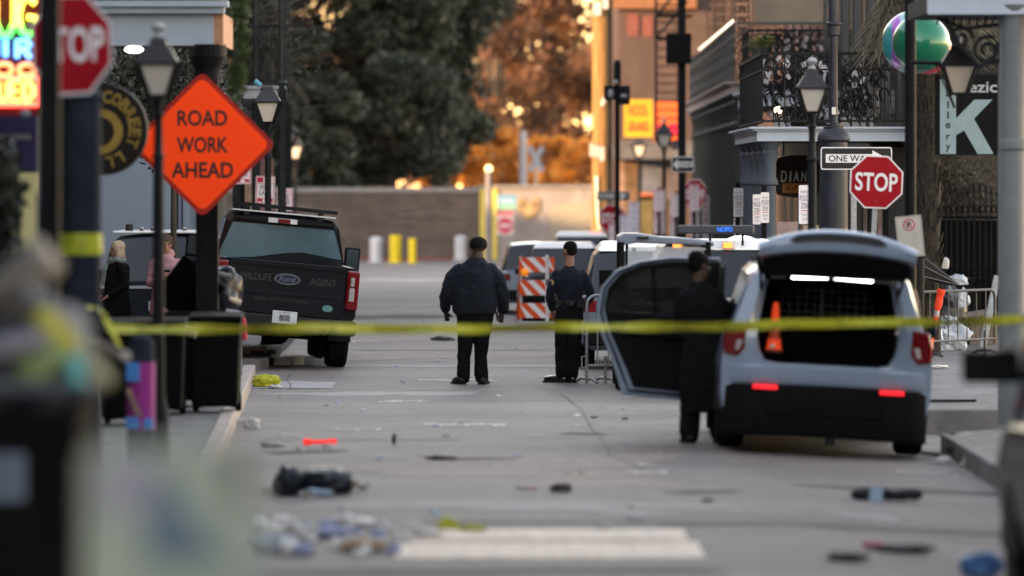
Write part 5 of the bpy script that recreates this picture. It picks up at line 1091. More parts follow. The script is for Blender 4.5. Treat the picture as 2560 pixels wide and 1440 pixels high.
# ---- dark pickup
def pickup():
    root = T('pickup_truck', 'black pickup truck with silver cab reflections parked with its left wheels on the kerb', 'pickup truck', (KX(699, 187), F / 187, .075), rot=(0, R(5.2), R(5.5)))
    # bed
    b = MB(); W = .955
    sec = [(-W + .05, .62), (-W, .72), (-W - .005, 1.12), (-W + .02, 1.34), (-W + .08, 1.37), (-W + .14, 1.37), (-W + .14, .85), (W - .14, .85), (W - .14, 1.37), (W - .08, 1.37), (W - .02, 1.34), (W + .005, 1.12), (W, .72), (W - .05, .62)]
    b.prism(sec, .06, 2.15); b.build('bed', navyp, root, smooth=False, bevel=.015)
    b = MB(); b.prism(rrect(1.56, .70, .03, 2, 0, 1.015), 0, .07); tg = b.build('tailgate', navyp, root, smooth=False, bevel=.02)
    b = MB(); b.bx(-.78, .78, -.02, .02, 1.30, 1.37); b.bx(-.76, .76, -.008, 0, .93, .96); b.build('tailgate_ridge', navyp, tg, smooth=False, bevel=.008)
    b = MB(); b.prism([(.175 * math.cos(t), 1.145 + .075 * math.sin(t)) for t in [i * math.pi / 14 for i in range(28)]], -.02, 0); ov = b.build('oval_badge', M('dull_chrome', (.16, .17, .19), .3, .6, .05), tg, smooth=False)
    b = MB(); b.prism([(.158 * math.cos(t), 1.145 + .06 * math.sin(t)) for t in [i * math.pi / 14 for i in range(28)]], -.024, -.02); b.build('blue_oval', M('badge_blue', (.012, .02, .045), .4), ov, smooth=False)
    b = MB(); b.text('Ford', 0, 1.145, .2, .065, -.027, bold=.0, shear=.3); b.build('badge_script', M('pale_script', (.13, .15, .18), .4), ov, smooth=False, fix=False)
    b = MB(); b.text('WILDLIFE', -.42, 1.15, .42, .095, -.006, bold=.01); b.text('AGENT', .48, 1.14, .35, .09, -.006, bold=.01); b.text('STATE LAW ENFORCEMENT', -.05, .86, .75, .045, -.006)
    b.build('lettering', M('grey_vehicle_letters', (.035, .037, .04), .5), tg, smooth=False, fix=False)
    b = MB(); b.prism([(.57 + .07 * math.cos(t), .80 + .045 * math.sin(t)) for t in [i * math.pi / 10 for i in range(20)]], -.01, 0); b.build('round_badge', M('teal_badge', (.12, .25, .25), .4), tg, smooth=False)
    for sx in (-1, 1):
        b = MB(); b.bx(sx * .80, sx * .965, -.02, .2, .80, 1.33); tl = b.build('tail_lamp', redlens, root, smooth=False, bevel=.025)
        b = MB(); b.bx(sx * .84, sx * .91, -.032, -.0, .92, 1.10); b.bx(sx * .85, sx * .90, -.031, -.0, 1.12, 1.24); b.build('clear_lens', clearlens, tl, smooth=False, bevel=.01)
    b = MB(); b.prism([(-.95, .46), (-.98, .54), (-.96, .66), (.96, .66), (.98, .54), (.95, .46)], -.16, .1); b.build('bumper', M('dark_bumper', (.009, .009, .010), .5, .0), root, smooth=False, bevel=.02)
    b = MB(); b.bx(-.165, .165, -.175, -.162, .55, .72); pl = b.build('number_plate', M('plate_white', (.55, .56, .60), .5), root, smooth=False, bevel=.006)
    b = MB(); b.text('808', 0, .63, .14, .085, -.178, bold=.02); b.text('LOUISIANA', 0, .70, .18, .02, -.178); b.build('plate_number', signblack, pl, smooth=False, fix=False)
    # cab
    st = [(2.2, .5, .94, 1.22, .93, 1.94, .70), (2.32, .5, .95, 1.25, .94, 1.985, .74), (2.5, .5, .95, 1.25, .94, 1.995, .75), (3.3, .5, .95, 1.25, .94, 2.0, .75), (3.4, .5, .95, 1.25, .94, 2.0, .75), (4.2, .5, .95, 1.25, .94, 1.96, .74), (4.95, .5, .95, 1.28, .93, 1.32, .86), (6.0, .55, .95, 1.2, .90, 1.26, .8), (6.1, .6, .9, 1.1, .85, 1.15, .7)]
    shell(root, st, navyp, glassd, side_win=(2, 4), ws=(5,), rake=lambda i, z: -.0)
    b = MB(); b.prism([(-.83, 1.33), (.83, 1.33), (.845, 1.42), (.70, 1.84), (-.70, 1.84), (-.845, 1.42)], 2.17, 2.2); fr = b.build('rear_window', M('painted_sky_glass', (.09, .16, .20), .10, .15, .25, 1.3, spec=.9, emit=(.20, .30, .31), es=0.0), root, smooth=False)  # blue base colour stands in for sky reflected in the window
    m = MATS['painted_sky_glass']
    b = MB(); b.prism([(-.83, 1.33), (.845, 1.33), (.84, 1.44), (.30, 1.50), (.05, 1.47), (-.38, 1.38)], 2.16, 2.17); b.build('painted_reflection', glassd, fr, smooth=False)  # dark shape imitates a building reflected low in the glass
    b = MB(); b.bx(-.70, .70, 2.12, 2.22, 1.885, 1.93); b.bx(-.22, .18, 2.09, 2.12, 1.875, 1.94, 1); b.build('high_brake_lamp_trim', [navyp, M('pale_lens', (.55, .58, .60), .3)], root, smooth=False)
    b = MB(); b.bx(-.085, .085, 2.07, 2.09, 1.88, 1.935); b.build('high_brake_lamp', redlens, root, smooth=False, bevel=.004)
    b = MB(); b.bx(-.72, .72, 2.25, 3.4, 2.0, 2.02); b.build('roof_highlight', whitep, root, smooth=False, bevel=.005)  # white sheet stands in for the highlight along the dark roof
    b = MB(); b.bar((-.65, 2.3, 2.10), (.72, 2.3, 2.08), .05); b.bar((-.65, 3.2, 2.10), (.72, 3.2, 2.08), .05); b.bar((-.65, 2.3, 2.1), (-.65, 3.2, 2.1), .04); b.bar((.72, 2.3, 2.08), (.72, 3.2, 2.08), .04)
    for x in (-.52, .5):
        b.bx(x - .04, x + .04, 2.26, 2.32, 1.95, 2.08)
    b.build('roof_rack', iron, root, smooth=False)
    for s_ in (-1, 1):
        arch(root, s_ * .955, 1.15, .42, s_); wheel(root, s_ * .95, 1.15, .41, .28, s_); arch(root, s_ * .955, 5.2, .42, s_); wheel(root, s_ * .95, 5.2, .41, .28, s_)
        b = MB(); b.box((s_ * 1.13, 4.4, 1.40), (.22, .12, .42)); b.box((s_ * .99, 4.4, 1.35), (.12, .05, .08)); mo = b.build('mirror', plasticb, root, smooth=False, bevel=.04)
        b = MB(); b.box((s_ * 1.13, 4.335, 1.45), (.17, .01, .26)); b.box((s_ * 1.13, 4.335, 1.25), (.16, .01, .07)); b.build('mirror_glass', M('mirror_pale', (.05, .07, .08), .1, .3), mo, smooth=False, bevel=.02)
    b = MB(); b.tube([(-.8, 1.15, .4), (.8, 1.15, .4)], .07, 10); b.ball((0, 1.15, .4), .17, 12); b.bx(-.45, -.38, .1, 5.5, .5, .62); b.bx(.38, .45, .1, 5.5, .5, .62); b.bx(-.2, .2, -.1, .3, .42, .55); b.build('chassis', cloth_b, root)
    b = MB(); b.bx(.55, .62, .9, 1.5, .1, .45); b.build('mud_flap', rubber, root, smooth=False)
pickup()

# ---- generic parked cars
def suv(name, label, px, s, body, rz=0, roof=True, rear=True, group='cars parked beyond the intersection', z=0, roll=0, k=1.0, dx=0):
    root = T(name, label, 'car', (KX(px, s) + dx, F / s, z), group=group, rot=(0, roll, rz)); root.scale = (k, k, k)
    st = [(0.0, .40, .90, 1.0, .86, 1.08, .74), (.12, .28, .96, 1.03, .93, 1.10, .80), (.55, .26, .98, 1.05, .94, 1.70, .69), (.62, .26, .98, 1.05, .94, 1.72, .70), (1.4, .26, .98, 1.04, .94, 1.75, .71), (1.5, .26, .98, 1.04, .94, 1.75, .71), (2.3, .26, .98, 1.03, .94, 1.75, .71), (2.4, .26, .98, 1.03, .94, 1.745, .71), (3.0, .26, .98, 1.02, .94, 1.72, .70), (3.8, .28, .97, 1.0, .93, 1.05, .8), (4.6, .3, .94, .93, .88, .97, .7), (4.9, .4, .8, .8, .7, .84, .6)]
    shell(root, st, body, glassd, side_win=(3, 5, 7), ws=(1, 8))
    for s_ in (-1, 1):
        arch(root, s_ * .985, .95, .37, s_); wheel(root, s_ * .975, .95, .36, .24, s_); arch(root, s_ * .985, 3.85, .37, s_); wheel(root, s_ * .975, 3.85, .36, .24, s_)
        b = MB(); b.bx(s_ * .70, s_ * .93, -.01, .2, .82, 1.0); b.build('tail_lamp', redlens, root, smooth=False, bevel=.02); mirror(root, s_ * .95, 3.2, 1.12, s_, .2, .16, body)
        b = MB(); b.bx(s_ * .55, s_ * .85, 4.62, 4.90, .72, .84); b.build('headlamp', clearlens, root, smooth=False, bevel=.02)
    b = MB(); b.bx(-.9, .9, -.06, .2, .35, .60); b.build('bumper', plasticb, root, smooth=False, bevel=.03)
    b = MB(); b.bx(-.16, .16, -.07, -.06, .66, .80); b.build('number_plate', M('plate_white', (0, 0, 0)), root, smooth=False)
    return root
def white_roof(c, h=.13): b = MB(); b.box((0, 1.75, 1.68 + h / 2), (1.44, 2.5, h), taper=.84); b.build('white_roof', M('bright_white_paint', (.85, .85, .85), .35, 0, .03, 1, coat=.3), c, smooth=False, bevel=.04)
c1 = suv('police_car', 'blue grey police car with white roof beyond the crowd barrier', 1618, 187, greyp, k=.94); white_roof(c1)
c2 = suv('parked_car', 'silver blue car facing away beside the striped barricade', 1348, 133, M('silver_blue_paint', (.22, .27, .33), .3, .3, .05, coat=.6), rz=R(1), k=.77)
c3 = suv('police_car', 'white roofed car behind the striped barricade', 1408, 141, M('charcoal_paint', (.03, .032, .036), .3, 0, .1, coat=.4), rz=R(-2), k=.78, dx=.0); white_roof(c3)
c4 = suv('police_car', 'white car with small red roof light farthest down the street', 1455, 118, whitep, k=.78); white_roof(c4)
b = MB(); b.bx(.28, .50, .7, .9, 1.78, 1.88); b.build('roof_light', M('red_roof_light', (.8, .1, .03), .4, emit=(1, .12, .04), es=.6), c4, smooth=False, bevel=.02)
c5 = suv('police_car', 'white police car with dark roof board mostly hidden behind the open rear door', 1800, 205, whitep, k=1.0); white_roof(c5, .12)
bd_ = MB(); bd_.bx(-.50, .44, .5, .62, 1.885, 1.99); brd = bd_.build('roof_board', M('dark_grey_board', (.045, .05, .06), .4, 0, .1), c5, smooth=False, bevel=.02)
b = MB(); b.text('NOPD', .08, 1.938, .19, .06, .49, bold=.02); b.build('board_lettering', M('blue_letters', (.02, .12, .55), .4, emit=(.03, .2, 1), es=.14), brd, smooth=False, fix=False)
b = MB()
for x in (-.42, -.1, .3): b.bx(x - .015, x + .015, .54, .58, 1.74, 1.89)
b.build('board_bracket', iron, c5, smooth=False)
for x in (-.50, .12): b = MB(); b.bx(x - .07, x + .09, .50, .62, 1.70, 1.80); lt = b.build('amber_lamp', M('white_lamp_housing', (.6, .58, .55), .4), c5, smooth=False, bevel=.01); q = MB(); q.bx(x - .06, x + .045, .49, .50, 1.71, 1.775); q.build('amber_lens', M('amber_lens', (.8, .13, .02), .3, emit=(1, .18, .03), es=.5), lt, smooth=False)
b = MB(); b.box((.52, 1.0, 1.72), (.5, .5, .16), (0, R(10), 0)); b.ball((.30, .9, 1.77), (.2, .2, .09), 14); b.ball((.55, .8, 1.72), (.18, .15, .1), 14); b.build('white_roof_gear', M('glowing_white_gear', (.9, .88, .86), .3, 0, .05, emit=(1, .95, .9), es=.25), c5, bevel=.03)  # emission puts the bright shine into this roof gear
# utility buggy
root = T('utility_buggy', 'tall roofed utility buggy with open cab behind the crowd barrier', 'utility vehicle', (KX(1632, 208), F / 208, 0)); buggy = M('buggy_grey_blue', (.16, .19, .24), .4, 0, .1, coat=.3)
b = MB(); b.prism([(-.41, 1.80), (-.42, 1.86), (-.34, 1.905), (-.15, 1.90), (.1, 1.86), (.45, 1.84), (.74, 1.80), (.74, 1.75), (.40, 1.77), (-.2, 1.79), (-.36, 1.76)], -.0, 1.6); b.build('roof', buggy, root, smooth=False, bevel=.02)
b = MB()
for (x, y) in ((-.38, .02), (.68, .02), (-.38, 1.5), (.68, 1.5)): b.bar((x, y, .7), (x * .98, y, 1.80), .06)
b.bar((-.30, .1, 1.0), (-.31, .1, 1.78), .035); b.build('roll_cage', plasticb, root, smooth=False)
b = MB(); b.bx(-.30, .62, .05, .07, 1.25, 1.74); b.build('rear_screen', M('clear_plastic_screen', (.55, .6, .66), .1, 0, .05, alpha=.45), root, smooth=False)
b = MB(); b.bx(-.42, .72, -.02, .6, .45, .95); b.bx(-.42, .72, .6, 2.3, .4, .7); b.bx(-.38, .7, 2.0, 2.6, .6, 1.0); b.build('body', M('buggy_black', (.015, .017, .02), .4), root, smooth=False, bevel=.03)
b = MB(); b.bx(-.26, .16, .0, .02, .66, .685); b.build('red_light_strip', redlens, root, smooth=False); b = MB(); b.bx(-.19, -.05, -.03, -.0, 1.835, 1.865); b.build('roof_badge', signblack, root, smooth=False)
b = MB(); b.ball((-.22, .2, 1.70), (.03, .03, .035), 8); b.build('hanging_ornament', iron, root)
for (x, y) in ((-.42, .5), (.72, .5), (-.42, 2.1), (.72, 2.1)): wheel(root, x + (-.02 if x < 0 else .02), y, .32, .24, -1 if x < 0 else 1)
for s_ in (-1,): b = MB(); b.box((-.54, 1.5, 1.30), (.16, .08, .28)); b.box((-.44, 1.5, 1.35), (.1, .03, .03)); b.build('mirror', plasticb, root, smooth=False, bevel=.02)
# left: police SUV and box truck
c6 = suv('police_car', 'white roofed dark police car behind the two women', 400, 174, M('dark_navy_paint', (.02, .025, .04), .3, .1, .1, coat=.6), z=0); b = MB(); b.bx(-.73, .73, .6, 2.6, 1.765, 1.80); b.build('white_roof', MATS['bright_white_paint'], c6, smooth=False, bevel=.015)
b = MB(); b.bx(-.86, .86, -.012, .0, .98, 1.02); b.build('white_stripe', whitep, c6, smooth=False)
b = MB(); b.lathe([(.06, 1.8), (.055, 1.88), (.045, 1.90)], (-.5, .8, 0), 10); b.build('beacon', signblack, c6)
for x in (-.32, -.16, .3, .5): b = MB(); b.lathe([(.03, 1.80), (.03, 1.84), (.02, 1.85)], (x, .8, 0), 10); b.build('roof_puck', chrome, c6)
root = T('box_truck', 'box truck with large plain pale blue rear behind the two women', 'box truck', (KX(316, 157), F / 157, 0)); b = MB(); b.bx(-.95, 1.02, 0, 5, .9, 3.15); b.build('cargo_box', M('pale_blue_panel', (.21, .26, .33), .5, 0, .04, 1), root, smooth=False, bevel=.03)
b = MB(); b.bx(.80, .83, -.03, 0, .95, 3.1); b.bx(.88, .90, -.03, 0, .95, 3.1); b.bar((-.95, -.02, .93), (1.02, -.02, .93), .06); b.build('door_rods', iron, root, smooth=False)
b = MB(); b.bx(-.6, .6, .2, 6.5, .5, .85); b.bx(-.85, .9, 5.05, 6.8, .6, 2.3); b.build('chassis', cloth_b, root, smooth=False)
for s_ in (-1, 1): wheel(root, s_ * .9, 1.2, .45, .3, s_); wheel(root, s_ * .9, 6.0, .45, .3, s_)
# right edge: dark van side
root = T('black_van', 'blurred black van at the right edge with its mirror sticking out', 'van', (KX(2488, 400) + 1.0, F / 400 - 5.1, -.06)); 
vs = M('van_black_gloss', (.006, .007, .010), .4, .0, .25, .8, coat=.15, spec=.2)
st = [(0, .4, .97, 1.1, .97, 1.95, .85), (.1, .35, 1, 1.15, .98, 2.0, .9), (3.0, .35, 1, 1.15, .98, 2.0, .9), (3.1, .35, 1, 1.15, .98, 2.0, .9), (3.9, .35, 1, 1.12, .98, 1.95, .88), (4.5, .35, 1, 1.1, .98, 1.36, .9), (5.0, .4, 1.0, 1.05, .96, 1.25, .85), (5.1, .45, .9, .95, .9, 1.1, .8)]
shell(root, st, vs, glassd, side_win=(1, 3), ws=(4,)); 
for s_ in (-1, 1): arch(root, s_ * 1.005, 1.0, .38, s_); wheel(root, s_ * .995, 1.0, .37, .25, s_); arch(root, s_ * 1.005, 4.2, .38, s_); wheel(root, s_ * .995, 4.2, .37, .25, s_)
b = MB(); b.box((-1.14, 3.9, 1.50), (.34, .12, .20)); b.box((-1.0, 3.9, 1.45), (.14, .05, .06)); mo = b.build('mirror', plasticb, root, smooth=False, bevel=.04)
b = MB(); b.box((-1.04, 3.83, 1.615), (.25, .05, .015), (0, R(-12), 0)); b.build('mirror_highlight_strip', chrome, mo, smooth=False)  # chrome strip stands in for the bright highlight on the mirror
b = MB(); b.bx(-1.012, -1.006, .4, 1.8, .7, 1.3); b.build('blue_reflection', M('reflection_blue_grey', (.10, .14, .24), .4, 0, .2, 2), root, smooth=False)  # bluish reflection in the black door, put in as colour
# ================================================================= people (local: x right, y forward, z up)
def capsule(b, pts, rs, n=12, flat=1.0):
    """tapered limb with rounded ends; flat squeezes the second radius"""
    pts = [Vector(p) for p in pts]; r0, r1 = rs[0], rs[-1]; d0 = (pts[0] - pts[1]).normalized(); d1 = (pts[-1] - pts[-2]).normalized()
    P_, R_ = [pts[0] + d0 * r0 * .9, pts[0] + d0 * r0 * .6], [(r0 * .35, r0 * .35 * flat), (r0 * .8, r0 * .8 * flat)]
    for p, r in zip(pts, rs): P_.append(p); R_.append((r, r * flat))
    P_ += [pts[-1] + d1 * r1 * .6, pts[-1] + d1 * r1 * .9]; R_ += [(r1 * .8, r1 * .8 * flat), (r1 * .35, r1 * .35 * flat)]
    b.tube(P_, R_, n)
def torso(b, secs, n=20):
    """secs: (cx, cy, z, rx, ry)"""
    rows = []
    def ring(cx, cy, z, rx, ry): return [(cx + rx * math.copysign(abs(math.cos(t)) ** .85, math.cos(t)), cy + ry * math.copysign(abs(math.sin(t)) ** .85, math.sin(t)), z) for t in [2 * math.pi * k / n for k in range(n)]]
    vs = [v for s_ in secs for v in ring(*s_)]; fs = []
    for i in range(len(secs) - 1):
        for k in range(n): fs.append((i * n + k, i * n + (k + 1) % n, (i + 1) * n + (k + 1) % n, (i + 1) * n + k))
    fs.append(tuple(reversed(range(n)))); fs.append(tuple((len(secs) - 1) * n + k for k in range(n))); b.add(vs, fs)
def hand(b, w, d, side, curl=.5, k=1.0):
    """w wrist, d direction of the forearm; palm + four fingers + thumb"""
    w = Vector(w); d = Vector(d).normalized(); x, y = frame_of(d); x = x * side
    b.box(w + d * .045 * k, (.001, .001, .001)); capsule(b, [w, w + d * .05 * k, w + d * .085 * k], [.026 * k, .036 * k, .034 * k], 10, .5)
    for i, (L, o) in enumerate(((.07, -.027), (.08, -.009), (.075, .009), (.058, .027))):
        p = w + d * .09 * k + x * o * k; q = p + (d * math.cos(curl * .5) + y * math.sin(curl * .5)) * L * .45 * k; r_ = q + (d * math.cos(curl * 1.6) + y * math.sin(curl * 1.6)) * L * .35 * k; t = r_ + (d * math.cos(curl * 2.4) + y * math.sin(curl * 2.4)) * L * .25 * k
        capsule(b, [p, q, r_, t], [.009 * k, .0085 * k, .008 * k, .007 * k], 8)
    p = w + d * .03 * k - x * .03 * k; capsule(b, [p, p + (d - x * .9).normalized() * .035 * k, p + (d - x * .5).normalized() * .065 * k + y * .01], [.012 * k, .010 * k, .009 * k], 8)
def head(b, c, f=(0, 1, 0), k=1.0, tilt=0.0):
    """c centre of the head, f facing direction: skull, jaw, nose, brow, lips, ears, neck"""
    c = Vector(c); f = Vector(f).normalized(); u = Vector((0, 0, 1)); r_ = f.cross(u).normalized(); m = Matrix((r_, f, u)).transposed()
    h = MB(); h.ball((0, -.01, .025), (.075 * k, .095 * k, .09 * k), 20, 0, 14); h.ball((0, .025, -.055), (.055 * k, .065 * k, .06 * k), 16, 0, 10)
    h.ball((0, .095 * k, -.012), (.013, .020, .022), 8); h.ball((0, .07 * k, .03), (.05, .02, .014), 10); h.ball((0, .086 * k, -.055), (.024, .010, .010), 8); h.ball((0, .07, -.095), (.02, .015, .015), 8)
    for s_ in (-1, 1): h.ball((s_ * .076 * k, -.01, -.005), (.010, .018, .030), 8); h.ball((s_ * .045, .06, -.02), (.022, .018, .018), 8)
    h.xf(Matrix.Translation(c) @ m.to_4x4()); b.add(h.v, h.f)
    return m
def eyes(root, par, c, m, k=1.0):
    b = MB()
    for s_ in (-1, 1): b.ball(Vector(c) + m @ Vector((s_ * .030, .080 * k, .008)), (.011, .011, .008), 8)
    b.build('eyes', M('dark_eye', (.02, .015, .012), .2), par)
def shoe(b, p, ang, L=.28, w=.052):
    d = Vector((math.sin(ang), math.cos(ang), 0)); p = Vector(p)
    capsule(b, [p - d * .07 + Vector((0, 0, .045)), p + d * .02 + Vector((0, 0, .052)), p + d * (L - .13) + Vector((0, 0, .038))], [.042, w, .044], 12, .95); b.box(p + d * (L / 2 - .085) + Vector((0, 0, .012)), (w * 1.7, L, .024), (0, 0, -ang))
navy_cloth = M('dark_navy_cloth', (.008, .010, .017), .85, 0, .35, 9, bump=.5, bscale=30, spec=.15, sheen=.05); black_cloth = M('black_cloth', (.0055, .0055, .0065), .9, 0, .3, 9, bump=.5, bscale=30, spec=.12)
leather = M('black_leather', (.006, .0055, .0055), .5, 0, .3, 20, bump=.2, spec=.25); hair_b = M('dark_hair', (.006, .0045, .004), .9, 0, .4, 60, bump=.8, bscale=120, spec=.1)
skin_d = M('dark_skin', (.06, .032, .022), .55, 0, .1, 30); skin_m = M('tan_skin', (.26, .135, .09), .55, 0, .1, 30)

# ---- heavy man with knit cap, back to the camera
root = T('person', 'heavy person in dark navy jacket and knit cap seen from behind in the road', 'person', (KX(1187, 200.5), F / 200.5, 0)); HM = root
b = MB(); hc = (.045, .03, 1.70); m = head(b, hc, (-.1, 1, -.1), 1.12); capsule(b, [(.0, -.01, 1.45), (.04, .01, 1.62)], [.085, .075], 14)
torso(b, [(0, 0, .85, .2, .15), (0, 0, 1.1, .22, .16), (0, 0, 1.4, .2, .13), (0, 0, 1.5, .1, .09)]); hand(b, (-.36, .10, .90), (.15, .3, -1), 1, .7); hand(b, (.34, .14, .88), (-.15, .3, -1), -1, .7)
capsule(b, [(-.18, 0, 1.42), (-.33, -.01, 1.15), (-.36, .10, .90)], [.06, .05, .035]); capsule(b, [(.18, 0, 1.42), (.33, -.01, 1.15), (.34, .14, .88)], [.06, .05, .035])
for x, y in ((-.1, -.128), (.1, .078)): capsule(b, [(x, 0, .88), ((x + y) / 2, 0, .6), (y, 0, .3), (y, 0, .1)], [.08, .06, .045, .04])
body = remesh(b.build('body', skin_d, root), .009, 3)
b = MB(); torso(b, [(0, .0, .875, .262, .175), (0, .0, .90, .275, .185), (-.005, 0, 1.02, .285, .20), (-.005, -.005, 1.15, .275, .20), (0, -.01, 1.28, .265, .185), (0, -.01, 1.38, .245, .165), (.0, 0, 1.46, .205, .14), (.01, .0, 1.52, .14, .11), (.02, .01, 1.56, .10, .095), (.025, .01, 1.585, .09, .085)], 24)
capsule(b, [(-.19, 0, 1.43), (-.275, -.01, 1.33), (-.34, -.02, 1.15), (-.375, .0, 1.08), (-.37, .09, .93)], [.085, .098, .085, .078, .062]); capsule(b, [(.19, 0, 1.43), (.275, -.01, 1.33), (.345, -.02, 1.15), (.365, .01, 1.05), (.345, .12, .92)], [.085, .098, .088, .08, .062])
j = remesh(b.build('jacket', navy_cloth, root), .012, 5, .035, .13)
b = MB(); torso(b, [(0, 0, .78, .225, .15), (0, 0, .86, .24, .16), (0, 0, .95, .235, .16)]); capsule(b, [(-.105, 0, .80), (-.125, .0, .5), (-.135, .01, .3), (-.14, .0, .09)], [.125, .092, .082, .085], 14); capsule(b, [(.10, 0, .80), (.085, .0, .5), (.075, .01, .3), (.085, .0, .09)], [.125, .092, .082, .09], 14)
remesh(b.build('trousers', black_cloth, root), .012, 4, .03, .10)
b = MB(); shoe(b, (-.185, -.02, 0), R(-22), .29, .055); b.build('shoe', leather, root); b = MB(); shoe(b, (.10, -.06, 0), R(12), .29, .055); b.build('shoe', leather, root)
b = MB(); b.ball((.045, .02, 1.755), (.108, .122, .085), 24, 0, 16); b.lathe([(.109, -.045), (.113, -.01), (.111, .01)], (.045, .02, 1.745), 24, sy=1.12); remesh(b.build('knit_cap', black_cloth, root), .008, 2)
b = MB(); b.add([(-.40, -.02, .90), (-.37, -.04, .965), (-.33, -.04, .93), (-.335, -.03, .87)], [(0, 1, 2, 3)]); b.bar((-.345, -.03, .9), (-.34, -.03, .80), .018); b.bar((.27, -.08, .90), (.285, -.08, .79), .02); b.build('hanging_strap', black_cloth, root, smooth=False, fix=False)

# ---- officer, back to the camera, turned a little left
root = T('person', 'slim uniformed person with duty belt looking left beside the crowd barrier', 'person', (KX(1424, 199), F / 199, 0)); 
b = MB(); hc = (-.002, .0, 1.645); m = head(b, hc, (-.55, .8, -.06), 1.02); capsule(b, [(.0, -.01, 1.38), (.0, -.005, 1.58)], [.062, .056], 14)
torso(b, [(0, 0, .85, .14, .1), (0, 0, 1.1, .14, .1), (0, 0, 1.35, .16, .09), (0, 0, 1.42, .08, .07)]); capsule(b, [(-.17, 0, 1.36), (-.235, .0, 1.1), (-.215, .13, .89)], [.05, .04, .028]); hand(b, (-.215, .13, .89), (.2, .5, -.85), 1, .6)
capsule(b, [(.17, 0, 1.36), (.25, -.01, 1.12), (.20, .16, .96)], [.05, .04, .028]); hand(b, (.2, .16, .96), (-.4, .6, -.5), -1, .6)
for x, y in ((-.085, -.103), (.07, .04)): capsule(b, [(x, 0, .86), ((x + y) / 2, 0, .6), (y, 0, .3), (y, 0, .12)], [.07, .055, .04, .035])
body = remesh(b.build('body', skin_m, root), .0085, 2); eyes(root, root, hc, m)
b = MB(); torso(b, [(-.005, 0, .90, .165, .115), (-.005, 0, .98, .15, .11), (0, 0, 1.06, .155, .112), (0, -.005, 1.2, .18, .12), (0, -.005, 1.30, .195, .125), (0, 0, 1.37, .19, .105), (0, 0, 1.415, .13, .085), (0, 0, 1.45, .075, .07), (0, 0, 1.47, .07, .066)], 24)
capsule(b, [(-.155, 0, 1.37), (-.205, -.005, 1.27), (-.245, -.01, 1.12), (-.25, .0, 1.05), (-.222, .12, .92)], [.06, .066, .058, .054, .04]); capsule(b, [(.155, 0, 1.37), (.205, -.005, 1.28), (.258, -.01, 1.14), (.268, .0, 1.08), (.21, .15, .97)], [.06, .066, .06, .056, .042])
remesh(b.build('shirt', navy_cloth, root), .010, 4, .016, .09)
b = MB(); torso(b, [(0, 0, .78, .165, .115), (0, 0, .87, .17, .12), (0, 0, .95, .155, .112)]); capsule(b, [(-.085, 0, .80), (-.10, .0, .5), (-.105, .01, .3), (-.10, .0, .10)], [.105, .088, .078, .078], 14); capsule(b, [(.075, 0, .80), (.06, .0, .5), (.045, .01, .3), (.03, .0, .10)], [.105, .088, .08, .082], 14)
remesh(b.build('trousers', black_cloth, root), .011, 4, .018, .09)
b = MB(); b.lathe([(.158, .965), (.162, .975), (.162, 1.02), (.158, 1.03)], n=28, sy=.74); blt = b.build('duty_belt', leather, root)
for (x, y, w, h) in ((-.16, -.05, .05, .13), (-.12, -.10, .045, .08), (.02, -.13, .07, .07), (.12, -.10, .05, .10), (.165, -.03, .05, .17), (-.165, .03, .05, .16)): q = MB(); q.bx(x - w / 2, x + w / 2, y - .02, y + .025, 1.0 - h * .6, 1.0 + h * .4); q.build('belt_pouch', leather, blt, smooth=False, bevel=.008)
b = MB(); b.ball((.03, -.145, 1.0), .008, 8); b.ball((-.14, -.125, 1.02), .007, 8); b.ball((-.15, -.12, .96), .007, 8); b.build('belt_stud', chrome, blt)
b = MB(); c0 = Matrix.Translation((-.226, -.050, 1.255)) @ Matrix.Rotation(R(-30), 4, 'Z'); b.prism([(.032 * math.cos(t), .042 * math.sin(t)) for t in [i * math.pi / 8 for i in range(16)]], -.012, .01); b.xf(c0); pt = b.build('shoulder_patch', M('gold_patch', (.50, .30, .14), .6), root, smooth=False); b = MB(); b.prism([(.015 * math.cos(t), .02 * math.sin(t)) for t in [i * math.pi / 8 for i in range(16)]], -.016, -.012); b.xf(c0); b.build('patch_centre', M('patch_blue', (.03, .03, .06), .6), pt, smooth=False)
b = MB(); b.bx(-.30, -.25, -.03, .02, 1.22, 1.30); b.build('shoulder_radio', M('grey_radio', (.10, .10, .11), .5), root, smooth=False, bevel=.01)
b = MB(); shoe(b, (-.135, .0, 0), R(-70), .29, .05); b.build('shoe', M('polished_shoe', (.008, .008, .009), .15, coat=.6), root); b = MB(); shoe(b, (.02, -.03, 0), R(-18), .28, .05); b.build('shoe', M('polished_shoe', (0, 0, 0)), root)
b = MB(); h = MB(); h.ball((0, -.018, .058), (.084, .098, .078), 20, 0, 14); h.ball((0, -.055, .015), (.076, .055, .07), 16, 0, 10); h.xf(Matrix.Translation(hc) @ m.to_4x4()); b.add(h.v, h.f); remesh(b.build('hair', hair_b, root), .008, 2)

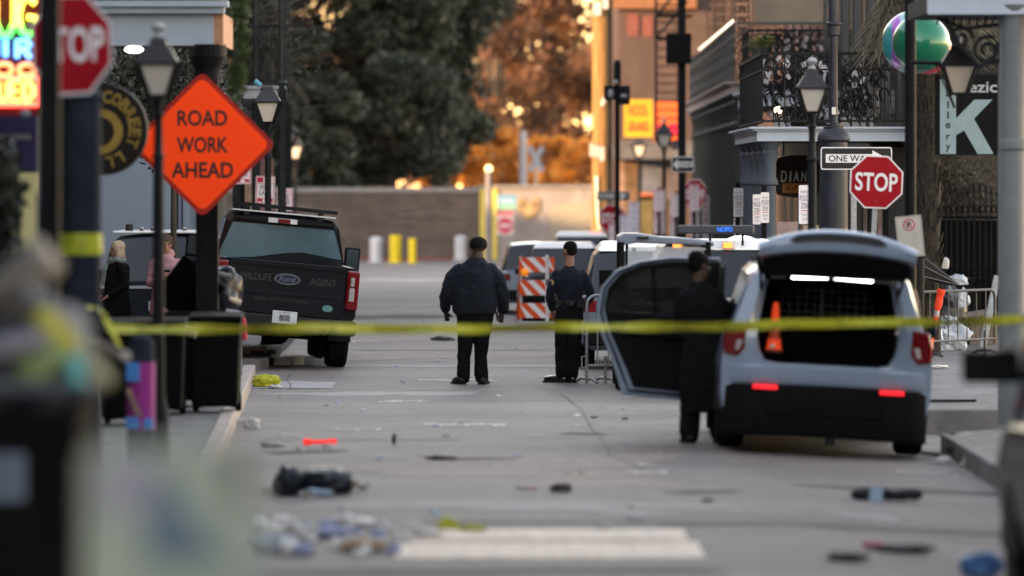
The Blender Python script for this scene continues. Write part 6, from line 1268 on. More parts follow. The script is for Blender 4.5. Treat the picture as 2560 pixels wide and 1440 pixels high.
# ---- person in black leaning into the open car
root = T('person', 'person in long black coat leaning in at the open car door', 'person', (KX(1765, 257.5), F / 257.5, 0)); 
b = MB(); hc = (-.055, .0, 1.72); m = head(b, hc, (.85, .45, -.25), 1.05); capsule(b, [(-.08, -.02, 1.48), (-.06, -.01, 1.66)], [.07, .062], 14)
torso(b, [(0, 0, .85, .16, .12), (0, 0, 1.2, .16, .12), (-.03, 0, 1.45, .16, .1), (-.06, 0, 1.52, .08, .07)]); capsule(b, [(.08, 0, 1.42), (.2, .06, 1.25), (.30, .22, 1.38)], [.05, .04, .03]); hand(b, (.30, .22, 1.38), (.5, .6, .3), 1, .5); capsule(b, [(-.2, 0, 1.42), (-.22, .1, 1.15), (-.05, .3, 1.1)], [.05, .04, .03]); hand(b, (-.05, .3, 1.1), (.6, .6, 0), -1, .6)
for x in (-.12, .12): capsule(b, [(x, 0, .88), (x, 0, .5), (x, 0, .1)], [.08, .06, .04])
remesh(b.build('body', skin_d, root), .009, 2); eyes(root, root, hc, m, 1.05)
b = MB(); torso(b, [(.03, .0, .30, .27, .18), (.0, .0, .52, .255, .17), (0, .0, .75, .24, .165), (0, .0, .98, .215, .15), (0, 0, 1.15, .215, .15), (-.02, 0, 1.32, .225, .15), (-.04, 0, 1.42, .215, .13), (-.055, 0, 1.49, .15, .11), (-.065, 0, 1.54, .09, .085), (-.065, 0, 1.58, .08, .08)], 24)
capsule(b, [(.10, 0, 1.42), (.17, .02, 1.32), (.215, .07, 1.24), (.28, .18, 1.36)], [.075, .078, .07, .052]); capsule(b, [(-.20, 0, 1.42), (-.25, .02, 1.3), (-.24, .1, 1.15), (-.1, .26, 1.1)], [.075, .078, .07, .052])
remesh(b.build('coat', black_cloth, root), .012, 4, .03, .12)
b = MB(); capsule(b, [(-.13, 0, .75), (-.15, .0, .4), (-.16, .0, .09)], [.13, .105, .10], 14); capsule(b, [(.12, 0, .75), (.13, .0, .4), (.14, .0, .09)], [.13, .105, .10], 14); remesh(b.build('trousers', black_cloth, root), .012, 4, .025, .1)
b = MB(); shoe(b, (-.17, .0, 0), R(-12), .29, .055); b.build('shoe', leather, root); b = MB(); shoe(b, (.15, -.02, 0), R(35), .29, .055); b.build('shoe', leather, root)
b = MB(); h = MB(); h.ball((0, -.015, .05), (.093, .112, .092), 20, 0, 14); h.ball((0, -.06, 0), (.085, .06, .08), 16, 0, 10); h.xf(Matrix.Translation(hc) @ m.to_4x4()); b.add(h.v, h.f); remesh(b.build('hair', hair_b, root), .009, 2, .02, .04)

# ---- two women by the bins
def woman(name_lab, px, s, z0, face, coat, coatn, hairm, long_hair, hood, ht, phone=False, scarf=None, sk=skin):
    root = T('person', name_lab, 'person', (KX(px, s), F / s, z0)); k = ht / 1.68
    b = MB(); hc = (0, .02, 1.56); m = head(b, hc, face, .98); capsule(b, [(0, 0, 1.32), (0, .01, 1.5)], [.055, .05], 12)
    torso(b, [(0, 0, .8, .14, .1), (0, 0, 1.1, .13, .09), (0, 0, 1.32, .14, .08), (0, 0, 1.38, .06, .06)])
    for x in (-.08, .08): capsule(b, [(x, 0, .85), (x, 0, .45), (x, 0, .08)], [.08, .055, .035])
    f = Vector(face).normalized(); sd_ = Vector((f.y, -f.x, 0)); el, ha = [], []
    for sgn in (-1, 1):
        sh = sd_ * sgn * .15 + Vector((0, 0, 1.32)); e_ = sh + sd_ * sgn * .05 - f * .02 + Vector((0, 0, -.26)); w_ = (sd_ * sgn * .05 + f * .28 + Vector((0, 0, 1.15))) if phone else (sd_ * sgn * .12 + f * .2 + Vector((0, 0, .92)))
        capsule(b, [sh, e_, w_], [.045, .038, .026]); hand(b, w_, (w_ - e_).normalized() + Vector((0, 0, .3 if phone else -.1)), sgn, .9); el.append((sh, e_, w_))
    remesh(b.build('body', sk, root), .009, 2); eyes(root, root, hc, m, .98)
    b = MB(); torso(b, [(0, 0, .66, .205, .16), (0, 0, .80, .20, .155), (0, 0, 1.0, .17, .13), (0, 0, 1.15, .175, .13), (0, 0, 1.28, .18, .12), (0, 0, 1.34, .165, .10), (0, 0, 1.39, .09, .08), (0, 0, 1.43, .075, .07)], 22)
    for sh, e_, w_ in el: capsule(b, [sh, (sh + e_) / 2, e_, e_ * .15 + w_ * .85], [.062, .064, .06, .042])
    if hood: b.ball(Vector((0, -.0, 1.43)) - f * .07, (.12, .11, .08), 16)
    remesh(b.build(coatn, coat, root), .011, 4, .025, .1)
    b = MB(); torso(b, [(0, 0, .72, .16, .12), (0, 0, .85, .16, .12)])
    for x in (-.08, .08): capsule(b, [(x, 0, .78), (x, 0, .4), (x, 0, .08)], [.095, .075, .065], 12)
    remesh(b.build('trousers', black_cloth, root), .012, 3)
    for x in (-.09, .09): b = MB(); shoe(b, (x, 0, 0), math.atan2(f.x, f.y), .25, .045); b.build('shoe', leather, root)
    b = MB(); h = MB(); h.ball((0, -.02, .035), (.088, .105, .088), 20, 0, 14); h.ball((0, -.06, -.03 if not long_hair else -.07), (.082, .055, .07 if not long_hair else .13), 16, 0, 10)
    if long_hair: h.ball((.06, -.01, -.05), (.03, .06, .10), 12); h.ball((-.06, -.01, -.05), (.03, .06, .10), 12)
    h.xf(Matrix.Translation(hc) @ m.to_4x4()); b.add(h.v, h.f); remesh(b.build('hair', hairm, root), .009, 2, .02, .04)
    if scarf: b = MB(); b.tube([(.10 * math.cos(t), .10 * math.sin(t) - .0, 1.41 + .015 * math.sin(3 * t)) for t in [i * math.pi / 6 for i in range(12)]], .038, 8, closed=True); capsule(b, [(-.06, .0, 1.40) , Vector((-.06, 0, 1.28)) + f * .12, Vector((-.06, 0, 1.1)) + f * .15], [.04, .045, .03]); remesh(b.build('scarf', scarf, root), .01, 2, .02, .05)
    if phone:
        ph = T('mobile_phone', 'dark phone held up by the person in the pink hooded top', 'phone', Vector((KX(px, s), F / s, z0)) + (f * .34 + Vector((0, 0, 1.22))) * k, rot=(R(-15), 0, math.atan2(-f.x, f.y))); ph.scale = (k, k, k); q = MB(); q.bx(-.038, .038, -.004, .004, -.075, .075); q.build('case', plasticb, ph, smooth=False, bevel=.003); q = MB(); q.bx(-.034, .034, -.006, -.004, -.068, .068); q.build('screen', glassd, ph, smooth=False)
    root.scale = (k, k, k); return root
woman('blonde person in black coat and grey green scarf facing left by the bins', 292, 180, .0, (-.85, -.5, 0), black_cloth, 'coat', M('blonde_hair', (.42, .34, .24), .6, 0, .25, 50, bump=.5, bscale=80), True, False, 1.70, scarf=M('grey_green_scarf', (.16, .19, .18), .9, 0, .2, 20, bump=.4), sk=skin_m)
woman('person in a pink hooded top looking down at a phone', 415, 184, .0, (.1, -1, -.15), M('pink_fleece', (.36, .20, .23), .9, 0, .12, 10, bump=.5), 'hooded_top', M('brown_hair', (.05, .03, .022), .7, 0, .3, 50, bump=.5), False, True, 1.80, phone=True, sk=skin_m)
# ================================================================= barriers, tape, bins, litter
def crowd_barrier(label, a, b_, z0, h, nbar, m=galv, legs=True, feet=0.3):
    a = Vector((*a, z0)); c = Vector((*b_, z0)); d = (c - a); L = d.length; d.normalize(); root = T('crowd_barrier', label, 'barrier', a, group='metal crowd barriers'); r = .12
    b = MB(); up = Vector((0, 0, 1)); pts = [up * .15 + d * .0]
    pts += [up * (h - r)] + [d * (r - r * math.cos(t)) + up * (h - r + r * math.sin(t)) for t in (.4, .8, 1.2, 1.57)] + [d * (L - r) + up * h] + [d * (L - r + r * math.sin(t)) + up * (h - r + r * math.cos(t)) for t in (.4, .8, 1.2, 1.57)] + [d * L + up * .15]
    b.tube(pts, .020, 8); b.tube([up * .22, d * L + up * .22], .018, 8); b.build('frame', m, root)
    for k in range(1, nbar): q = MB(); p = d * (L * k / nbar); q.tube([p + up * .22, p + up * (h - .02)], .009, 6); q.build('upright', m, root)
    n = Vector((-d.y, d.x, 0))
    for x in (.0, .26, L - .26):
        if legs: q = MB(); p = d * x if x else Vector((0, 0, 0)); q.tube([p + up * (.34 if x else .3), p + up * .0 + n * .0], .022, 8); q.tube([p - n * feet + up * .02, p - n * feet * .5 + up * .06, p + n * feet * .5 + up * .06, p + n * feet + up * .02], .018, 8); q.build('leg', m, root)
    b = MB(); b.tube([up * .62, up * .62 - d * .06, up * .78 - d * .06, up * .78], .009, 6); b.tube([up * .2, up * .2 - d * .07, up * .34 - d * .07, up * .34], .009, 6); b.build('hook', m, root)
    return root
crowd_barrier('steel crowd barrier standing right of the uniformed person', (KX(1467, 200), F / 200), (KX(1467, 200) + 1.9, F / 200 + .9), 0, 1.10, 14)
crowd_barrier('dark steel crowd barrier on the right pavement in front of white bags', (KX(2300, 184), F / 184), (KX(2487, 180), F / 180), .12, .90, 8, M('dark_steel', (.07, .07, .075), .5, .4), feet=.2)
# police tape
def tape(name, label, pts, w, m, tw=.0, txt=True):
    root = T(name, label, 'tape', pts[0]); o = Vector(pts[0]); b = MB(); rows = []; n = 160; rr = random.Random(4)
    P_ = [Vector(p) - o for p in pts]
    for i in range(n + 1):
        t = i / n * (len(P_) - 1); k = min(int(t), len(P_) - 2); u = t - k; c = P_[k].lerp(P_[k + 1], u); sagd = 0
        a = tw * math.sin(i * .21) * math.sin(i * .047 + 1); hw = w / 2
        rows.append([c + Vector((0, hw * math.sin(a) * sg, hw * math.cos(a) * sg)) for sg in (-1, 0, 1)])
    b.grid(rows); b.build('ribbon', m, root, fix=False)
    return root, rows
tape_m = M('police_tape_yellow', (.42, .43, .02), .4, 0, .0, 3, col2=(.62, .60, .03), stretch=(.7, .7, .7), spec=.6)
tl, tr = P(275, 821, 334), P(2640, 797, 318); pts = []
for i in range(25): t = i / 24; p = tl.lerp(tr, t); p.z -= .030 * math.sin(math.pi * t) + .006 * math.sin(t * 23) + .004 * math.sin(t * 51); pts.append(p)
troot, rows = tape('police_tape', 'long yellow police line tape stretched across the whole street', pts, .072, tape_m, .9)
b = MB(); o = pts[0]; L = (tr - tl).length; x = .25; k = 0
while x < L - .6:
    u = x / L; idx = int(u * 160); c = (rows[idx][1])
    b.text('POLICE LINE DO NOT CROSS', c.x + .28, c.z, .62, .046, c.y - .03); x += .92
b.build('lettering', M('tape_black_print', (.05, .05, .01), .6), troot, smooth=False, fix=False)
root = T('tape_tail', 'loose end of yellow tape hanging curled from the wide left pillar', 'tape', P(262, 790, 336)); b = MB(); rr = random.Random(1)
for (a, c) in (((-.02, .03), (.09, -.17)), ((-.06, .05), (.06, -.12)), ((-.12, .06), (.02, .02)), ((.0, -.02), (.12, -.22))):
    q = [Vector((a[0] + (c[0] - a[0]) * t, -.05 + .03 * math.sin(5 * t), a[1] + (c[1] - a[1]) * t + .02 * math.sin(4 * t))) for t in [i / 8 for i in range(9)]]; b.grid([[p + Vector((-.022, 0, .012)) for p in q], [p + Vector((.022, 0, -.012)) for p in q]])
b.build('curl', tape_m, root, fix=False)
# striped barricade, drum, post
def stripes(root, w, h, z, y, name='board'):
    b = MB(); b.bx(-w / 2, w / 2, y, y + .03, z, z + h); bo_ = b.build(name, white, root, smooth=False); b = MB(); n = int(w / .2) + 2
    for k in range(-1, n):
        x0 = -w / 2 + k * .26; poly = [(x0, z), (x0 + .13, z), (x0 + .13 - h, z + h), (x0 - h, z + h)]; poly = [(min(max(px, -w / 2), w / 2), pz) for px, pz in poly]
        if abs(poly[0][0] - poly[1][0]) > .005 or abs(poly[2][0] - poly[3][0]) > .005: b.prism(poly, y - .004, y - .0005, side=False, both=False)
    b.build('orange_stripes', orangep, bo_, smooth=False, fix=False)
root = T('road_barricade', 'orange and white striped road barricade left of the uniformed person', 'barricade', (KX(1342, 143), F / 143, 0))
for z in (.12, .52, .92): stripes(root, .62, .26, z, -.1)
b = MB(); b.bx(.15, .21, -.15, -.11, .0, 1.22); b.build('white_upright', M('white_plastic_post', (.55, .52, .52), .5), root, smooth=False); b = MB(); b.bx(-.30, -.26, -.05, 0, 0, 1.2); b.bx(-.3, .3, -.3, .3, 0, .05); b.build('stand', galv, root, smooth=False)
b = MB(); b.ball((-.21, -.15, .92), .075, 12); b.build('amber_lamp', M('amber_barricade_lamp', (.8, .25, .02), .3, emit=(1, .3, .02), es=.05), root)
root = T('traffic_drum', 'orange traffic drum with grey band behind the striped barricade', 'traffic drum', (KX(1330, 138), F / 138, 0)); b = MB(); b.lathe([(.29, 0), (.28, .3), (.27, .3), (.265, .62), (.25, .62), (.24, .9), (.1, .96)], n=24); b.build('drum', orangep, root); b = MB(); b.lathe([(.283, .40), (.275, .52)], n=24); b.build('grey_band', M('grey_band', (.25, .24, .24), .6), root)
root = T('road_barricade', 'second striped barricade board farther back, above the first one', 'barricade', (KX(1405, 132), F / 132, 0)); stripes(root, .72, .26, .95, 0); b = MB(); b.bx(-.3, -.25, .03, .07, 0, 1.2); b.bx(.25, .3, .03, .07, 0, 1.2); b.build('stand', galv, root, smooth=False)
# orange delineator, white leg, bags, bottle at the right
root = T('delineator_post', 'leaning orange delineator post with grey bands by the crowd barrier', 'delineator', (KX(2318, 188), F / 188, .12), rot=(0, R(11), 0)); b = MB(); b.lathe([(.045, 0), (.035, .08), (.035, .72), (.05, .76), (.05, .84), (.045, .90), (.055, .92), (.055, .99)], n=14); b.build('post', M('red_orange_post', (.75, .06, .02), .5), root); b = MB(); b.lathe([(.037, .62), (.037, .70)], n=14); b.lathe([(.037, .38), (.037, .5)], n=14); b.build('band', galv, root)
root = T('sawhorse_leg', 'pale grey leaning sawhorse leg at the right end of the crowd barrier', 'sawhorse', (KX(2450, 172), F / 172 - .3, .1)); b = MB(); b.bar((0, 0, 0), (.23, .1, 1.05), .10); b.bar((-.02, .35, 0), (.22, .12, 1.02), .05); b.bar((.05, .15, .3), (.07, .3, .3), .03); b.build('leg', M('pale_grey_plastic', (.30, .33, .36), .6), root, smooth=False, bevel=.01)
def lump(name, label, cat, loc, r, m, seed=1, disp=.25, sc=.35, sub=4, group=None, knot=False, rz=0):
    root = T(name, label, cat, loc, rz=rz, group=group); bm_ = bmesh.new(); bmesh.ops.create_icosphere(bm_, subdivisions=sub, radius=1); rg = random.Random(seed); from mathutils import noise
    o = Vector((rg.uniform(0, 50), rg.uniform(0, 50), rg.uniform(0, 50)))
    for v in bm_.verts:
        nn = noise.fractal(v.co / sc * .6 + o, 1, 2, 3) * disp + disp * .6 * abs(noise.noise(v.co / sc * 1.9 + o)); v.co *= 1 + nn; v.co = Vector((v.co.x * r[0], v.co.y * r[1], max(v.co.z * r[2] + r[2] * .72, 0)))
    me = bpy.data.meshes.new('bag'); bm_.to_mesh(me); bm_.free(); me.materials.append(m); me.shade_smooth(); ob = bpy.data.objects.new('sack' if 'bag' in name else 'shape', me); COL.objects.link(ob); ob.parent = root
    if knot: b = MB(); b.lathe([(r[0] * .12, r[2] * 1.5), (r[0] * .06, r[2] * 1.75), (r[0] * .22, r[2] * 2.0), (r[0] * .1, r[2] * 2.05)], n=8); b.build('knot', m, root)
    return root
whbag = M('white_bag_plastic', (.40, .45, .52), .35, 0, .1, 4, bump=.3, bscale=14); blbag = M('black_bag_plastic', (.010, .012, .020), .28, 0, .3, 5, bump=.5, bscale=16)
G_ = 'white bags of rubbish behind the crowd barrier'
for i, (px, py, s, r, lab) in enumerate(((2368, 890, 176, (.26, .2, .24), 'large white rubbish bag behind the middle of the crowd barrier'), (2350, 850, 174, (.20, .15, .17), 'white rubbish bag piled on the large one, knotted top'), (2326, 892, 178, (.16, .15, .20), 'white rubbish bag beside the open police car rear corner'), (2398, 850, 174, (.13, .12, .11), 'small white rubbish bag on the right of the pile'))):
    p = P(px, py, s); p.z = max(p.z, .12); lump('rubbish_bag', lab, 'rubbish bag', p, r, whbag, i + 3, .5, .5, 5, G_, i in (0, 1))
lump('rubbish_bag', 'white and blue bag hanging above the barrier rail', 'rubbish bag', P(2405, 770, 167), (.10, .08, .15), whbag, 9, .5, .5, 4)
lump('rubbish_bag', 'white bag on top of the black heap', 'rubbish bag', P(2392, 712, 166), (.15, .1, .08), whbag, 10, .5, .5, 4)
lump('carton', 'crumpled white paper sheet on the black heap', 'paper', P(2362, 672, 166), (.07, .02, .10), M('white_paper', (.5, .5, .5), .7), 12, .2, .6, 3)
lump('rubbish_heap', 'tall black heap of rubbish bags by the black pole base', 'rubbish heap', (KX(2335, 165), F / 165, .12), (.42, .35, .56), blbag, 14, .35, .8, 5)
root = T('black_bin', 'black bin under the rubbish heap behind the crowd barrier', 'bin', (KX(2385, 163), F / 163, .12)); b = MB(); b.lathe([(.3, 0), (.38, .85), (.42, .86), (.42, .92)], n=4); b.build('body', plasticb, root, smooth=False)
root = T('carton', 'brown grey cardboard box right of the white bags', 'box', (KX(2462, 172), F / 172 + .6, .12)); b = MB(); b.bx(-.17, .25, 0, .4, 0, .42); b.build('box', M('grey_cardboard', (.17, .14, .12), .8), root, smooth=False, bevel=.01); b = MB(); b.box((.0, -.05, .47), (.45, .3, .02), (R(12), R(-8), 0)); b.build('flap', M('grey_cardboard', (0, 0, 0)), root, smooth=False)
root = T('black_umbrella', 'collapsed black umbrella sheet sticking out above the crowd barrier', 'umbrella', P(2300, 690, 185)); b = MB(); q = lambda px, py: ((px - 2300) / 185, (690 - py) / 185)
b.prism([q(2236, 655), q(2262, 626), q(2300, 632), q(2345, 668), q(2400, 712), q(2372, 714), q(2320, 700), q(2262, 706), q(2240, 700)], 0, .12); b.build('canopy', M('black_umbrella_cloth', (.010, .009, .009), .6, 0, .4, 6, bump=.5), root, smooth=False, bevel=.03)
b = MB(); b.tube([(q(2262, 640)[0], -.02, q(2262, 640)[1]), (q(2400, 713)[0], -.02, q(2400, 713)[1])], .008, 6); b.tube([(q(2262, 680)[0], -.02, q(2262, 680)[1]), (q(2400, 713)[0], -.02, q(2400, 713)[1])], .008, 6); b.build('ribs', M('dull_grey_rod', (.12, .11, .11), .5), root)
root = T('litter_bin', 'ribbed round black street bin behind the right tail lamp of the open car', 'bin', (KX(2286, 192), F / 192, .12)); b = MB(); zt = KZ(646, 192) - .12; prof = []
for k in range(16): prof += [(.135 - .01 * (k % 2), zt * k / 15)]
b.lathe(prof, n=20); b.lathe([(.15, zt), (.16, zt + .04), (.06, zt + .10)], n=20); b.build('body', plasticb, root)
root = T('wooden_tray', 'low wooden tray under the white rubbish bags', 'tray', (KX(2380, 171), F / 171, .12)); b = MB(); b.bx(-.22, .22, 0, .3, .05, .09); b.bx(-.2, -.16, 0, .04, 0, .05); b.bx(.16, .2, 0, .04, 0, .16); b.build('tray', M('yellow_wood', (.33, .22, .07), .7), root, smooth=False)
def bottle(label, p, m, h=.24, r=.035, rot=(0, 0, 0)):
    root = T('bottle', label, 'bottle', p, rot=rot); b = MB(); b.lathe([(r, 0), (r, h * .62), (r * .4, h * .82), (r * .38, h * .95)], n=16); b.build('glass', m, root); b = MB(); b.lathe([(r * .42, h * .95), (r * .42, h)], n=12); b.build('cap', white, root); return root
bottle('clear bottle standing by the grey column on the right pavement', P(2483, 938, 186), M('clear_bottle', (.35, .36, .36), .1, alpha=.6), .16, .045)
# left bins
binm = M('bin_black', (.004, .004, .0045), .7, 0, .3, 4, spec=.06)
def wheelie(label, x, y, w=.56, h=1.0, lid_open=False):
    root = T('wheelie_bin', label, 'bin', (x, y, .15), group='black wheeled bins on the left pavement'); b = MB(); b.box((0, .28, h / 2 + .04), (w, .56, h - .06)); b.v = [((x_ * (1 + .12 * (z_ / h - .5))), y_, z_) for x_, y_, z_ in b.v]; b.build('body', binm, root, smooth=False, bevel=.03)
    b = MB()
    if lid_open: b.box((-.05, .62, h + .20), (w * 1.1, .04, .62), (R(20), R(38), 0))
    else: b.box((0, .28, h + .05), (w * 1.12, .64, .07), (R(3), 0, 0))
    b.build('lid', binm, root, smooth=False, bevel=.02)
    b = MB(); b.tube([(-w * .4, -.04, h * .93), (w * .4, -.04, h * .93)], .018, 8); b.build('handle', binm, root)
    for s_ in (-1, 1): wheel(root, s_ * w * .5, .5, .1, .06, s_)
    return root
wheelie('black wheeled bin directly left of the pickup, nearest the kerb', KX(536, 243), F / 243, .50, .93)
wheelie('black wheeled bin with raised lid behind the square post', KX(470, 238), F / 238 + .3, .52, 1.0, True)
wheelie('black wheeled bin with grey cardboard lying on top', KX(395, 246), F / 246, .50, .90)
wheelie('black wheeled bin at the left end of the bins, behind the painted bollard', KX(318, 256), F / 256, .52, .95)
root = T('cardboard_sheets', 'flattened pale grey cardboard lying across the black bins', 'cardboard', P(400, 822, 240)); b = MB(); b.box((-.02, .2, 0), (.80, .5, .05), (0, R(1), .1)); b.box((-.1, .25, .06), (.4, .4, .04), (0, R(9), .2)); b.build('sheet', M('pale_cardboard', (.24, .25, .29), .7, 0, .1), root, smooth=False, bevel=.008)
root = T('foam_cup', 'cream foam cup lying at the end of the cardboard on the bins', 'cup', P(462, 824, 244), rot=(0, R(105), 0)); b = MB(); b.lathe([(.05, -.08), (.06, .12), (.065, .13)], n=16); b.build('cup', M('cream_foam', (.62, .52, .40), .5, emit=(1, .8, .6), es=0), root)
lump('rubbish_bag', 'black rubbish bag heaped behind the square post above the bins', 'rubbish bag', P(560, 780, 226), (.20, .2, .30), blbag, 21, .25, .5, 4)
for i, (px, py, ry, col, L) in enumerate(((588, 752, 22, (.60, .48, .36), .13), (582, 781, 14, (.30, .31, .34), .15), (562, 688, 16, (.16, .16, .16), .14))):
    o = T('drink_can', ['cream cup lying on the black bag beside the pickup tailgate', 'grey cup lying under the cream one', 'grey ribbed cup on top of the black bag'][i], 'cup', P(px, py, 236), rot=(0, R(90 + ry), 0), group=None); b = MB(); b.lathe([(.022, -L / 2), (.034, L / 2), (.03, L / 2)], n=14); b.build('cup', M('cup_%d' % i, col, .5), o)
root = T('red_strap', 'red strap hanging down the right side of the bins', 'strap', P(607, 790, 238)); b = MB(); b.tube([(-.02, 0, .02), (0, 0, -.05), (.01, 0, -.14), (.02, -.01, -.25)], [.028, .03, .033, .03], 8); b.build('strap', M('red_cloth', (.42, .02, .05), .7), root)
root = T('sawhorse_leg', 'pale grey sawhorse leg between the bins and the pickup', 'sawhorse', (KX(600, 205), F / 205, 0)); b = MB(); b.bar((.03, 0, 0), (-.09, 0, .28), .07); b.bar((.02, 0, .02), (.01, 0, .5), .03); b.build('leg', M('pale_grey_plastic', (0, 0, 0)), root, smooth=False)
# painted post at the left foreground (magenta and blue sticker)
root = T('painted_bollard', 'dark bollard wrapped with magenta and blue sticker in front of the bins', 'bollard', (KX(352, 302), F / 302, .15)); b = MB(); b.lathe([(.115, 0), (.115, 1.05), (.09, 1.1), (.05, 1.12)], n=20); b.build('post', M('slate_blue_steel', (0, 0, 0)), root)
b = MB(); b.lathe([(.12, .34), (.12, .90)], n=24); st_ = b.build('magenta_wrap', M('magenta_sticker', (.33, .035, .25), .5, 0, .1), root); b = MB(); b.bx(-.115, .0, -.135, -.115, .74, .90); b.bx(-.115, -.005, -.135, -.115, .35, .45); b.bx(.03, .115, -.135, -.11, .35, .44); b.build('blue_patch', M('bright_blue_sticker', (.07, .24, .62), .5), st_, smooth=False, bevel=.01)
b = MB(); b.prism([(-.115, .68), (-.08, .70), (.02, .46), (-.03, .46)], -.135, -.12); b.build('tan_stripe', M('tan_sticker', (.30, .20, .16), .6), st_, smooth=False)
# foreground rubbish container and heap at the lower left
root = T('dumpster', 'blurred black dumpster at the bottom left corner', 'dumpster', (KX(20, 560), F / 560, .15)); b = MB(); b.prism([(-.9, .15), (.27, .15), (.31, KZ(985, 560) - .15), (-.9, KZ(985, 560) - .15)], 0, 1.2); b.build('body', binm, root, smooth=False, bevel=.03)
b = MB(); b.bx(-.95, .34, -.04, .04, KZ(985, 560) - .2, KZ(985, 560) - .13); b.build('rim', binm, root, smooth=False, bevel=.02); b = MB(); b.bx(-.2, .08, -.012, 0, .98, 1.2); b.build('bluish_highlight', M('highlight_grey_blue', (.09, .12, .17), .7), root, smooth=False, bevel=.01)  # grey blue patch paints the bluish highlight on the dark side
for s_ in (-.7, .15): b = MB(); b.lathe([(.07, -.03), (.07, .03)], n=14); b.xf(Matrix.Translation((s_, .2, .08)) @ Matrix.Rotation(R(90), 4, 'Y')); b.build('wheel', rubber, root)
H_ = 'rubbish heaped on the blurred dumpster'
def junk(name, label, cat, px, py, s, pts, rs, m, n=12):
    root = T(name, label, cat, P(px, py, s), group=H_); b = MB(); capsule(b, pts, rs, n); remesh(b.build('shape', m, root), .012, 2, .02, .1)
sJ = 600
junk('rubbish_bag', 'grey domed bag on the top left of the heap', 'rubbish bag', 75, 690, sJ, [(-.06, 0, -.1), (.0, 0, .05)], [.14, .10], M('grey_brown_plastic', (.10, .095, .09), .5, 0, .2, 5))
junk('foam_cup', 'cream blurred cup at the top right of the grey bag', 'cup', 110, 640, sJ + 8, [(-.03, 0, .05), (.04, -.02, -.05)], [.035, .045], M('cream_plastic', (.26, .23, .19), .5))
junk('tube_roll', 'long grey brown roll leaning at the left edge of the heap', 'roll', 30, 700, sJ + 10, [(-.15, 0, -.10), (.10, 0, .08)], [.055, .05], M('grey_brown_roll', (.10, .095, .09), .6))
junk('rubbish_bag', 'dark bag making the bulk of the heap', 'rubbish bag', 60, 860, sJ, [(-.2, 0, -.1), (.0, .1, .12), (.05, .15, -.1)], [.2, .22, .2], blbag)
junk('can_tube', 'grey blue tube pointing right in the middle of the heap', 'tube', 120, 770, sJ + 12, [(-.09, 0, .06), (.06, 0, -.04)], [.04, .045], M('grey_blue_tin', (.09, .10, .115), .5))
junk('foam_cup', 'pale lilac cup at the end of the grey blue tube', 'cup', 172, 795, sJ + 14, [(-.02, 0, .01), (.03, 0, -.02)], [.05, .055], M('pale_lilac', (.17, .16, .18), .5))
junk('plastic_bag', 'bright yellow bag in the middle of the heap', 'bag', 128, 830, sJ + 16, [(-.03, 0, .05), (.06, 0, -.06)], [.06, .06], M('soft_yellow', (.26, .25, .04), .6))
junk('plastic_bag', 'pale green bag low in the heap', 'bag', 112, 920, sJ + 16, [(-.05, 0, -.02), (.05, 0, .05)], [.09, .08], M('soft_green', (.15, .20, .085), .6))
junk('foam_cup', 'white grey cup above the teal one in the heap', 'cup', 196, 855, sJ + 15, [(0, 0, .05), (0, 0, -.06)], [.04, .055], M('pale_grey_plastic2', (.21, .23, .21), .5))
junk('foam_cup', 'teal cup at the bottom of the heap', 'cup', 188, 925, sJ + 20, [(0, 0, .03), (0, 0, -.04)], [.04, .045], M('teal_plastic', (.08, .25, .27), .5))
junk('foam_cup', 'cream green bottle lying right of the teal cup', 'bottle', 242, 920, sJ + 18, [(-.05, 0, .06), (.03, 0, -.05)], [.03, .045], M('cream_green', (.19, .19, .12), .5))
junk('tube_roll', 'grey bar across the heap at the left edge', 'bar', 40, 860, sJ + 22, [(-.15, 0, -.04), (.09, 0, .02)], [.05, .045], M('grey_lilac', (.13, .13, .16), .5))
junk('foam_ball', 'small white ball at the right end of the heap', 'ball', 312, 892, 400, [(0, 0, 0), (.005, 0, 0)], [.035, .035], M('off_white', (.50, .47, .43), .5))
junk('tube_roll', 'dull brown stick ending at the white ball', 'stick', 262, 872, 400, [(-.08, 0, .05), (.09, 0, -.04)], [.03, .03], M('dull_brown', (.14, .12, .10), .6))
root = T('grey_board', 'grey blue lid panel lying under the heap', 'panel', P(60, 965, sJ + 15)); b = MB(); b.box((0, 0, 0), (.6, .3, .05), (0, R(2), 0)); b.build('panel', M('grey_blue_lid', (.055, .065, .085), .5), root, smooth=False, bevel=.02)
# pale poster board close to the camera
sP = 1150; x0, x1 = KX(215, sP), KX(640, sP); zt = KZ(1115, sP)
root = T('poster_board', 'very blurred pale teal poster board low in the left foreground', 'poster board', ((x0 + x1) / 2, F / sP, 0)); w = (x1 - x0); b = MB(); b.prism(rrect(w, 1.0, .04, 4, 0, zt - .5), 0, .02); m = M('pale_teal_poster', (.20, .245, .225), .8, 0, 0, 3, col2=(.30, .35, .30), spec=.1); b.build('board', m, root, smooth=False)
b = MB(); zz = KZ(1300, sP); b.prism([(-.03, zz + .12), (.12, zz - .09), (-.06, zz - .09)], -.006, 0);  b.build('blue_print', M('poster_blue', (.09, .13, .18), .7), root, smooth=False)
b = MB(); b.prism(ngon(16, .07, 0, -.09, KZ(1215, sP)), -.006, 0); b.build('slate_print', M('poster_slate', (.22, .23, .28), .7), root, smooth=False); b = MB(); b.prism(rrect(.03, .13, .01, 2, w / 2 - .04, KZ(1190, sP)), -.006, 0); b.build('dark_print', M('poster_dark', (.12, .11, .10), .7), root, smooth=False)
b = MB(); b.bar((-w / 2 + .03, .03, 0), (-w / 2 + .03, .03, zt - .1), .03); b.bar((w / 2 - .03, .03, 0), (w / 2 - .03, .03, zt - .1), .03); b.build('stand', galv, root, smooth=False)
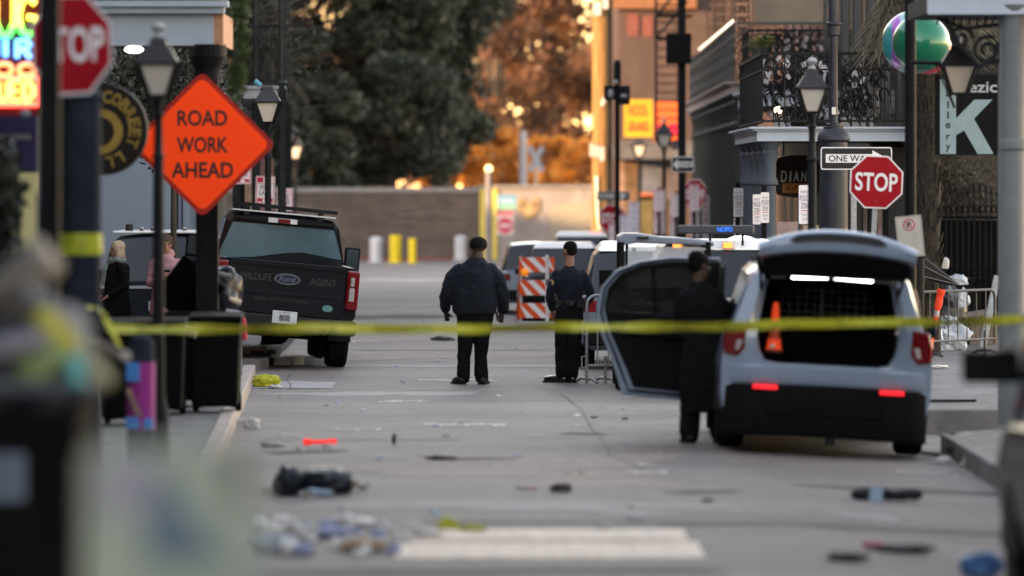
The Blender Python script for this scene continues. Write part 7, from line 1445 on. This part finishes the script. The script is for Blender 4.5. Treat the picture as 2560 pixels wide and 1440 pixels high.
# road litter
def G(px, py, dz=0): s = (py - HZ) / EYE; x, y = KX(px, s), F / s; return Vector((x, y, road_z(x, y) + .009 + dz))
lump('rubbish_bag', 'black rubbish bag lying on the road, left lump of the pair', 'rubbish bag', G(722, 1240), (.12, .12, .13), blbag, 31, .25, .8, 5)
lump('rubbish_bag', 'larger slumped black rubbish bag with pointed right end on the road', 'rubbish bag', G(815, 1236), (.27, .14, .12), blbag, 33, .25, .9, 5)
def paper(name, label, cat, px, py, w, h, m, seed, group=None, dz=.0):
    s = (py - HZ) / EYE; return lump(name, label, cat, G(px, py, dz), (w / s / 2, max(.03, w / s / 3), h / s / 2), m, seed, .55, .38, 4, group)
wp = M('white_litter', (.52, .51, .50), .6, 0, .1, 20); bp_ = M('pale_blue_litter', (.30, .40, .52), .6, 0, .1, 20); lb_ = M('lilac_litter', (.30, .33, .50), .6, 0, .1, 20); ygl = M('yellow_green_litter', (.38, .38, .02), .5, 0, .2, 20); tan_ = M('tan_litter', (.42, .31, .22), .7, 0, .1, 10); dk = M('dark_litter', (.05, .045, .045), .7, 0, .2, 20); cupm = M('clear_cup', (.60, .58, .55), .2, 0, .05, alpha=.65)
paper('plastic_sheet', 'pale blue plastic sheet lying in front of the black bags', 'plastic sheet', 795, 1243, 66, 20, bp_, 41)
def cup(label, px, py, k=1.0, lie=True, rz=0.5, m=None):
    root = T('plastic_cup', label, 'cup', G(px, py, .035 * k if lie else 0), rot=((R(90), 0, rz) if lie else (0, 0, 0)), group='clear plastic cups'); b = MB(); b.lathe([(.028 * k, -.05 * k if lie else 0), (.04 * k, .06 * k if lie else .11 * k), (.038 * k, .058 * k if lie else .108 * k), (.026 * k, -.04 * k if lie else .01)], n=16); b.build('cup', m or cupm, root); return root
cup('clear cup lying left of the black bags', 672, 1235, 1.0, True, 1.2); cup('clear cup lying in front of the black bags', 768, 1250, 1.0, True, .4); cup('clear cup at the right tip of the black bags', 906, 1228, .9, True, .9)
paper('white_scrap', 'white scrap resting on top of the left black bag', 'scrap', 752, 1180, 22, 14, wp, 44, None, .17); paper('white_scrap', 'white scrap resting on top of the larger black bag', 'scrap', 824, 1172, 30, 14, wp, 45, None, .17)
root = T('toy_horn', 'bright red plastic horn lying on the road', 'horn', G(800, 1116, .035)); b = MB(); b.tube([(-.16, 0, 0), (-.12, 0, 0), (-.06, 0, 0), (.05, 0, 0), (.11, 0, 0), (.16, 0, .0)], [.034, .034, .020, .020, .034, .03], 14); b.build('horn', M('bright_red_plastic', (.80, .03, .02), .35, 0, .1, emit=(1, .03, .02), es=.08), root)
junk2 = [(665, 968, 60, 34, ygl, 'crumpled_tape', 'crumpled yellow green tape by the left kerb corner', 'tape'), (688, 972, 26, 10, wp, 'white_scrap', 'white scrap right of the yellow green tape', 'scrap'), (628, 1072, 34, 28, wp, 'plastic_bag', 'white crumpled bag in the gutter below the left kerb', 'bag'), (684, 1118, 56, 12, M('pale_green_scrap', (.40, .42, .36), .7), 'paper_scrap', 'pale green flat scrap left of the red horn', 'scrap'),
    (690, 1380, 110, 46, M('pale_blue_grey', (.34, .38, .44), .6), 'plastic_bag', 'pale blue crumpled bag at the left end of the litter line', 'bag'), (760, 1350, 60, 40, wp, 'plastic_bag', 'white crumpled bag behind the pale blue one', 'bag'), (830, 1345, 130, 30, lb_, 'plastic_sheet', 'lilac plastic sheet in the litter line', 'plastic sheet'), (905, 1380, 110, 34, tan_, 'cardboard_tube', 'tan cardboard tube at the left end of the cream band', 'cardboard'),
    (965, 1345, 44, 40, wp, 'plastic_bag', 'round white crumpled bag above the cream band', 'bag'), (1030, 1330, 60, 26, wp, 'plastic_bag', 'white flat bag left of the green leaf scrap', 'bag'), (1120, 1325, 50, 26, ygl, 'leaf_scrap', 'yellow green scrap above the cream band', 'scrap'), (1185, 1330, 60, 16, ygl, 'leaf_scrap', 'flatter yellow green scrap right of the other one', 'scrap'), (1060, 1345, 70, 20, wp, 'paper_scrap', 'white paper lying over the edge of the cream band', 'scrap'), (860, 1310, 90, 16, wp, 'paper_scrap', 'white paper strip behind the litter line', 'scrap'),
    (1405, 1232, 46, 22, dk, 'shoe_scrap', 'small dark curled thing alone on the road', 'scrap'), (1320, 1224, 46, 8, M('pink_scrap', (.50, .38, .36), .6), 'paper_scrap', 'pinkish flat scrap left of the dark curled thing', 'scrap'), (2185, 1363, 50, 18, M('magenta_scrap', (.40, .08, .16), .6), 'paper_scrap', 'magenta scrap near the bottom right', 'scrap'), (2250, 1368, 130, 18, dk, 'rag', 'dark rag beside the magenta scrap', 'rag'), (2120, 1398, 100, 20, dk, 'rag', 'dark flat rag below the magenta scrap', 'rag'),
    (2455, 1420, 90, 60, M('blue_litter', (.06, .14, .32), .6), 'plastic_bag', 'blue crumpled bag in front of the black van', 'bag'), (2412, 1400, 36, 34, wp, 'paper_ball', 'white paper ball left of the blue bag', 'scrap'), (1105, 852, 50, 10, dk, 'cap_scrap', 'dark flat cap on the road left of the heavy man', 'cap'), (2360, 1132, 44, 18, wp, 'foam_tray', 'white foam tray at the right kerb corner', 'tray'), (2425, 1138, 44, 36, M('glass_jar', (.33, .32, .28), .3), 'glass_jar', 'dull glass jar at the right kerb corner', 'jar'), (2455, 1140, 18, 12, M('magenta_scrap', (0, 0, 0)), 'paper_scrap', 'tiny pink scrap on the right kerb corner', 'scrap'),
    (1100, 1150, 60, 10, dk, 'strap_scrap', 'thin dark strap lying mid road', 'strap'), (1770, 1256, 26, 8, dk, 'rag', 'dark fleck of rag right of mid road', 'rag'), (1590, 1300, 40, 14, wp, 'paper_scrap', 'pale scrap above the right half of the cream band', 'scrap'), (1510, 1325, 26, 14, wp, 'paper_scrap', 'small pale scrap touching the cream band', 'scrap'), (985, 1112, 10, 26, dk, 'stick', 'short dark stick pointing away on the road', 'stick'), (600, 1062, 30, 14, wp, 'paper_scrap', 'white paper on the left pavement edge', 'scrap'), (2345, 945, 50, 8, wp, 'paper_scrap', 'white flat paper on the right pavement', 'scrap')]
for i, (px, py, w, h, m, nm, lab, cat) in enumerate(junk2): paper(nm, lab, cat, px, py, w, h, m, 60 + i, None, .12 if (py < 1000 and px > 2300) else 0)
root = T('folded_umbrella', 'black folded umbrella with pale blue label lying on the right of the road', 'umbrella', G(2215, 1236, .045), rz=.05); b = MB(); b.tube([(-.28, 0, 0), (-.24, 0, .0), (-.1, 0, .01), (.1, 0, .0), (.25, 0, .0), (.3, 0, -.01)], [.03, .05, .055, .045, .05, .03], 12); remesh(b.build('folds', M('black_nylon', (.012, .012, .016), .4, 0, .3, 9, bump=.6), root), .012, 1, .03, .06); b = MB(); b.box((-.09, -.055, .0), (.10, .02, .12), (0, R(8), 0)); b.build('label_tag', M('pale_blue_tag', (.35, .48, .62), .6), root, smooth=False)
rr = random.Random(5); wp2 = M('bright_litter', (.80, .79, .77), .5, 0, .1, 20)
for k in range(26):
    px, py = rr.uniform(650, 1010), rr.uniform(1308, 1392); px2 = px
    nm, cc, lb_w = (('paper_scrap', wp, 'white'), ('plastic_bag', wp2, 'pale grey'), ('paper_scrap', wp, 'white'), ('plastic_bag', lb_, 'lilac'), ('paper_scrap', wp2, 'pale grey'))[k % 5]
    o_ = paper(nm, 'small crumpled %s piece of litter in the line left of the cream band' % lb_w, 'litter', px, py, rr.uniform(22, 58), rr.uniform(14, 34), cc, 200 + k, 'litter gathered in a line left of the cream band')
# pipe and dark slats on right pavement
root = T('kerb_rubble', 'broken dark timber lying along the right kerb corner', 'timber', G(2440, 1120)); b = MB(); b.box((.05, .2, .06), (.42, .12, .10), (0, R(8), -.5)); b.box((-.18, .1, .1), (.14, .12, .06), (0, R(-6), .3)); b.tube([(-.45, .9, .02), (-.3, .5, .02), (-.2, .3, .02)], .02, 6); b.build('timber', M('dark_wet_timber', (.05, .045, .04), .7, 0, .3, 12), root, smooth=False)
for i, (px0, px1, py) in enumerate(((2318, 2442, 1007), (2290, 2322, 884))):
    root = T('slat', ['thin black slat lying on the right pavement', 'short black stick beside the open car corner'][i], 'slat', (0, 0, 0)); s = (py - HZ) / (EYE - .12); b = MB(); b.bar((KX(px0, s), F / s, .14), (KX(px1, s), F / s + .1, .14), .03); b.build('slat', plasticb, root, smooth=False)
# boxes behind the pickup on the kerb
for i, (px, py, w, h, m) in enumerate(((640, 905, .30, .10, tan_), (700, 895, .22, .10, wp), (735, 905, .18, .12, cupm), (652, 915, .36, .05, dk))):
    root = T('litter_box', ['tan box lid under the pickup tail', 'white crumpled carton under the pickup tail', 'clear plastic tub beside the pickup wheel', 'dark tray under the pickup tail, nearest the kerb'][i], 'box', (KX(px, 182), F / 182, .15 if px < 660 else 0)); b = MB(); b.box((0, 0, h / 2), (w, .25, h), (0, 0, .3 * i)); b.build('box', m, root, smooth=False, bevel=.01)
rr = random.Random(17); scr = None
for k in range(70):
    py = rr.uniform(870, 1290) if k > 12 else rr.uniform(700, 870); px = rr.uniform(640, 1650) if py > 955 else rr.uniform(900, 1340)
    if 690 < px < 930 and 1150 < py < 1250: continue
    m = (wp, wp, bp_, dk, tan_, wp, lb_)[k % 7]; s = (py - HZ) / EYE; sz = rr.uniform(.012, .035)
    root = T('litter_scrap', 'tiny scrap of litter on the grey road', 'scrap', G(px, py), group='tiny litter scattered on the road'); b = MB(); b.box((0, 0, sz * .25), (sz * 2, sz * 1.6, sz * .5), (rr.uniform(-.2, .2), rr.uniform(-.2, .2), rr.uniform(0, 3))); b.v = [(x + rr.uniform(-.3, .3) * sz, y + rr.uniform(-.3, .3) * sz, max(0, z)) for x, y, z in b.v]; o_ = b.build('scrap', m, root, smooth=False)
